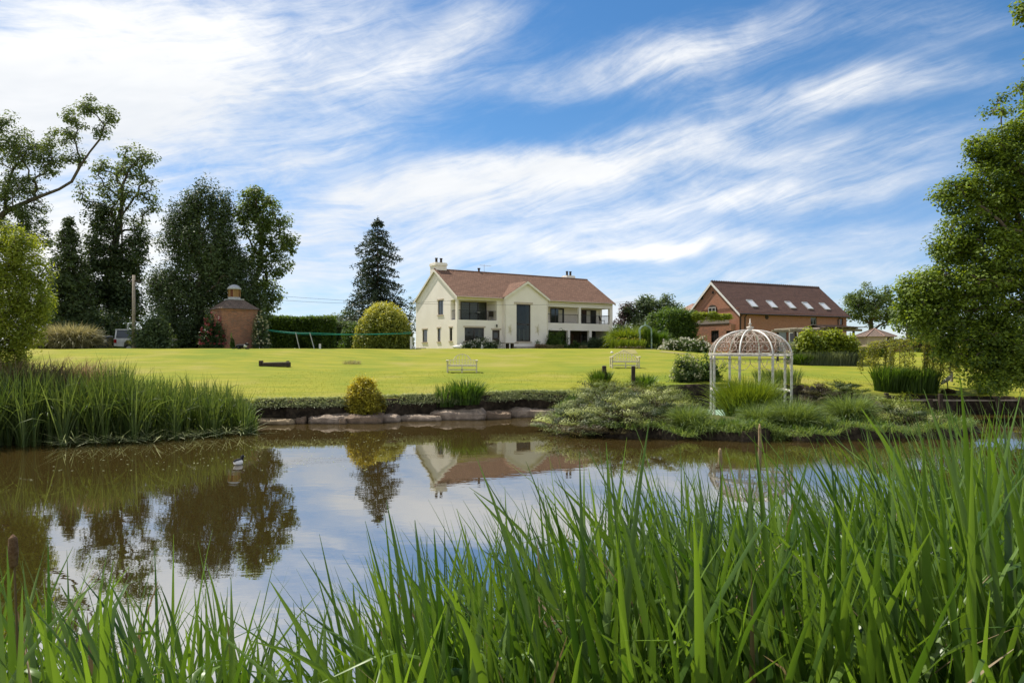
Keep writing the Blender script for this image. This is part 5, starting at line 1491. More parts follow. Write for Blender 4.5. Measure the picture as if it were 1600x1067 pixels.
# ---- right of the barn
d_ = 96
tree('round_tree', 'large rounded green tree behind the right end of the barn', (X(1362, d_), d_, 2.5),
     [PL(1360, 465, d_, 34, 22, 46), PL(1335, 480, d_, 22, 20, 28), PL(1385, 480, d_, 24, 22, 30), PL(1360, 492, d_, 40, 18, 36), PL(1400, 500, d_, 20, 16, 16)], 5, .35, M['broad'], M['bark'], .85, 70, .28)
d_ = 88
tree('far_tree', 'green tree rising behind the summerhouse and the low garden wall', (X(1420, d_), d_, 2.5), [PL(1420, 490, d_, 24, 24, 26), PL(1445, 500, d_, 26, 22, 26)], 4, .25, M['far'], M['bark'], .8, 70, .26)
hedge('far_hedge', 'dark hedge along the far lawn edge under the big right-hand tree', X(1425, 72), 72, X(1700, 72), 66, 2.5, 2.4, 3.6, M['far'], 9000, .22, ragged=.2)
hedge('low_hedge', 'low sunlit hedge in front of the summerhouse', X(1342, 61), 61, X(1400, 61), 62, gz(X(1370, 61), 61), 1.0, .75, M['hedge'], 2600, .13, ragged=.08)
# vine on the pergola and grey border under it
vd = 50.4
o = thing('pergola_vine', 'yellow-green vine heaped over the pergola posts', 'vine', at(1290, vd))
lx = np.array([PL(1262, 535, vd, 22, 13, 30), PL(1290, 532, vd, 26, 13, 34), PL(1318, 537, vd, 20, 14, 26), PL(1270, 552, vd, 28, 12, 40), PL(1310, 553, vd, 26, 12, 34), PL(1290, 545, vd, 44, 16, 50), PL(1335, 549, vd, 10, 12, 10), PL(1255, 524, vd, 9, 7, 6), PL(1300, 521, vd, 9, 6, 5)], float)
c, tn = lobes_to_clumps([tuple(l[:6]) + (int(l[6]),) for l in lx])
c[:, 1] = vd + rng.random(len(c)) * 1.0 - .7
off = np.array(tuple(o.location))
v, f, t = clump_leaves(c - off, np.full((len(c), 3), .42) * (.7 + .6 * rng.random((len(c), 1))), 70, .17, .4, .75, 0, tn); np_obj('foliage', v, f, M['vine'], o, tint=t)
mb = MB()
for x_ in (-2.2, -.6, 1.0, 2.0): mb.tube([(x_, .3, -.1), (x_ + .2, .1, 1.2), (x_ - .1, .2, 2.4)], [.06, .05, .03], 6)
mb.build('stem', M['bark'], o)
grass_clump('lavender_border', 'grey-green upright border plants along the foot of the pergola', at(1296, 49.4), 2400, .9, 1.15, .18, .25, .035, M['lavender'], 4, cat='flower bed', sx=2.6, sy=.5)
grass_clump('lavender_border', 'dark green leafy border plants at the left foot of the pergola vine', at(1256, 49.6), 1200, .7, 1.0, .35, .7, .05, M['iris'], 4, cat='flower bed', sx=1.3, sy=.6)
shrub('pale_shrub', 'pale feathery flowering shrub at the left end of the pergola', at(1240, 50.2), .6, .6, 1.5, M['sedge'], 700, .11, flowers=(M['cream_fl'], 40, .08))

# ------------------------------------------------------------------ lawn furniture
def bench(loc, rz, lab, peak):
    """slatted seat with scrolled arms; the back rises to a central hump"""
    o = thing('garden_bench', lab, 'bench', loc, rz, 'painted garden benches on the lawn')
    w, wd = .88, M['teak']
    for i in range(4):
        MB().box(-w + .05, w - .05, -.30 + .14 * i, -.30 + .14 * i + .115, .42, .45).build('slat', wd, o)
    MB().box(-w + .05, w - .05, -.33, -.302, .33, .418).build('apron', wd, o)
    for x_ in (-w, w - .08):
        MB().box(x_, x_ + .08, -.33, -.25, -.02, .64).build('leg', wd, o)
        MB().box(x_, x_ + .08, .24, .31, -.02, .72).build('leg', wd, o)
        a = MB().box(x_ - .01, x_ + .09, -.32, .30, .643, .68); a.tube([(x_ - .03, -.35, .66), (x_ + .11, -.35, .66)], .065, 10); a.build('arm', wd, o)
        MB().box(x_ + .02, x_ + .06, -.25, .24, .12, .17).build('stretcher', wd, o)
    MB().box(-w + .08, w - .08, -.31, -.26, .12, .19).build('stretcher', wd, o)
    MB().box(-w + .08, w - .08, .24, .28, .12, .17).build('stretcher', wd, o)
    MB().box(-.035, .035, -.31, -.25, -.02, .329).build('leg', wd, o)
    # back: frame along the curved top, uprights and cross rails
    def top(x):
        t = abs(x) / (w - .04)
        if peak: return .66 + .42 * max(0, 1 - t)  if t < .96 else .66
        return .70 + (.34 * math.sqrt(max(0, 1 - (t / .55) ** 2)) if t < .55 else 0)
    pts = [(x, .27 + (top(x) - .45) * .15, top(x)) for x in np.linspace(-w + .04, w - .04, 25)]
    mb = MB()
    for a, c in zip(pts[:-1], pts[1:]): mb.bar(a, c, .05, .05)
    mb.build('back_rail', wd, o)
    for x in np.linspace(-w + .2, w - .2, 9):
        MB().bar((x, .26, .45), (x, .27 + (top(x) - .45) * .15, top(x) - .02), .03).build('upright', wd, o)
    for z_ in (.56, .70 if not peak else .74):
        half = w - .06 if z_ < .66 else (w * .5 if peak is False else w * .78)
        MB().bar((-half, .27 + (z_ - .45) * .15, z_), (half, .27 + (z_ - .45) * .15, z_), .03).build('cross_rail', wd, o)
    return o
for bpx, bpy_, bd, pk, lab in ((722, 584.5, 39.6, False, 'cream slatted bench with a rounded raised back, in the middle of the lawn'), (976, 578, 42.5, True, 'cream slatted bench with a low pointed back, beyond the dark posts')):
    bx_ = X(bpx, bd); bench((bx_, bd, gz(bx_, bd)), R(3), lab, pk)
d_ = 41
o = thing('timber_log', 'low dark timber with a raised block at its left end lying on the lawn', 'timber', at(430, d_), R(-3))
MB().hexa([(-.78, -.14, .02), (.9, -.14, 0), (.9, .16, 0), (-.78, .16, .02), (-.78, -.13, .2), (.9, -.10, .24), (.9, .16, .26), (-.78, .16, .22)]).build('beam', M['wood_dark'], o, bevel=.02)
MB().hexa([(-.76, -.10, .222), (.86, -.06, .262), (.86, .13, .262), (-.76, .13, .222), (-.76, -.10, .245), (.86, -.06, .29), (.86, .13, .29), (-.76, .13, .25)]).build('plank', M['wood_grey'], o)
MB().box(-.95, -.79, -.16, .18, -.02, .36).build('end_block', M['wood_dark'], o, bevel=.02)
MB().box(.60, .76, .18, .30, -.02, .34).build('end_block', M['wood_dark'], o, bevel=.02)
grass_clump('grass_tuft', 'small dry tuft of uncut grass on the open lawn', at(550, 44), 220, .35, .42, .5, .8, .015, M['pampas'], 4, cat='grass tuft', sx=1.5)
shrub('golden_shrub', 'rounded golden-yellow shrub at the edge of the pond bank', P(568, 643, 27.85), .76, .55, Z(592, 27.85) - Z(643, 27.85), M['gold'], 9000, .075, top_light=.5, shell=.14, lump=.08, core=.86, crad=.17)
grass_clump('iris_clump', 'broad dark green clump of sword leaves on the bank below the bench', (X(729, 29.2), 29.2, .62), 620, .42, 1.22, .26, .7, .028, M['iris'], 6, cat='reed clump', sx=1.35)
grass_clump('iris_clump', 'thin upright pair of sword-leaf tufts left of the broad dark clump', (X(696, 28.9), 28.9, .55), 120, .30, 1.1, .12, .35, .03, M['iris'], 5, cat='reed clump', sx=1.3)

# ------------------------------------------------------------------ bank: stones, overhanging turf
def rock(name, label, px0, px1, pytop, pybase, d, depth, mat, group=None, seed=0, flat=.6):
    w = (px1 - px0) / F * d / 2; h = Z(pytop, d) - Z(pybase, d) + .12
    me = bpy.data.meshes.new(name)
    n, mm = 72, 30
    vs = []
    r2 = np.random.default_rng(seed)
    ph = r2.random(8) * 6.28
    N_ = mathutils.noise
    se = lambda a, e: math.copysign(abs(a) ** e, a)
    for i in range(mm + 1):
        v_ = -math.pi / 2 + math.pi * i / mm
        for j in range(n):
            u = 2 * math.pi * j / n
            c, s = math.cos(u), math.sin(u)
            x = w * se(c, .42) * abs(math.cos(v_)) ** .25
            y = depth * se(s, .55) * abs(math.cos(v_)) ** .3
            z = h * .5 * se(math.sin(v_), .55)
            p = Vector((x + seed * 3.1, y, z))
            big = N_.fractal(p * 1.7, .9, 2.1, 3)
            rdg = 1 - abs(N_.noise(Vector((x * 2.6 + seed, y * 3, z * 7)))) * 2
            sm = N_.fractal(p * 9, .8, 2.2, 4)
            strata = N_.noise(Vector((seed, 0, z * 22))) * .05
            up = max(0, math.sin(v_))
            z += up * h * (.30 * big + .12 * sm) + h * .04 * rdg
            k = 1 + strata + .10 * big + .05 * sm
            vs.append((x + .05 * big + .02 * sm, y * k - (.05 * rdg if s < 0 else 0), z + h * .5 - .12))
    fs = [(i * n + j, i * n + (j + 1) % n, (i + 1) * n + (j + 1) % n, (i + 1) * n + j) for i in range(mm) for j in range(n)]
    me.from_pydata(vs, [], fs); me.materials.append(mat); me.polygons.foreach_set('use_smooth', [True] * len(fs)); me.update()
    o = link(name, me); o.location = (X((px0 + px1) / 2, d), d, 0)
    return tag(o, label, 'stone', group)
def stonemat(name, a, b_, wet):
    m, q, b = new_mat(name)
    t = q.n('ShaderNodeTexCoord'); sp = q.n('ShaderNodeSeparateXYZ'); q.nt.links.new(t.outputs['Object'], sp.inputs[0])
    nz = q.noise(t.outputs['Object'], 3.2, 8, .68); n2 = q.noise(t.outputs['Object'], 11, 6, .7)
    c = q.mix(q.step(nz, .34, .66), c4(a), c4(b_))
    c = q.mix(q.m('MULTIPLY', q.step(n2, .52, .7), .6), c, c4([x * .35 for x in a]))
    damp = q.m('MULTIPLY', q.step(q.m('ADD', sp.outputs[2], q.m('MULTIPLY', nz, .12)), .16, .06), .75)
    q.put(b.inputs['Base Color'], q.mix(damp, c, c4(wet)))
    b.inputs['Roughness'].default_value = .85
    bp = q.n('ShaderNodeBump'); bp.inputs['Strength'].default_value = .9; bp.inputs['Distance'].default_value = .06
    q.put(bp.inputs['Height'], q.m('ADD', nz, q.m('MULTIPLY', n2, .4))); q.put(b.inputs['Normal'], bp.outputs[0])
    return m
sand = stonemat('tan_stone', (.19, .135, .075), (.28, .21, .125), (.07, .045, .022))
grey = stonemat('grey_pink_stone', (.165, .12, .085), (.29, .225, .17), (.07, .048, .03))
brown = stonemat('brown_stone', (.125, .083, .05), (.19, .13, .085), (.055, .036, .02))
gs = 'stone slabs along the far pond bank'
for i, (a, c, yt, yb, d, dp, mt, lab) in enumerate((
    (392, 462, 656, 664, 27.0, .45, sand, 'low flat tan stone at the end of the left reed bed'),
    (484, 548, 650, 661, 27.3, .42, grey, 'pale stone slab left of the brown stone under the golden shrub'),
    (538, 600, 649, 660, 27.45, .5, brown, 'brown stone block beneath the golden shrub'),
    (590, 627, 649, 658.5, 27.9, .45, grey, 'pale ridged stone right of the brown block'),
    (622, 690, 650, 657, 28.3, .42, grey, 'long low pale stone just right of the dark gap in the bank'),
    (672, 760, 642, 655, 28.75, .5, grey, 'tallest stone slab, under the broad dark clump of sword leaves'),
    (752, 800, 643, 653, 29.2, .45, brown, 'brownish stone with a grassy top right of the tallest slab'),
    (790, 880, 639, 650, 29.9, .5, grey, 'long pale stone slab nearest the spreading juniper'))):
    rock('bank_stone', lab, a, c, yt, yb, d, dp, mt, gs, 40 + i)
rock('boulder', 'small dark round stone at the water in front of the brown block', 531, 540, 654, 661, 26.9, .1, brown, None, 71)
rock('boulder', 'small dark stone in the gap between the two left bank stones', 464, 478, 653, 663, 27.05, .16, brown, None, 72)
# pale turf lip and hanging grass along the bank
def along(poly, i0, i1, n, off, spread):
    seg = [Vector((poly[i % len(poly)][0], poly[i % len(poly)][1], 0)) for i in range(i0, i1 + 1)]
    L = [0.0]
    for a, c in zip(seg[:-1], seg[1:]): L.append(L[-1] + (c - a).length)
    u = rng.random(n) * L[-1]
    out = np.zeros((n, 3)); tang = np.zeros((n, 2))
    for k in range(n):
        j = max(0, min(len(L) - 2, int(np.searchsorted(L, u[k]) - 1)))
        d = (seg[j + 1] - seg[j]).normalized()
        p = seg[j].lerp(seg[j + 1], (u[k] - L[j]) / (L[j + 1] - L[j]))
        nn = Vector((-d.y, d.x, 0))
        o_ = off + spread * rng.random()
        out[k] = (p.x + nn.x * o_, p.y + nn.y * o_, 0); tang[k] = (d.x, d.y)
    out[:, 2] = ground_z(out[:, 0], out[:, 1])
    return out, tang
n = 14000
b_, tg = along(POND, 3, 9, n, -.10, .50)
drop_ = np.clip(pond_sd(b_[:, 0], b_[:, 1]) + .30, 0, .5)
b_[:, 2] = land(b_[:, 0], b_[:, 1]) + .02 - drop_ * .75
az_ = np.arctan2(-1.0, 0) + rng.normal(size=n) * .8
v, f, t = blades(b_, az_, .75 + .35 * np.abs(rng.normal(size=n)), .4 + rng.random(n) * .7, .12 + .20 * rng.random(n), .016 + .016 * rng.random(n), 3, twist=rng.normal(size=n) * .3)
tag(np_obj('bank_grass', v, f, M['lip'], None, tint=t), 'pale matted grass overhanging the far pond bank', 'grass', kind='stuff')
n = 4200
b_, tg = along(POND, 9, 27, n, -.08, .5)
b_[:, 2] = np.maximum(land(b_[:, 0], b_[:, 1]) - .04, b_[:, 2])
az_ = rng.random(n) * 6.28
v, f, t = blades(b_, az_, .3 * np.abs(rng.normal(size=n)), .4 + rng.random(n), .10 + .28 * rng.random(n) ** 2, .010 + .010 * rng.random(n), 4)
tag(np_obj('bank_grass', v, f, M['iris'], None, tint=t), 'short green grass and weeds rooted in the pond bank', 'grass', kind='stuff')
n = 2600
b_, tg = along(POND, 11, 24, n, -.28, .42)
b_[:, 2] = np.maximum(land(b_[:, 0], b_[:, 1]) - .05, b_[:, 2])
outw = np.arctan2(tg[:, 1], tg[:, 0]) - math.pi / 2
v, f, t = blades(b_, outw + rng.normal(size=n) * .7, .4 + .35 * np.abs(rng.normal(size=n)), .9 + rng.random(n) * 1.2, .18 + .42 * rng.random(n) ** 1.5, .012 + .010 * rng.random(n), 5)
tag(np_obj('bank_grass', v, f, M['sedge'], None, tint=t), 'long grass trailing over the dark bank of the planted spit', 'grass', kind='stuff')
# sparse longer blades that roughen the nearest part of the lawn
n = 22000
xx = rng.uniform(-13, 19, n); yy = 27 + 13 * rng.random(n) ** 1.6
keep = pond_sd(xx, yy) < -.3; xx, yy = xx[keep], yy[keep]; n = len(xx)
b_ = np.stack([xx, yy, ground_z(xx, yy) - .01], -1)
v, f, t = blades(b_, rng.random(n) * 6.28, .5 * rng.random(n), .6 * rng.random(n), .03 + .05 * rng.random(n), np.full(n, .012), 2)
tag(np_obj('lawn_grass', v, f, leafmat('lawn_blade', (.15, .18, .012), (.28, .29, .03), .35, tcol=(1.2, 1.15, .4)), None, tint=t), 'blades of the sunlit mown lawn nearest the pond', 'grass', kind='stuff')

# ------------------------------------------------------------------ the planted spit and its pool
m, q, b = new_mat('duckweed')
t = q.n('ShaderNodeTexCoord')
n1 = q.noise(t.outputs['Object'], 1.6, 6, .65); n2 = q.noise(t.outputs['Object'], 26, 4, .7)
c_ = q.mix(q.step(n1, .35, .65), c4((.20, .33, .22)), c4((.30, .42, .31)))
q.put(b.inputs['Base Color'], q.mix(q.m('MULTIPLY', q.step(n2, .5, .75), .4), c_, c4((.12, .19, .09))))
b.inputs['Roughness'].default_value = .6
bp = q.n('ShaderNodeBump'); bp.inputs['Strength'].default_value = .3; bp.inputs['Distance'].default_value = .01
q.put(bp.inputs['Height'], n2); q.put(b.inputs['Normal'], bp.outputs[0])
n = len(POOL)
ctr = POOL.mean(0)
mb = MB(); mb.add([(p[0] + (p[0] - ctr[0]) * .12, p[1] + (p[1] - ctr[1]) * .12, .006) for p in POOL] + [(p[0] + (p[0] - ctr[0]) * .12, p[1] + (p[1] - ctr[1]) * .12, .002) for p in POOL], [tuple(range(n)), tuple(range(2 * n - 1, n - 1, -1))])
tag(mb.build('duckweed', m), 'pale blue-green duckweed covering the pool round the gazebo', 'duckweed', kind='stuff')

# gazebo: eight posts, ring, ribs with scrollwork between, finial
GX, GY = 10.6, 30.4
gzb = thing('gazebo', 'round white iron gazebo with an open scrollwork dome standing in the duckweed', 'gazebo', (GX, GY, 0))
GR, GT, GD = 1.74, 2.66, 1.08
ang0 = R(-90 + 12)
pa = [ang0 + k * math.pi / 4 for k in range(8)]
post = None
for a in pa:
    if post is None:
        pm = MB().lathe([(.075, -.7), (.075, .05), (.06, .12), (.055, .3), (.055, GT - .2), (.07, GT - .17), (.07, GT - .11), (.055, GT - .08), (.055, GT - .02)], 10)
        post = pm.build('post', M['old_white'], gzb, smooth=True); po = post
    else: po = link('post', post.data, gzb)
    po.location = (GR * math.cos(a), GR * math.sin(a), 0)
ring = lambda r_, z_, n=48: [(r_ * math.cos(2 * math.pi * k / n), r_ * math.sin(2 * math.pi * k / n), z_) for k in range(n + 1)]
mb = MB().tube(ring(GR, GT), .035, 6, cap=False); mb.tube(ring(GR + .03, GT + .07), .025, 6, cap=False); mb.build('ring', M['old_white'], gzb, smooth=True)
MB().tube(ring(GR, GT - .16), .012, 5, cap=False).build('wire_ring', M['iron'], gzb)
def dome(a, t):            # t 0 at the ring, 1 at the crown
    p = t * math.pi / 2
    return (GR * math.cos(p) ** .92 * math.cos(a), GR * math.cos(p) ** .92 * math.sin(a), GT + .04 + GD * math.sin(p) ** .96)
rib = None
for k, a in enumerate(pa):
    if rib is None:
        rib = MB().tube([dome(0, t) for t in np.linspace(0, .97, 15)], [.034] * 15, 6).build('rib', M['white'], gzb, smooth=True); r_o = rib
    else: r_o = link('rib', rib.data, gzb)
    r_o.rotation_euler.z = a
rusty = plain('rusty_white_iron', (.46, .40, .35), (.30, .20, .15), rough=.7, scale=20)
sw = None
for k in range(8):
    if sw is None:
        mb = MB(); da = math.pi / 4
        def curl(ac, tc, ra, rt, a0, a1, n=14, shrink=1.0, th=.013):
            pts = []
            for i in range(n + 1):
                s_ = i / n; a = a0 + (a1 - a0) * s_; kq = 1 + (shrink - 1) * s_
                pts.append(dome((.5 + ac + ra * kq * math.cos(a)) * da, max(.01, min(.97, tc + rt * kq * math.sin(a)))))
            mb.tube(pts, th, 4)
        for s_ in (-1, 1):
            curl(.24 * s_, .17, .20, .13, 0 if s_ < 0 else math.pi, (2.6 * math.pi) if s_ < 0 else -1.6 * math.pi, 22, .35)
            curl(.20 * s_, .43, .17, .11, -math.pi / 2, -math.pi / 2 + s_ * 2.3 * math.pi, 20, .3)
            curl(.16 * s_, .64, .20, .09, -math.pi / 2, -math.pi / 2 + s_ * 2.0 * math.pi, 16, .4)
            mb.tube([dome((.5 + s_ * (.46 - .44 * t)) * da, .02 + .58 * t ** .8) for t in np.linspace(0, 1, 10)], .015, 4)
            mb.tube([dome((.5 + s_ * .44 * (1 - abs(2 * t - 1))) * da, .30 + .64 * t) for t in np.linspace(0, 1, 12)], .013, 4)
        curl(0, .17, .20, .15, 0, 2 * math.pi, 18)
        curl(0, .17, .10, .075, 0, 2 * math.pi, 12)
        mb.tube([dome(.5 * da, t) for t in np.linspace(.02, .95, 9)], .012, 4)
        for t in (.33, .56): mb.tube([dome(u * da, t) for u in np.linspace(0, 1, 6)], .012, 4)
        sw = mb.build('scrollwork', rusty, gzb); s_o = sw
    else: s_o = link('scrollwork', sw.data, gzb)
    s_o.rotation_euler.z = pa[k]
MB().lathe([(.20, 0), (.22, .04), (.10, .07), (.16, .14), (.17, .18), (.05, .22), (.04, .28), (.09, .32), (.03, .36), (.012, .56)], 10, (0, 0, GT + GD + .0)).build('finial', M['old_white'], gzb, smooth=True)
# hanging wire brackets under the ring and the low rails
for k in range(8):
    a0, a1 = pa[k], pa[(k + 1) % 8]
    p0, p1 = Vector((GR * math.cos(a0), GR * math.sin(a0), 0)), Vector((GR * math.cos(a1), GR * math.sin(a1), 0))
    for e, f_ in ((p0, p1), (p1, p0)):
        mb = MB()
        mb.tube([tuple(e.lerp(f_, .04 + .30 * math.sin(t * 1.57)) + Vector((0, 0, GT - .62 + .46 * (1 - math.cos(t * 1.57))))) for t in np.linspace(0, 1, 8)], .011, 4)
        mb.build('bracket', rusty, gzb); mb = MB()
        mb.tube([tuple(e.lerp(f_, .12 + .07 * math.cos(t)) + Vector((0, 0, GT - .28 + .09 * math.sin(t)))) for t in np.linspace(0, 6.28, 10)], .009, 4).build('bracket_ring', rusty, gzb)
    if k not in (0, 7):
        MB().tube([tuple(p0 + Vector((0, 0, 1.12))), tuple(p1 + Vector((0, 0, 1.12)))], .05, 8).build('rail', M['old_white'], gzb)

# spreading junipers: layered flat sprays with up-turned tips
def juniper(name, label, loc, rx, ry, h, mat, k, per=64, leaf=.056, sx=.40, arch=.5, group=None):
    """a mound of separate cushion-like sprays on drooping stems, with dark gaps between"""
    o = thing(name, label, 'juniper', loc, 0, group)
    k = int(k * .46)
    c, nr = mound_points(k * 3, rx, ry, h)
    c *= (.80 + .24 * rng.random((len(c), 1)))
    c[:, 2] = np.maximum(c[:, 2], .05) + .05 * np.sin(c[:, 0] * 5 + c[:, 1] * 7)
    keep = []                                       # spread the sprays out so that they stay apart
    for i in range(len(c)):
        if all(abs(c[i, 0] - c[j, 0]) > sx * 1.05 or abs(c[i, 1] - c[j, 1]) > sx * 1.05 or abs(c[i, 2] - c[j, 2]) > sx * .5 for j in keep): keep.append(i)
        if len(keep) >= k: break
    c = c[keep]; k = len(c)
    a = np.arctan2(c[:, 1] / ry, c[:, 0] / rx) + rng.normal(size=k) * .35
    per = 420
    p = in_ball(k * per, 1 / 2.6).reshape(k, per, 3)
    p[..., 2] = np.where(p[..., 2] < 0, p[..., 2] * .5, p[..., 2])
    rad = sx * (.65 + .7 * rng.random((k, 1)))
    ca, sa = np.cos(a)[:, None], np.sin(a)[:, None]
    u_, w_, z_ = p[..., 0] * rad * 1.35, p[..., 1] * rad * .95, p[..., 2] * rad * .42
    lob = 1 + .35 * np.sin(np.arctan2(p[..., 1], p[..., 0]) * 5 + a[:, None] * 9)
    u_, w_ = u_ * lob, w_ * lob
    z_ = z_ + .22 * u_ - .25 * np.maximum(0, np.hypot(u_, w_) - rad * .7)
    pos = np.stack([c[:, :1] + u_ * ca - w_ * sa, c[:, 1:2] + u_ * sa + w_ * ca, c[:, 2:3] + z_], -1).reshape(-1, 3)
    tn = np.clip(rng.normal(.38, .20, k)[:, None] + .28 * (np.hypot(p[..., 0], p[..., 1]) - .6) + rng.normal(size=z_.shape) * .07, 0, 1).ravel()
    fn_ = np.stack([(u_ * ca - w_ * sa) / rad, (u_ * sa + w_ * ca) / rad, 1.5 * p[..., 2] + .1], -1).reshape(-1, 3)
    dr = np.stack([u_ * ca - w_ * sa, u_ * sa + w_ * ca, .06 + 0 * z_], -1).reshape(-1, 3) * 8 + rng.normal(size=(k * per, 3)) * .6
    v, f = leaf_quads(pos, leaf * (.6 + .8 * rng.random(len(pos))), .5, .40, dr, 0.0, fn_, 1.0)
    np_obj('foliage', v, f, mat, o, tint=np.repeat(tn, 4))
    mb = MB()
    for i in range(min(k, 80)):
        p = c[i]; mb.tube([(p[0] * .08, p[1] * .08, -.05), (p[0] * .5, p[1] * .5, p[2] * .5), tuple(p)], [.035, .022, .010], 4)
    mb.build('stems', M['bark'], o)
    m_ = max(400, k * 7)
    pi_, _ = mound_points(m_, rx * .78, ry * .78, h * .68); pi_ *= .5 + .5 * rng.random((m_, 1))
    v2, f2 = leaf_quads(pi_, np.full(m_, .14), .1, .8); np_obj('inner_foliage', v2, f2, M['juniper_b'], o, tint=np.repeat(rng.random(m_) * .15, 4))  # dark brown heart paints the shade in the gaps between sprays
    return o
def jl(px, d, lift=0.0): return (X(px, d), d, max(gz(X(px, d), d), .12) + lift)
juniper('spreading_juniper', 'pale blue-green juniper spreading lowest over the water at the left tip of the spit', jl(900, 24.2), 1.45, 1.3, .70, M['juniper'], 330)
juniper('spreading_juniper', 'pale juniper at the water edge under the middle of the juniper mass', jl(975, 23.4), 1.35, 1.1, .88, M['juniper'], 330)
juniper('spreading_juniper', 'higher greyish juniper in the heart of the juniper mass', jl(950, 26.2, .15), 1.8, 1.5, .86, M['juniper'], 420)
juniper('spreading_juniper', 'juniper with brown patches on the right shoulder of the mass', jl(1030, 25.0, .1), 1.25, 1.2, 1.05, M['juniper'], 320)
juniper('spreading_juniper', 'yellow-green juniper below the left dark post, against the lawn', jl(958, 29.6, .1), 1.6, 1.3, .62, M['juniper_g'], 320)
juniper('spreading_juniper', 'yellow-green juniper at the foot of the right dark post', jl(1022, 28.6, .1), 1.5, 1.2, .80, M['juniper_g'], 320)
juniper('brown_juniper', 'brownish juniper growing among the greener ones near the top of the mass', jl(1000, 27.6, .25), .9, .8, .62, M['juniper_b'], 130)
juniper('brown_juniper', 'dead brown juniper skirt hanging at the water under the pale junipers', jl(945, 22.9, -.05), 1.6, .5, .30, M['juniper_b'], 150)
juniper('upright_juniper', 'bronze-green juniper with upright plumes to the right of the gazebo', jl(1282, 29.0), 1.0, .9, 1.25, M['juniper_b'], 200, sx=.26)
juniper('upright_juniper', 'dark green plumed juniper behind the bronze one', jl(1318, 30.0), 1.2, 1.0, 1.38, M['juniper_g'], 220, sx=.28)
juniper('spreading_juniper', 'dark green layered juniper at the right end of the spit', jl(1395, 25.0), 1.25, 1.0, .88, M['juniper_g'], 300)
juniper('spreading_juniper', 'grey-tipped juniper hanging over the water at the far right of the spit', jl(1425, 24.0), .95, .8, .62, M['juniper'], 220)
# grasses on the spit
gp = 'grass clumps on the planted spit'
def clump(label, px, d, n, r, h, spread, bend, w, mat, **k):
    z_ = max(gz(X(px, d), d), -.02); grass_clump('grass_clump', label, (X(px, d), d, z_), n, r, h, spread, bend, w, mat, 6, group=gp, **k)
clump('tall bright yellow-green clump in front of the gazebo', 1168, 27.4, 2800, .72, 2.15, .30, .75, .022, M['bright'], sx=1.1)
clump('broad arching green clump on the water edge right of the junipers', 1076, 23.2, 1100, .40, 1.05, .45, 1.3, .013, M['sedge'])
clump('pale arching clump at the water edge just right of the bright tall clump', 1186, 23.4, 1000, .40, 1.0, .45, 1.4, .013, M['sedge'])
clump('large pale arching clump below the right side of the gazebo', 1238, 23.6, 1900, .52, 1.40, .42, 1.3, .013, M['sedge'])
clump('rounded pale clump left of the right-hand junipers', 1328, 24.2, 1700, .48, 1.28, .42, 1.3, .013, M['sedge'])
clump('low green tuft on the dark bank between the pale clumps', 1140, 22.9, 500, .5, .42, .6, 1.2, .012, M['iris'], sx=1.6)
clump('low green tuft on the bank below the large pale clump', 1270, 23.4, 500, .5, .45, .6, 1.2, .012, M['iris'], sx=1.6)
for px_, dd_, hh_, lab_ in ((1098, 22.5, .62, 'small arching tuft hanging over the dark bank, first right of the junipers'), (1152, 22.3, .5, 'small arching tuft hanging over the bank below the duckweed gap'),
                            (1212, 22.4, .7, 'small arching tuft on the bank lip between the two middle pale clumps'), (1288, 22.9, .66, 'small arching tuft on the bank lip right of the largest pale clump'),
                            (1362, 23.4, .6, 'small arching tuft on the bank lip left of the last junipers')):
    clump(lab_, px_, dd_, 420, .22, hh_, .6, 2.0, .013, M['sedge'])
clump('upright green reeds at the left edge of the duckweed pool', 1078, 27.0, 700, .6, .85, .2, .6, .018, M['reed_far'], sx=1.2)
clump('green sword leaves behind the right rail of the gazebo', 1215, 33.9, 500, .7, .95, .25, .6, .022, M['reed_far'], sx=1.6)
grass_clump('iris_clump', 'dark green sword leaves left of the left dark post', (X(938, 31.4), 31.4, gz(X(938, 31.4), 31.4)), 420, .36, 1.12, .22, .5, .028, M['iris'], 5, cat='reed clump', group='iris clumps by the dark posts')
grass_clump('iris_clump', 'green sword leaves right of the right dark post', (X(1006, 31.0), 31.0, gz(X(1006, 31.0), 31.0)), 340, .38, .98, .26, .6, .028, M['iris'], 5, cat='reed clump', group='iris clumps by the dark posts')
po = thing('timber_post', 'left dark timber post, half hidden by sword leaves', 'post', (X(944, 31.2), 31.2, 0), 0, 'dark timber posts by the spit')
MB().box(-.09, .09, -.09, .09, .3, Z(572, 31.2)).build('shaft', M['wood_dark'], po, bevel=.012); MB().box(-.075, .075, -.075, .075, Z(572, 31.2) + .001, Z(572, 31.2) + .02).build('cut_top', M['wood_grey'], po)
po = thing('timber_post', 'right dark timber post standing clear in front of the second bench', 'post', (X(989.5, 30.4), 30.4, 0), 0, 'dark timber posts by the spit')
MB().box(-.08, .08, -.08, .08, .3, Z(572.5, 30.4)).build('shaft', M['wood_dark'], po, bevel=.012); MB().box(-.065, .065, -.065, .065, Z(572.5, 30.4) + .001, Z(572.5, 30.4) + .02).build('cut_top', M['wood_grey'], po)
shrub('cream_flower_shrub', 'dark shrub topped with cream flower heads, left of the gazebo', (X(1072, 34.6), 34.6, gz(X(1072, 34.6), 34.6)), .82, .6, 1.35, M['broad'], 2600, .085, flowers=(M['cream_fl'], 60, .07), top_light=.3)
shrub('dark_shrub', 'dark leafy shrub behind the left posts of the gazebo', (X(1106, 35), 35, gz(X(1106, 35), 35)), .85, .6, 1.15, M['hedge'], 2200, .085)
o = thing('driftwood', 'bleached bent branch lying on the bank by the duckweed', 'branch', jl(1075, 27.6, .2))
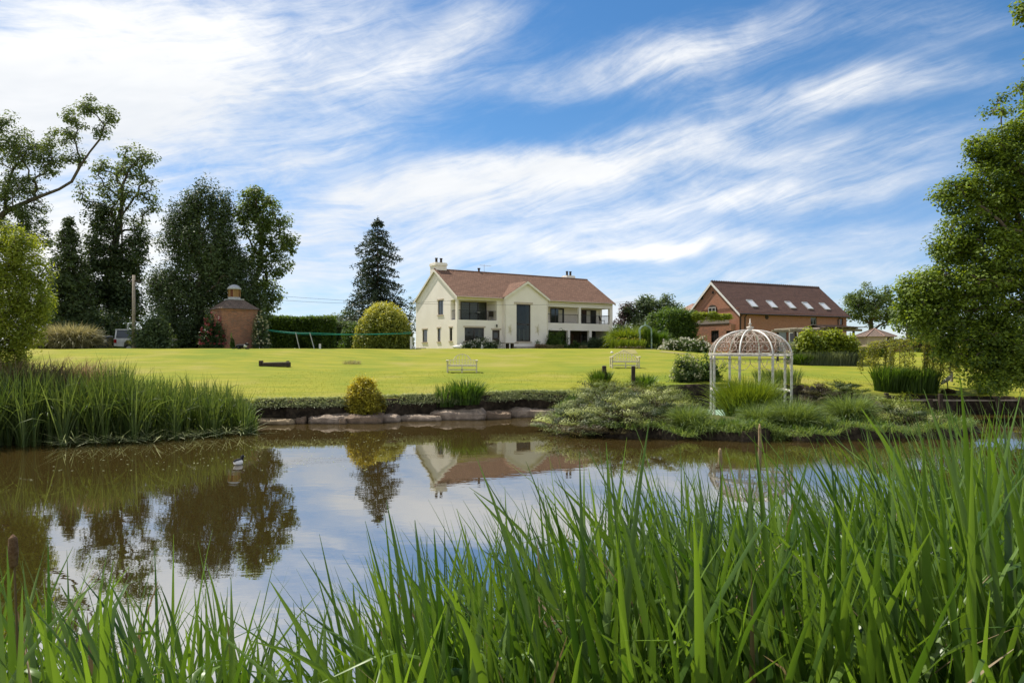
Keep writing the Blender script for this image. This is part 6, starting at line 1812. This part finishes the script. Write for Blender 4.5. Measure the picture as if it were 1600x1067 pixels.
MB().tube([(-.5, 0, .25), (-.1, 0, .1), (.3, -.05, -.05), (.55, -.05, .02)], [.02, .03, .03, .015], 6).build('stick', M['old_white'], o); MB().tube([(-.5, 0, .25), (-.62, .03, .3)], [.02, .01], 5).build('twig', M['old_white'], o)

# ------------------------------------------------------------------ right bank: timber edging, sword leaves, weeping tree, heron
ed = thing('timber_edging', 'dark timber edging with a grey plank top along the right pond bank', 'retaining wall', (0, 0, 0))
y_ = 31.15
ztop = Z(624, y_)
pl = None
for k in range(12):
    x_ = X(1400, y_) + k * .6
    if pl is None:
        pl = MB().box(0, .585, -.30, .10, -.06, 0).build('plank', M['wood_grey'], ed); p_o = pl
    else: p_o = link('plank', pl.data, ed)
    p_o.location = (x_, y_, ztop + .004 * ((k * 7) % 3))
MB().box(X(1400, y_), X(1400, y_) + 7.2, y_ - .12, y_ - .02, -.5, ztop - .065).build('board', M['wood_dark'], ed)
for px, yt in ((1450, 623), (1466, 615.5), (1555, 619), (1382, 614)):
    x_ = X(px, y_ - .25)
    po = MB().box(x_ - .08, x_ + .08, y_ - .48, y_ - .335, -.6, Z(yt, y_ - .4)).build('post', M['wood_dark'], ed, bevel=.015)
grass_clump('iris_clump', 'left half of the tall sword-leaf bed under the weeping tree', (X(1394, 31.9), 31.9, gz(X(1394, 31.9), 32.0)), 900, .85, 1.45, .16, .4, .03, M['iris'], 6, cat='reed clump', sx=1.0, sy=.4)
grass_clump('iris_clump', 'right half of the tall sword-leaf bed, touching the weeping tree trunk', (X(1440, 31.9), 31.9, gz(X(1440, 31.9), 32.0)), 800, .75, 1.40, .16, .4, .03, M['iris'], 6, cat='reed clump', sx=1.0, sy=.4)
d_ = 33.5
wb = (X(1446, d_), d_, gz(X(1446, d_), d_))
o = thing('weeping_tree', 'small weeping tree with hanging leafy strands above the sword-leaf bed', 'tree', wb)
tr_ = [(0, 0, -.1), (.05, 0, .5), (.0, .05, 1.0), (.1, 0, 1.95)]
mb = MB().tube(tr_, [.11, .09, .08, .06], 8)
cs, ts = [], []
for k in range(58):
    a = rng.random() * 6.28; rr_ = .5 + 2.0 * rng.random() ** .7
    ex_, ey_ = rr_ * math.cos(a) * 1.15 - .25, rr_ * math.sin(a) * .8
    ztop_ = 2.45 - .15 * rr_ ** 1.2 + rng.normal() * .1
    zend = .35 + .9 * rng.random()
    mb.tube([tr_[3], (ex_ * .5, ey_ * .5, ztop_ + .1), (ex_, ey_, ztop_ - .1), (ex_ * 1.03, ey_ * 1.03, zend)], [.04, .025, .014, .006], 4)
    for s_ in np.linspace(0, 1, 7): cs.append((ex_ * .5 * (1 + s_), ey_ * .5 * (1 + s_), ztop_ + .1 - .15 * s_)); ts.append(.65 + rng.normal() * .15)
    for s_ in np.linspace(0, 1, 9): cs.append((ex_ * (1 + .03 * s_), ey_ * (1 + .03 * s_), ztop_ - .1 + (zend - ztop_ + .1) * s_)); ts.append(.5 + rng.normal() * .2)
mb.build('trunk', M['bark'], o, smooth=True)
v, f, t = clump_leaves(np.array(cs), np.full((len(cs), 3), .15) * np.array([[1, 1, 1.1]]), 20, .085, .3, .5, 0, np.array(ts)); np_obj('crown', v, f, M['weep'], o, tint=t)
# heron
hd = 32.6
hb = (X(1480.5, hd), hd, gz(X(1480.5, hd), hd))
ho = thing('heron', 'pale grey heron standing upright on the bank by the timber edging', 'heron', hb, R(-12))
hm = plain('heron_grey', (.56, .54, .49), (.42, .41, .38), rough=.8, scale=12); hw_m = plain('heron_white', (.60, .58, .52), rough=.8)
sc = 1.0
MB().tube([(-.30, 0, .30), (-.22, 0, .38), (-.10, 0, .47), (.03, 0, .58), (.12, 0, .68), (.155, 0, .75)], [.015, .07, .105, .11, .075, .04], 10, flat=.85).build('body', hm, ho, smooth=True)
MB().tube([(.12, 0, .66), (.185, 0, .78), (.165, 0, .88), (.10, 0, .97), (.075, 0, 1.05), (.11, 0, 1.12), (.17, 0, 1.13)], [.06, .04, .032, .028, .03, .038, .02], 8).build('neck', hw_m, ho, smooth=True)
MB().tube([(.165, 0, 1.13), (.33, 0, 1.105)], [.02, .004], 6).build('beak', plain('beak', (.40, .28, .08)), ho)
MB().tube([(.09, 0, 1.145), (.0, 0, 1.12), (-.06, 0, 1.07)], [.02, .012, .004], 5).build('crest', M['iron'], ho)
MB().tube([(-.36, .0, .26), (-.2, 0, .36), (-.05, 0, .44)], [.02, .06, .05], 6, flat=.7).build('tail', plain('heron_dark', (.09, .09, .10)), ho)
for s in (-.04, .04):
    l_ = MB().tube([(-.02, s, .45), (.01, s, .22), (-.01, s, -.02)], [.02, .012, .012], 6); l_.tube([(-.01, s, .0), (.10, s * 1.4, -.005)], [.01, .006], 4); l_.build('leg', plain('heron_leg', (.22, .20, .12)), ho)
shrub('orange_plant', 'low orange-brown plant on the grass below the heron', (X(1482, 31.9), 31.9, gz(X(1482, 31.9), 31.9)), .35, .25, .22, M['juniper_b'], 260, .06, cat='plant')
o = MB().box(-.05, .05, -.05, .05, -.1, .55).build('stake', M['wood_grey']); o.location = (X(1487, 36), 36, gz(X(1487, 36), 36)); tag(o, 'thin upright stake on the lawn behind the heron', 'stake')
grass_clump('bank_tuft', 'small green tuft growing on the planks right of the heron', (X(1540, 31.6), 31.6, gz(X(1540, 31.6), 31.9)), 220, .3, .7, .3, .7, .02, M['bright'], 5, cat='grass tuft')

# big oak on the right
d_ = 29
tree('oak_tree', 'huge leafy oak filling the right edge of the view', (X(1700, 31), 31, .9),
     [PL(1590, 190, d_, 46, 46, 34), PL(1548, 235, d_, 34, 30, 24), PL(1560, 300, d_, 50, 44, 50), PL(1500, 295, d_, 34, 24, 22), PL(1520, 350, d_, 46, 40, 42), PL(1490, 390, d_, 28, 26, 20), PL(1550, 400, d_, 60, 48, 70),
      PL(1450, 450, d_, 42, 30, 40), PL(1425, 480, d_, 24, 26, 20), PL(1500, 450, d_, 60, 46, 70), PL(1560, 470, d_, 50, 50, 60), PL(1455, 500, d_, 40, 30, 36), PL(1520, 530, d_, 52, 40, 60), PL(1580, 540, d_, 50, 50, 60), PL(1545, 578, d_, 36, 26, 24), PL(1600, 590, d_, 30, 20, 20), PL(1530, 560, d_, 22, 20, 14), PL(1560, 600, 28, 16, 14, 8), PL(1480, 545, d_, 14, 14, 6),
      PL(1575, 255, d_, 36, 34, 30), PL(1595, 340, d_, 44, 50, 44), PL(1640, 250, d_, 60, 70, 60), PL(1640, 400, d_, 60, 80, 70), PL(1650, 130, d_, 46, 60, 36), PL(1720, 350, d_, 90, 190, 80), PL(1660, 540, d_, 50, 50, 40)],
     7.5, .5, M['oak'], M['bark'], .54, 120, .13, lean=(-.6, -.8), flat=.7, rmin=.018)
d_ = 30
tree('overhanging_oak', 'tip of an oak bough in the very top right corner of the view', (X(1790, 33), 33, .9), [PL(1606, 14, d_, 14, 16, 8), PL(1640, 10, d_, 30, 30, 20), PL(1700, 60, d_, 60, 60, 40), PL(1760, 120, d_, 80, 90, 50)], 13, .4, M['oak'], M['bark'], .5, 90, .145)

# ------------------------------------------------------------------ left reed bed
n = 9500
px = np.concatenate([rng.uniform(-60, 400, n)])
yy = 19.2 + 6.0 * rng.random(n)
front_y = np.interp(px, [-60, 0, 100, 200, 300, 395, 400], [20.0, 20.6, 21.2, 21.9, 22.9, 24.0, 24.3])
front_y = front_y + .28 * np.sin(px * .11) + .2 * np.sin(px * .29 + 1)
yy = front_y + 3.4 * rng.random(n) ** 1.3 * np.interp(px, [0, 330, 400], [1.0, .9, .45])
xx = (px - 800) / F * yy
topy = np.interp(px, [-60, 20, 60, 110, 140, 160, 185, 200, 230, 300, 330, 350, 375, 400], [590, 572, 575, 578, 572, 566, 560, 574, 588, 592, 600, 598, 606, 640])
zt = Z(topy + 6 * np.sin(px * .21) + 46 * rng.random(n) ** 1.2 + rng.normal(size=n) * 7, yy)
zb = np.maximum(ground_z(xx, yy), -.1)
L = np.clip(zt - zb, .35, 2.6) * 1.04
b_ = np.stack([xx, yy, zb], -1)
short = rng.random(n) < .22
L = np.where(short, L * rng.uniform(.35, .8, n), L)
v, f, t = blades(b_, rng.random(n) * 6.28, np.abs(rng.normal(size=n)) * .15, np.abs(rng.normal(size=n)) * .42 + (rng.random(n) < .14) * 1.4, L, .020 + .012 * rng.random(n), 6, twist=rng.normal(size=n) * .8, tint=rng.normal(.45, .25, n))
tag(np_obj('reed_bed', v, f, M['reed_far'], None, tint=t), 'dense tall green reeds along the left side of the pond', 'reeds', kind='stuff')
n = 1800
px = rng.uniform(-20, 150, n) ; yy = 23.0 + 1.4 * rng.random(n); xx = (px - 800) / F * yy
b_ = np.stack([xx, yy, np.maximum(ground_z(xx, yy), 0)], -1)
v, f, t = blades(b_, rng.normal(-.2, .8, n), .1 + np.abs(rng.normal(size=n)) * .2, .6 + rng.random(n) * 1.2, 1.55 + .65 * rng.random(n), .018 + .012 * rng.random(n), 6)
tag(np_obj('dry_reeds', v, f, M['dry'], None, tint=t), 'straw-coloured dead reeds at the back left of the reed bed', 'reeds', kind='stuff')
n = 330
px = rng.uniform(90, 395, n); yy = np.interp(px, [0, 100, 200, 300, 395], [20.4, 21.0, 21.7, 22.7, 23.9]) + rng.normal(size=n) * .30; xx = (px - 800) / F * yy
b_ = np.stack([xx, yy, .02 + .12 * rng.random(n)], -1)
v, f, t = blades(b_, rng.normal(-1.2, 1.0, n), 1.1 + rng.random(n) * .45, rng.random(n) * .25, .4 + .7 * rng.random(n), .016 + .012 * rng.random(n), 4)
tag(np_obj('fallen_reeds', v, f, M['lip'], None, tint=t), 'bleached fallen reed leaves lying at the water edge', 'reeds', kind='stuff')
n = 420
px = rng.uniform(80, 640, n); yy = rng.uniform(16.5, 25, n); xx = (px - 800) / F * yy
ok = pond_sd(xx, yy) > .3; xx, yy = xx[ok], yy[ok]; n = len(xx)
v, f = leaf_quads(np.stack([xx, yy, np.full(n, .006)], -1), .03 + .05 * rng.random(n), 50.0, .5)
tag(np_obj('floating_leaves', v, f, M['lip'], None, tint=np.repeat(rng.random(n), 4)), 'small leaf scraps floating on the pond', 'leaves', kind='stuff')

# duck
dk = thing('duck', 'small dark duck with white flanks swimming in the middle of the pond', 'duck', P(373, 726, 17.4)[:2] + (0,), R(70))
MB().tube([(-.17, 0, .07), (-.13, 0, .07), (-.04, 0, .06), (.06, 0, .06), (.12, 0, .08)], [.02, .06, .085, .085, .03], 10, flat=.8).build('body', wt_, dk, smooth=True)
MB().tube([(-.20, 0, .10), (-.12, 0, .125), (.0, 0, .135), (.10, 0, .12)], [.015, .04, .045, .04], 8, flat=.6).build('back', bk_, dk, smooth=True)
MB().tube([(.09, 0, .08), (.12, 0, .15), (.13, 0, .195), (.16, 0, .20), (.18, 0, .19)], [.05, .038, .042, .036, .015], 8).build('head', bk_, dk, smooth=True)
MB().tube([(.175, 0, .188), (.225, 0, .178)], [.014, .01], 6, flat=.5).build('bill', M['lead'], dk)

# ------------------------------------------------------------------ foreground reeds
ENV_X = [-80, 0, 60, 110, 200, 290, 380, 430, 520, 570, 620, 680, 760, 850, 890, 960, 1060, 1130, 1250, 1350, 1440, 1500, 1560, 1700]
ENV_Y = [860, 850, 850, 862, 880, 880, 890, 935, 950, 915, 868, 815, 800, 806, 740, 720, 730, 720, 722, 712, 672, 640, 618, 610]
def near_roots(n, y0, y1, x0=-110, x1=1720):
    out = []
    while len(out) < n:
        y = y0 + (y1 - y0) * rng.random() ** 1.25
        px = rng.uniform(x0, x1)
        # the bed is thin in the middle left and deep on the right
        far_lim = np.interp(px, [-100, 100, 380, 440, 540, 600, 700, 900, 1100, 1400, 1720], [6.2, 5.6, 4.9, 4.3, 4.3, 5.0, 6.0, 7.0, 8.5, 13, 16])
        if y > far_lim: continue
        dens = np.interp(px, [-100, 350, 420, 540, 620, 1000, 1720], [.30, .24, .13, .18, .62, 1, 1])
        if rng.random() > dens: continue
        out.append((px, y))
    return np.array(out)
def near_heights(px, y, power, jitter=24):
    e = np.interp(px, ENV_X, ENV_Y) + 18 * np.sin(px * .045) + 12 * np.sin(px * .13)
    py = e + (1080 - e) * rng.random(len(px)) ** power * .85 + np.abs(rng.normal(size=len(px))) * jitter
    z = np.maximum(ground_z((px - 800) / F * y, y), -.25)
    return z, Z(py, y) - z
rt = near_roots(6400, 2.0, 15)
px, yy = rt[:, 0], rt[:, 1]
z0, L = near_heights(px, yy, 1.1)
ok = (L > .35) & (L < 3.0); px, yy, z0, L = px[ok], yy[ok], z0[ok], L[ok]; n = len(px)
b_ = np.stack([(px - 800) / F * yy, yy, z0], -1)
azr = np.where(rng.random(n) < .6, rng.normal(math.pi, .9, n), rng.random(n) * 6.28)
folded = rng.random(n) < .13
v, f, t = blades(b_, azr, .04 + np.abs(rng.normal(size=n)) * .20, np.abs(rng.normal(size=n)) * .40, L * 1.08, .020 + .017 * rng.random(n), 8, True, rng.normal(size=n) * .7, .45, rng.normal(.5, .24, n), .16, (rng.uniform(.45, .85, n), folded * rng.uniform(1.0, 2.0, n)))
tag(np_obj('foreground_reeds', v, f, M['reed'], None, tint=t, smooth=True), 'dense mass of green reed leaves on the near bank of the pond', 'reeds', kind='stuff')
n = 700
rt = near_roots(n, 2.2, 10, 60); px, yy = rt[:, 0], rt[:, 1]; z0, L = near_heights(px, yy, .8); L = np.clip(L * .9, .3, 2.0)
v, f, t = blades(np.stack([(px - 800) / F * yy, yy, z0], -1), rng.random(n) * 6.28, .1 + np.abs(rng.normal(size=n)) * .2, .4 + np.abs(rng.normal(size=n)) * .7, L, .008 + .008 * rng.random(n), 6, False, rng.normal(size=n))
tag(np_obj('dead_reed_leaves', v, f, M['dry'], None, tint=t), 'dead straw leaves scattered low among the near reeds', 'reeds', kind='stuff')

# the nearest plants one by one: a fan of leaves each, sharing a stock of leaf meshes
stock = []
for i in range(26):
    one_ = np.zeros((1, 3))
    kk = None
    if i % 6 == 5: kk = (np.array([rng.uniform(.5, .8)]), np.array([rng.uniform(1.2, 2.2)]))
    v, f, t = blades(one_, np.zeros(1), np.zeros(1), np.array([abs(rng.normal()) * .46 + .05]), np.ones(1), np.array([.023 + .014 * rng.random()]) , 11, True, np.array([rng.normal() * .8]), .5, np.array([np.clip(rng.normal(.52, .2), .1, .95)]), .17, kk)
    stock.append(np_mesh('leaf', v, f, M['dry'] if i in (9, 19) else M['reed'], t, True))
def reed_plant(px, y, h, lab='tall green reed plant with sword leaves at the front of the near reed bed', grp='near reed plants', nl=None, tilt=0.0):
    x = (px - 800) / F * y
    z = max(gz(x, y), -.25)
    o = thing('reed_plant', lab, 'reed', (x, y, z - .03), rng.random() * 6.28, grp)
    for k in range(nl or int(rng.integers(5, 8))):
        l_ = link('leaf', stock[int(rng.integers(len(stock)))], o)
        s_ = h * (1.0 if k == 0 else rng.uniform(.55, 1.0))
        wide = rng.uniform(.9, 1.35)
        l_.scale = (s_, wide, s_)
        a = k * math.pi + rng.normal() * .5
        l_.rotation_euler = (rng.normal() * .05, .04 + abs(rng.normal()) * .18 + tilt, a)
        l_.location = (.02 * math.cos(a), .02 * math.sin(a), 0)
# leaf width is in metres: x scale is used for the bend, so widths follow the y scale
cnt = 0
while cnt < 165:
    y = 1.9 + 3.3 * rng.random() ** 1.2
    px = rng.uniform(-60, 1660)
    if rng.random() > np.interp(px, [-60, 350, 430, 540, 640, 1660], [.85, .7, .35, .4, .9, 1]): continue
    far_lim = np.interp(px, [-100, 380, 440, 540, 700, 1700], [5.2, 4.6, 4.0, 4.0, 5.2, 5.2])
    if y > far_lim: continue
    e = np.interp(px, ENV_X, ENV_Y)
    py = e + (1067 - e) * rng.random() ** 1.2 * .6 + rng.normal() * 12
    x = (px - 800) / F * y
    h = Z(py, y) - max(gz(x, y), -.25)
    if not .55 < h < 2.3: continue
    reed_plant(px, y, h); cnt += 1
# single leaves that stand out
def hero(px, py, y, lab, wide=1.3, lean=.05, a=math.pi, idx=0):
    x = (px - 800) / F * y; z = max(gz(x, y), -.25)
    h = Z(py, y) - z
    o = thing('reed_plant', lab, 'reed', (x, y, z - .02), 0)
    l_ = link('leaf', stock[idx], o); l_.scale = (h, wide * 1.25, h); l_.rotation_euler = (0, lean, a)
    for k in range(3):
        l2 = link('leaf', stock[int(rng.integers(len(stock)))], o); s_ = h * rng.uniform(.5, .75); l2.scale = (s_, wide, s_); l2.rotation_euler = (0, .1 + .1 * rng.random(), a + 1.5 * (k - 1))
hero(1080, 640, 3.2, 'single tall reed leaf rising past the spit junipers', 1.2, .10, math.pi, 1)
hero(980, 660, 3.6, 'thin pale reed leaf leaning left in front of the juniper mass', 1.0, .08, math.pi, 2)
hero(1310, 660, 3.4, 'tall reed leaf leaning left towards the large pale grass clump', 1.2, .16, math.pi, 3)
hero(1500, 600, 3.6, 'upright reed leaf reaching up to the heron', 1.2, .03, math.pi, 4)
hero(295, 815, 2.6, 'broad upright reed leaf with a pale tip left of the clear water', 1.6, .0, 0, 6)
hero(370, 840, 2.7, 'broad reed leaf leaning right over the clear water', 1.5, .14, 0, 7)
hero(665, 780, 3.4, 'lone narrow reed leaf standing above the others in mid-pond', 1.1, .03, 0, 8)
# cat-tails
def cattail(px, py, y, lab, mat, ln=.16, r_=.014):
    x = (px - 800) / F * y; z = max(gz(x, y), -.25); h = Z(py, y) - z
    o = thing('cattail', lab, 'cattail', (x, y, z))
    MB().tube([(0, 0, 0), (.02, 0, h * .5), (.0, 0, h)], [.006, .005, .003], 6).build('stem', M['dry'], o)
    MB().tube([(0, 0, h - ln), (0, 0, h - ln * .9), (.002, 0, h - ln * .5), (0, 0, h - ln * .12), (0, 0, h)], [.004, r_, r_ * 1.08, r_ * .9, .004], 9).build('seed_head', mat, o, smooth=True)
fluff = plain('cattail_brown', (.10, .05, .025), (.19, .12, .07), rough=1, scale=60, bump=.8, bscale=160)
tan = plain('cattail_tan', (.36, .26, .15), (.26, .17, .09), rough=1, scale=40, bump=.6, bscale=120)
cattail(20, 835, 2.7, 'brown ragged cat-tail head at the lower left edge', fluff, .135, .017)
cattail(1125, 700, 4.4, 'pale dry cat-tail head standing above the near reeds', tan, .13, .013)
cattail(1187, 662, 4.6, 'thinner pale cat-tail with a long tip right of the other dry one', tan, .30, .011)
o = thing('dead_leaf', 'single orange-brown dead leaf caught among the near reeds on the right', 'leaf', P(1440, 945, 3.2))
v, f, t = blades(np.zeros((1, 3)), np.array([.2]), np.array([.9]), np.array([.5]), np.array([.22]), np.array([.016]), 6, True)
np_obj('leaf_blade', v, f, plain('orange_leaf', (.42, .15, .03), rough=.7), o)
# sedge tussock in the right corner
grass_clump('sedge_tussock', 'pale fine-leaved tussock arching at the right edge of the near bank', (X(1650, 3.6), 3.6, gz(X(1650, 3.6), 3.6)), 1500, .22, 1.45, .5, 1.9, .007, M['sedge'], 9)
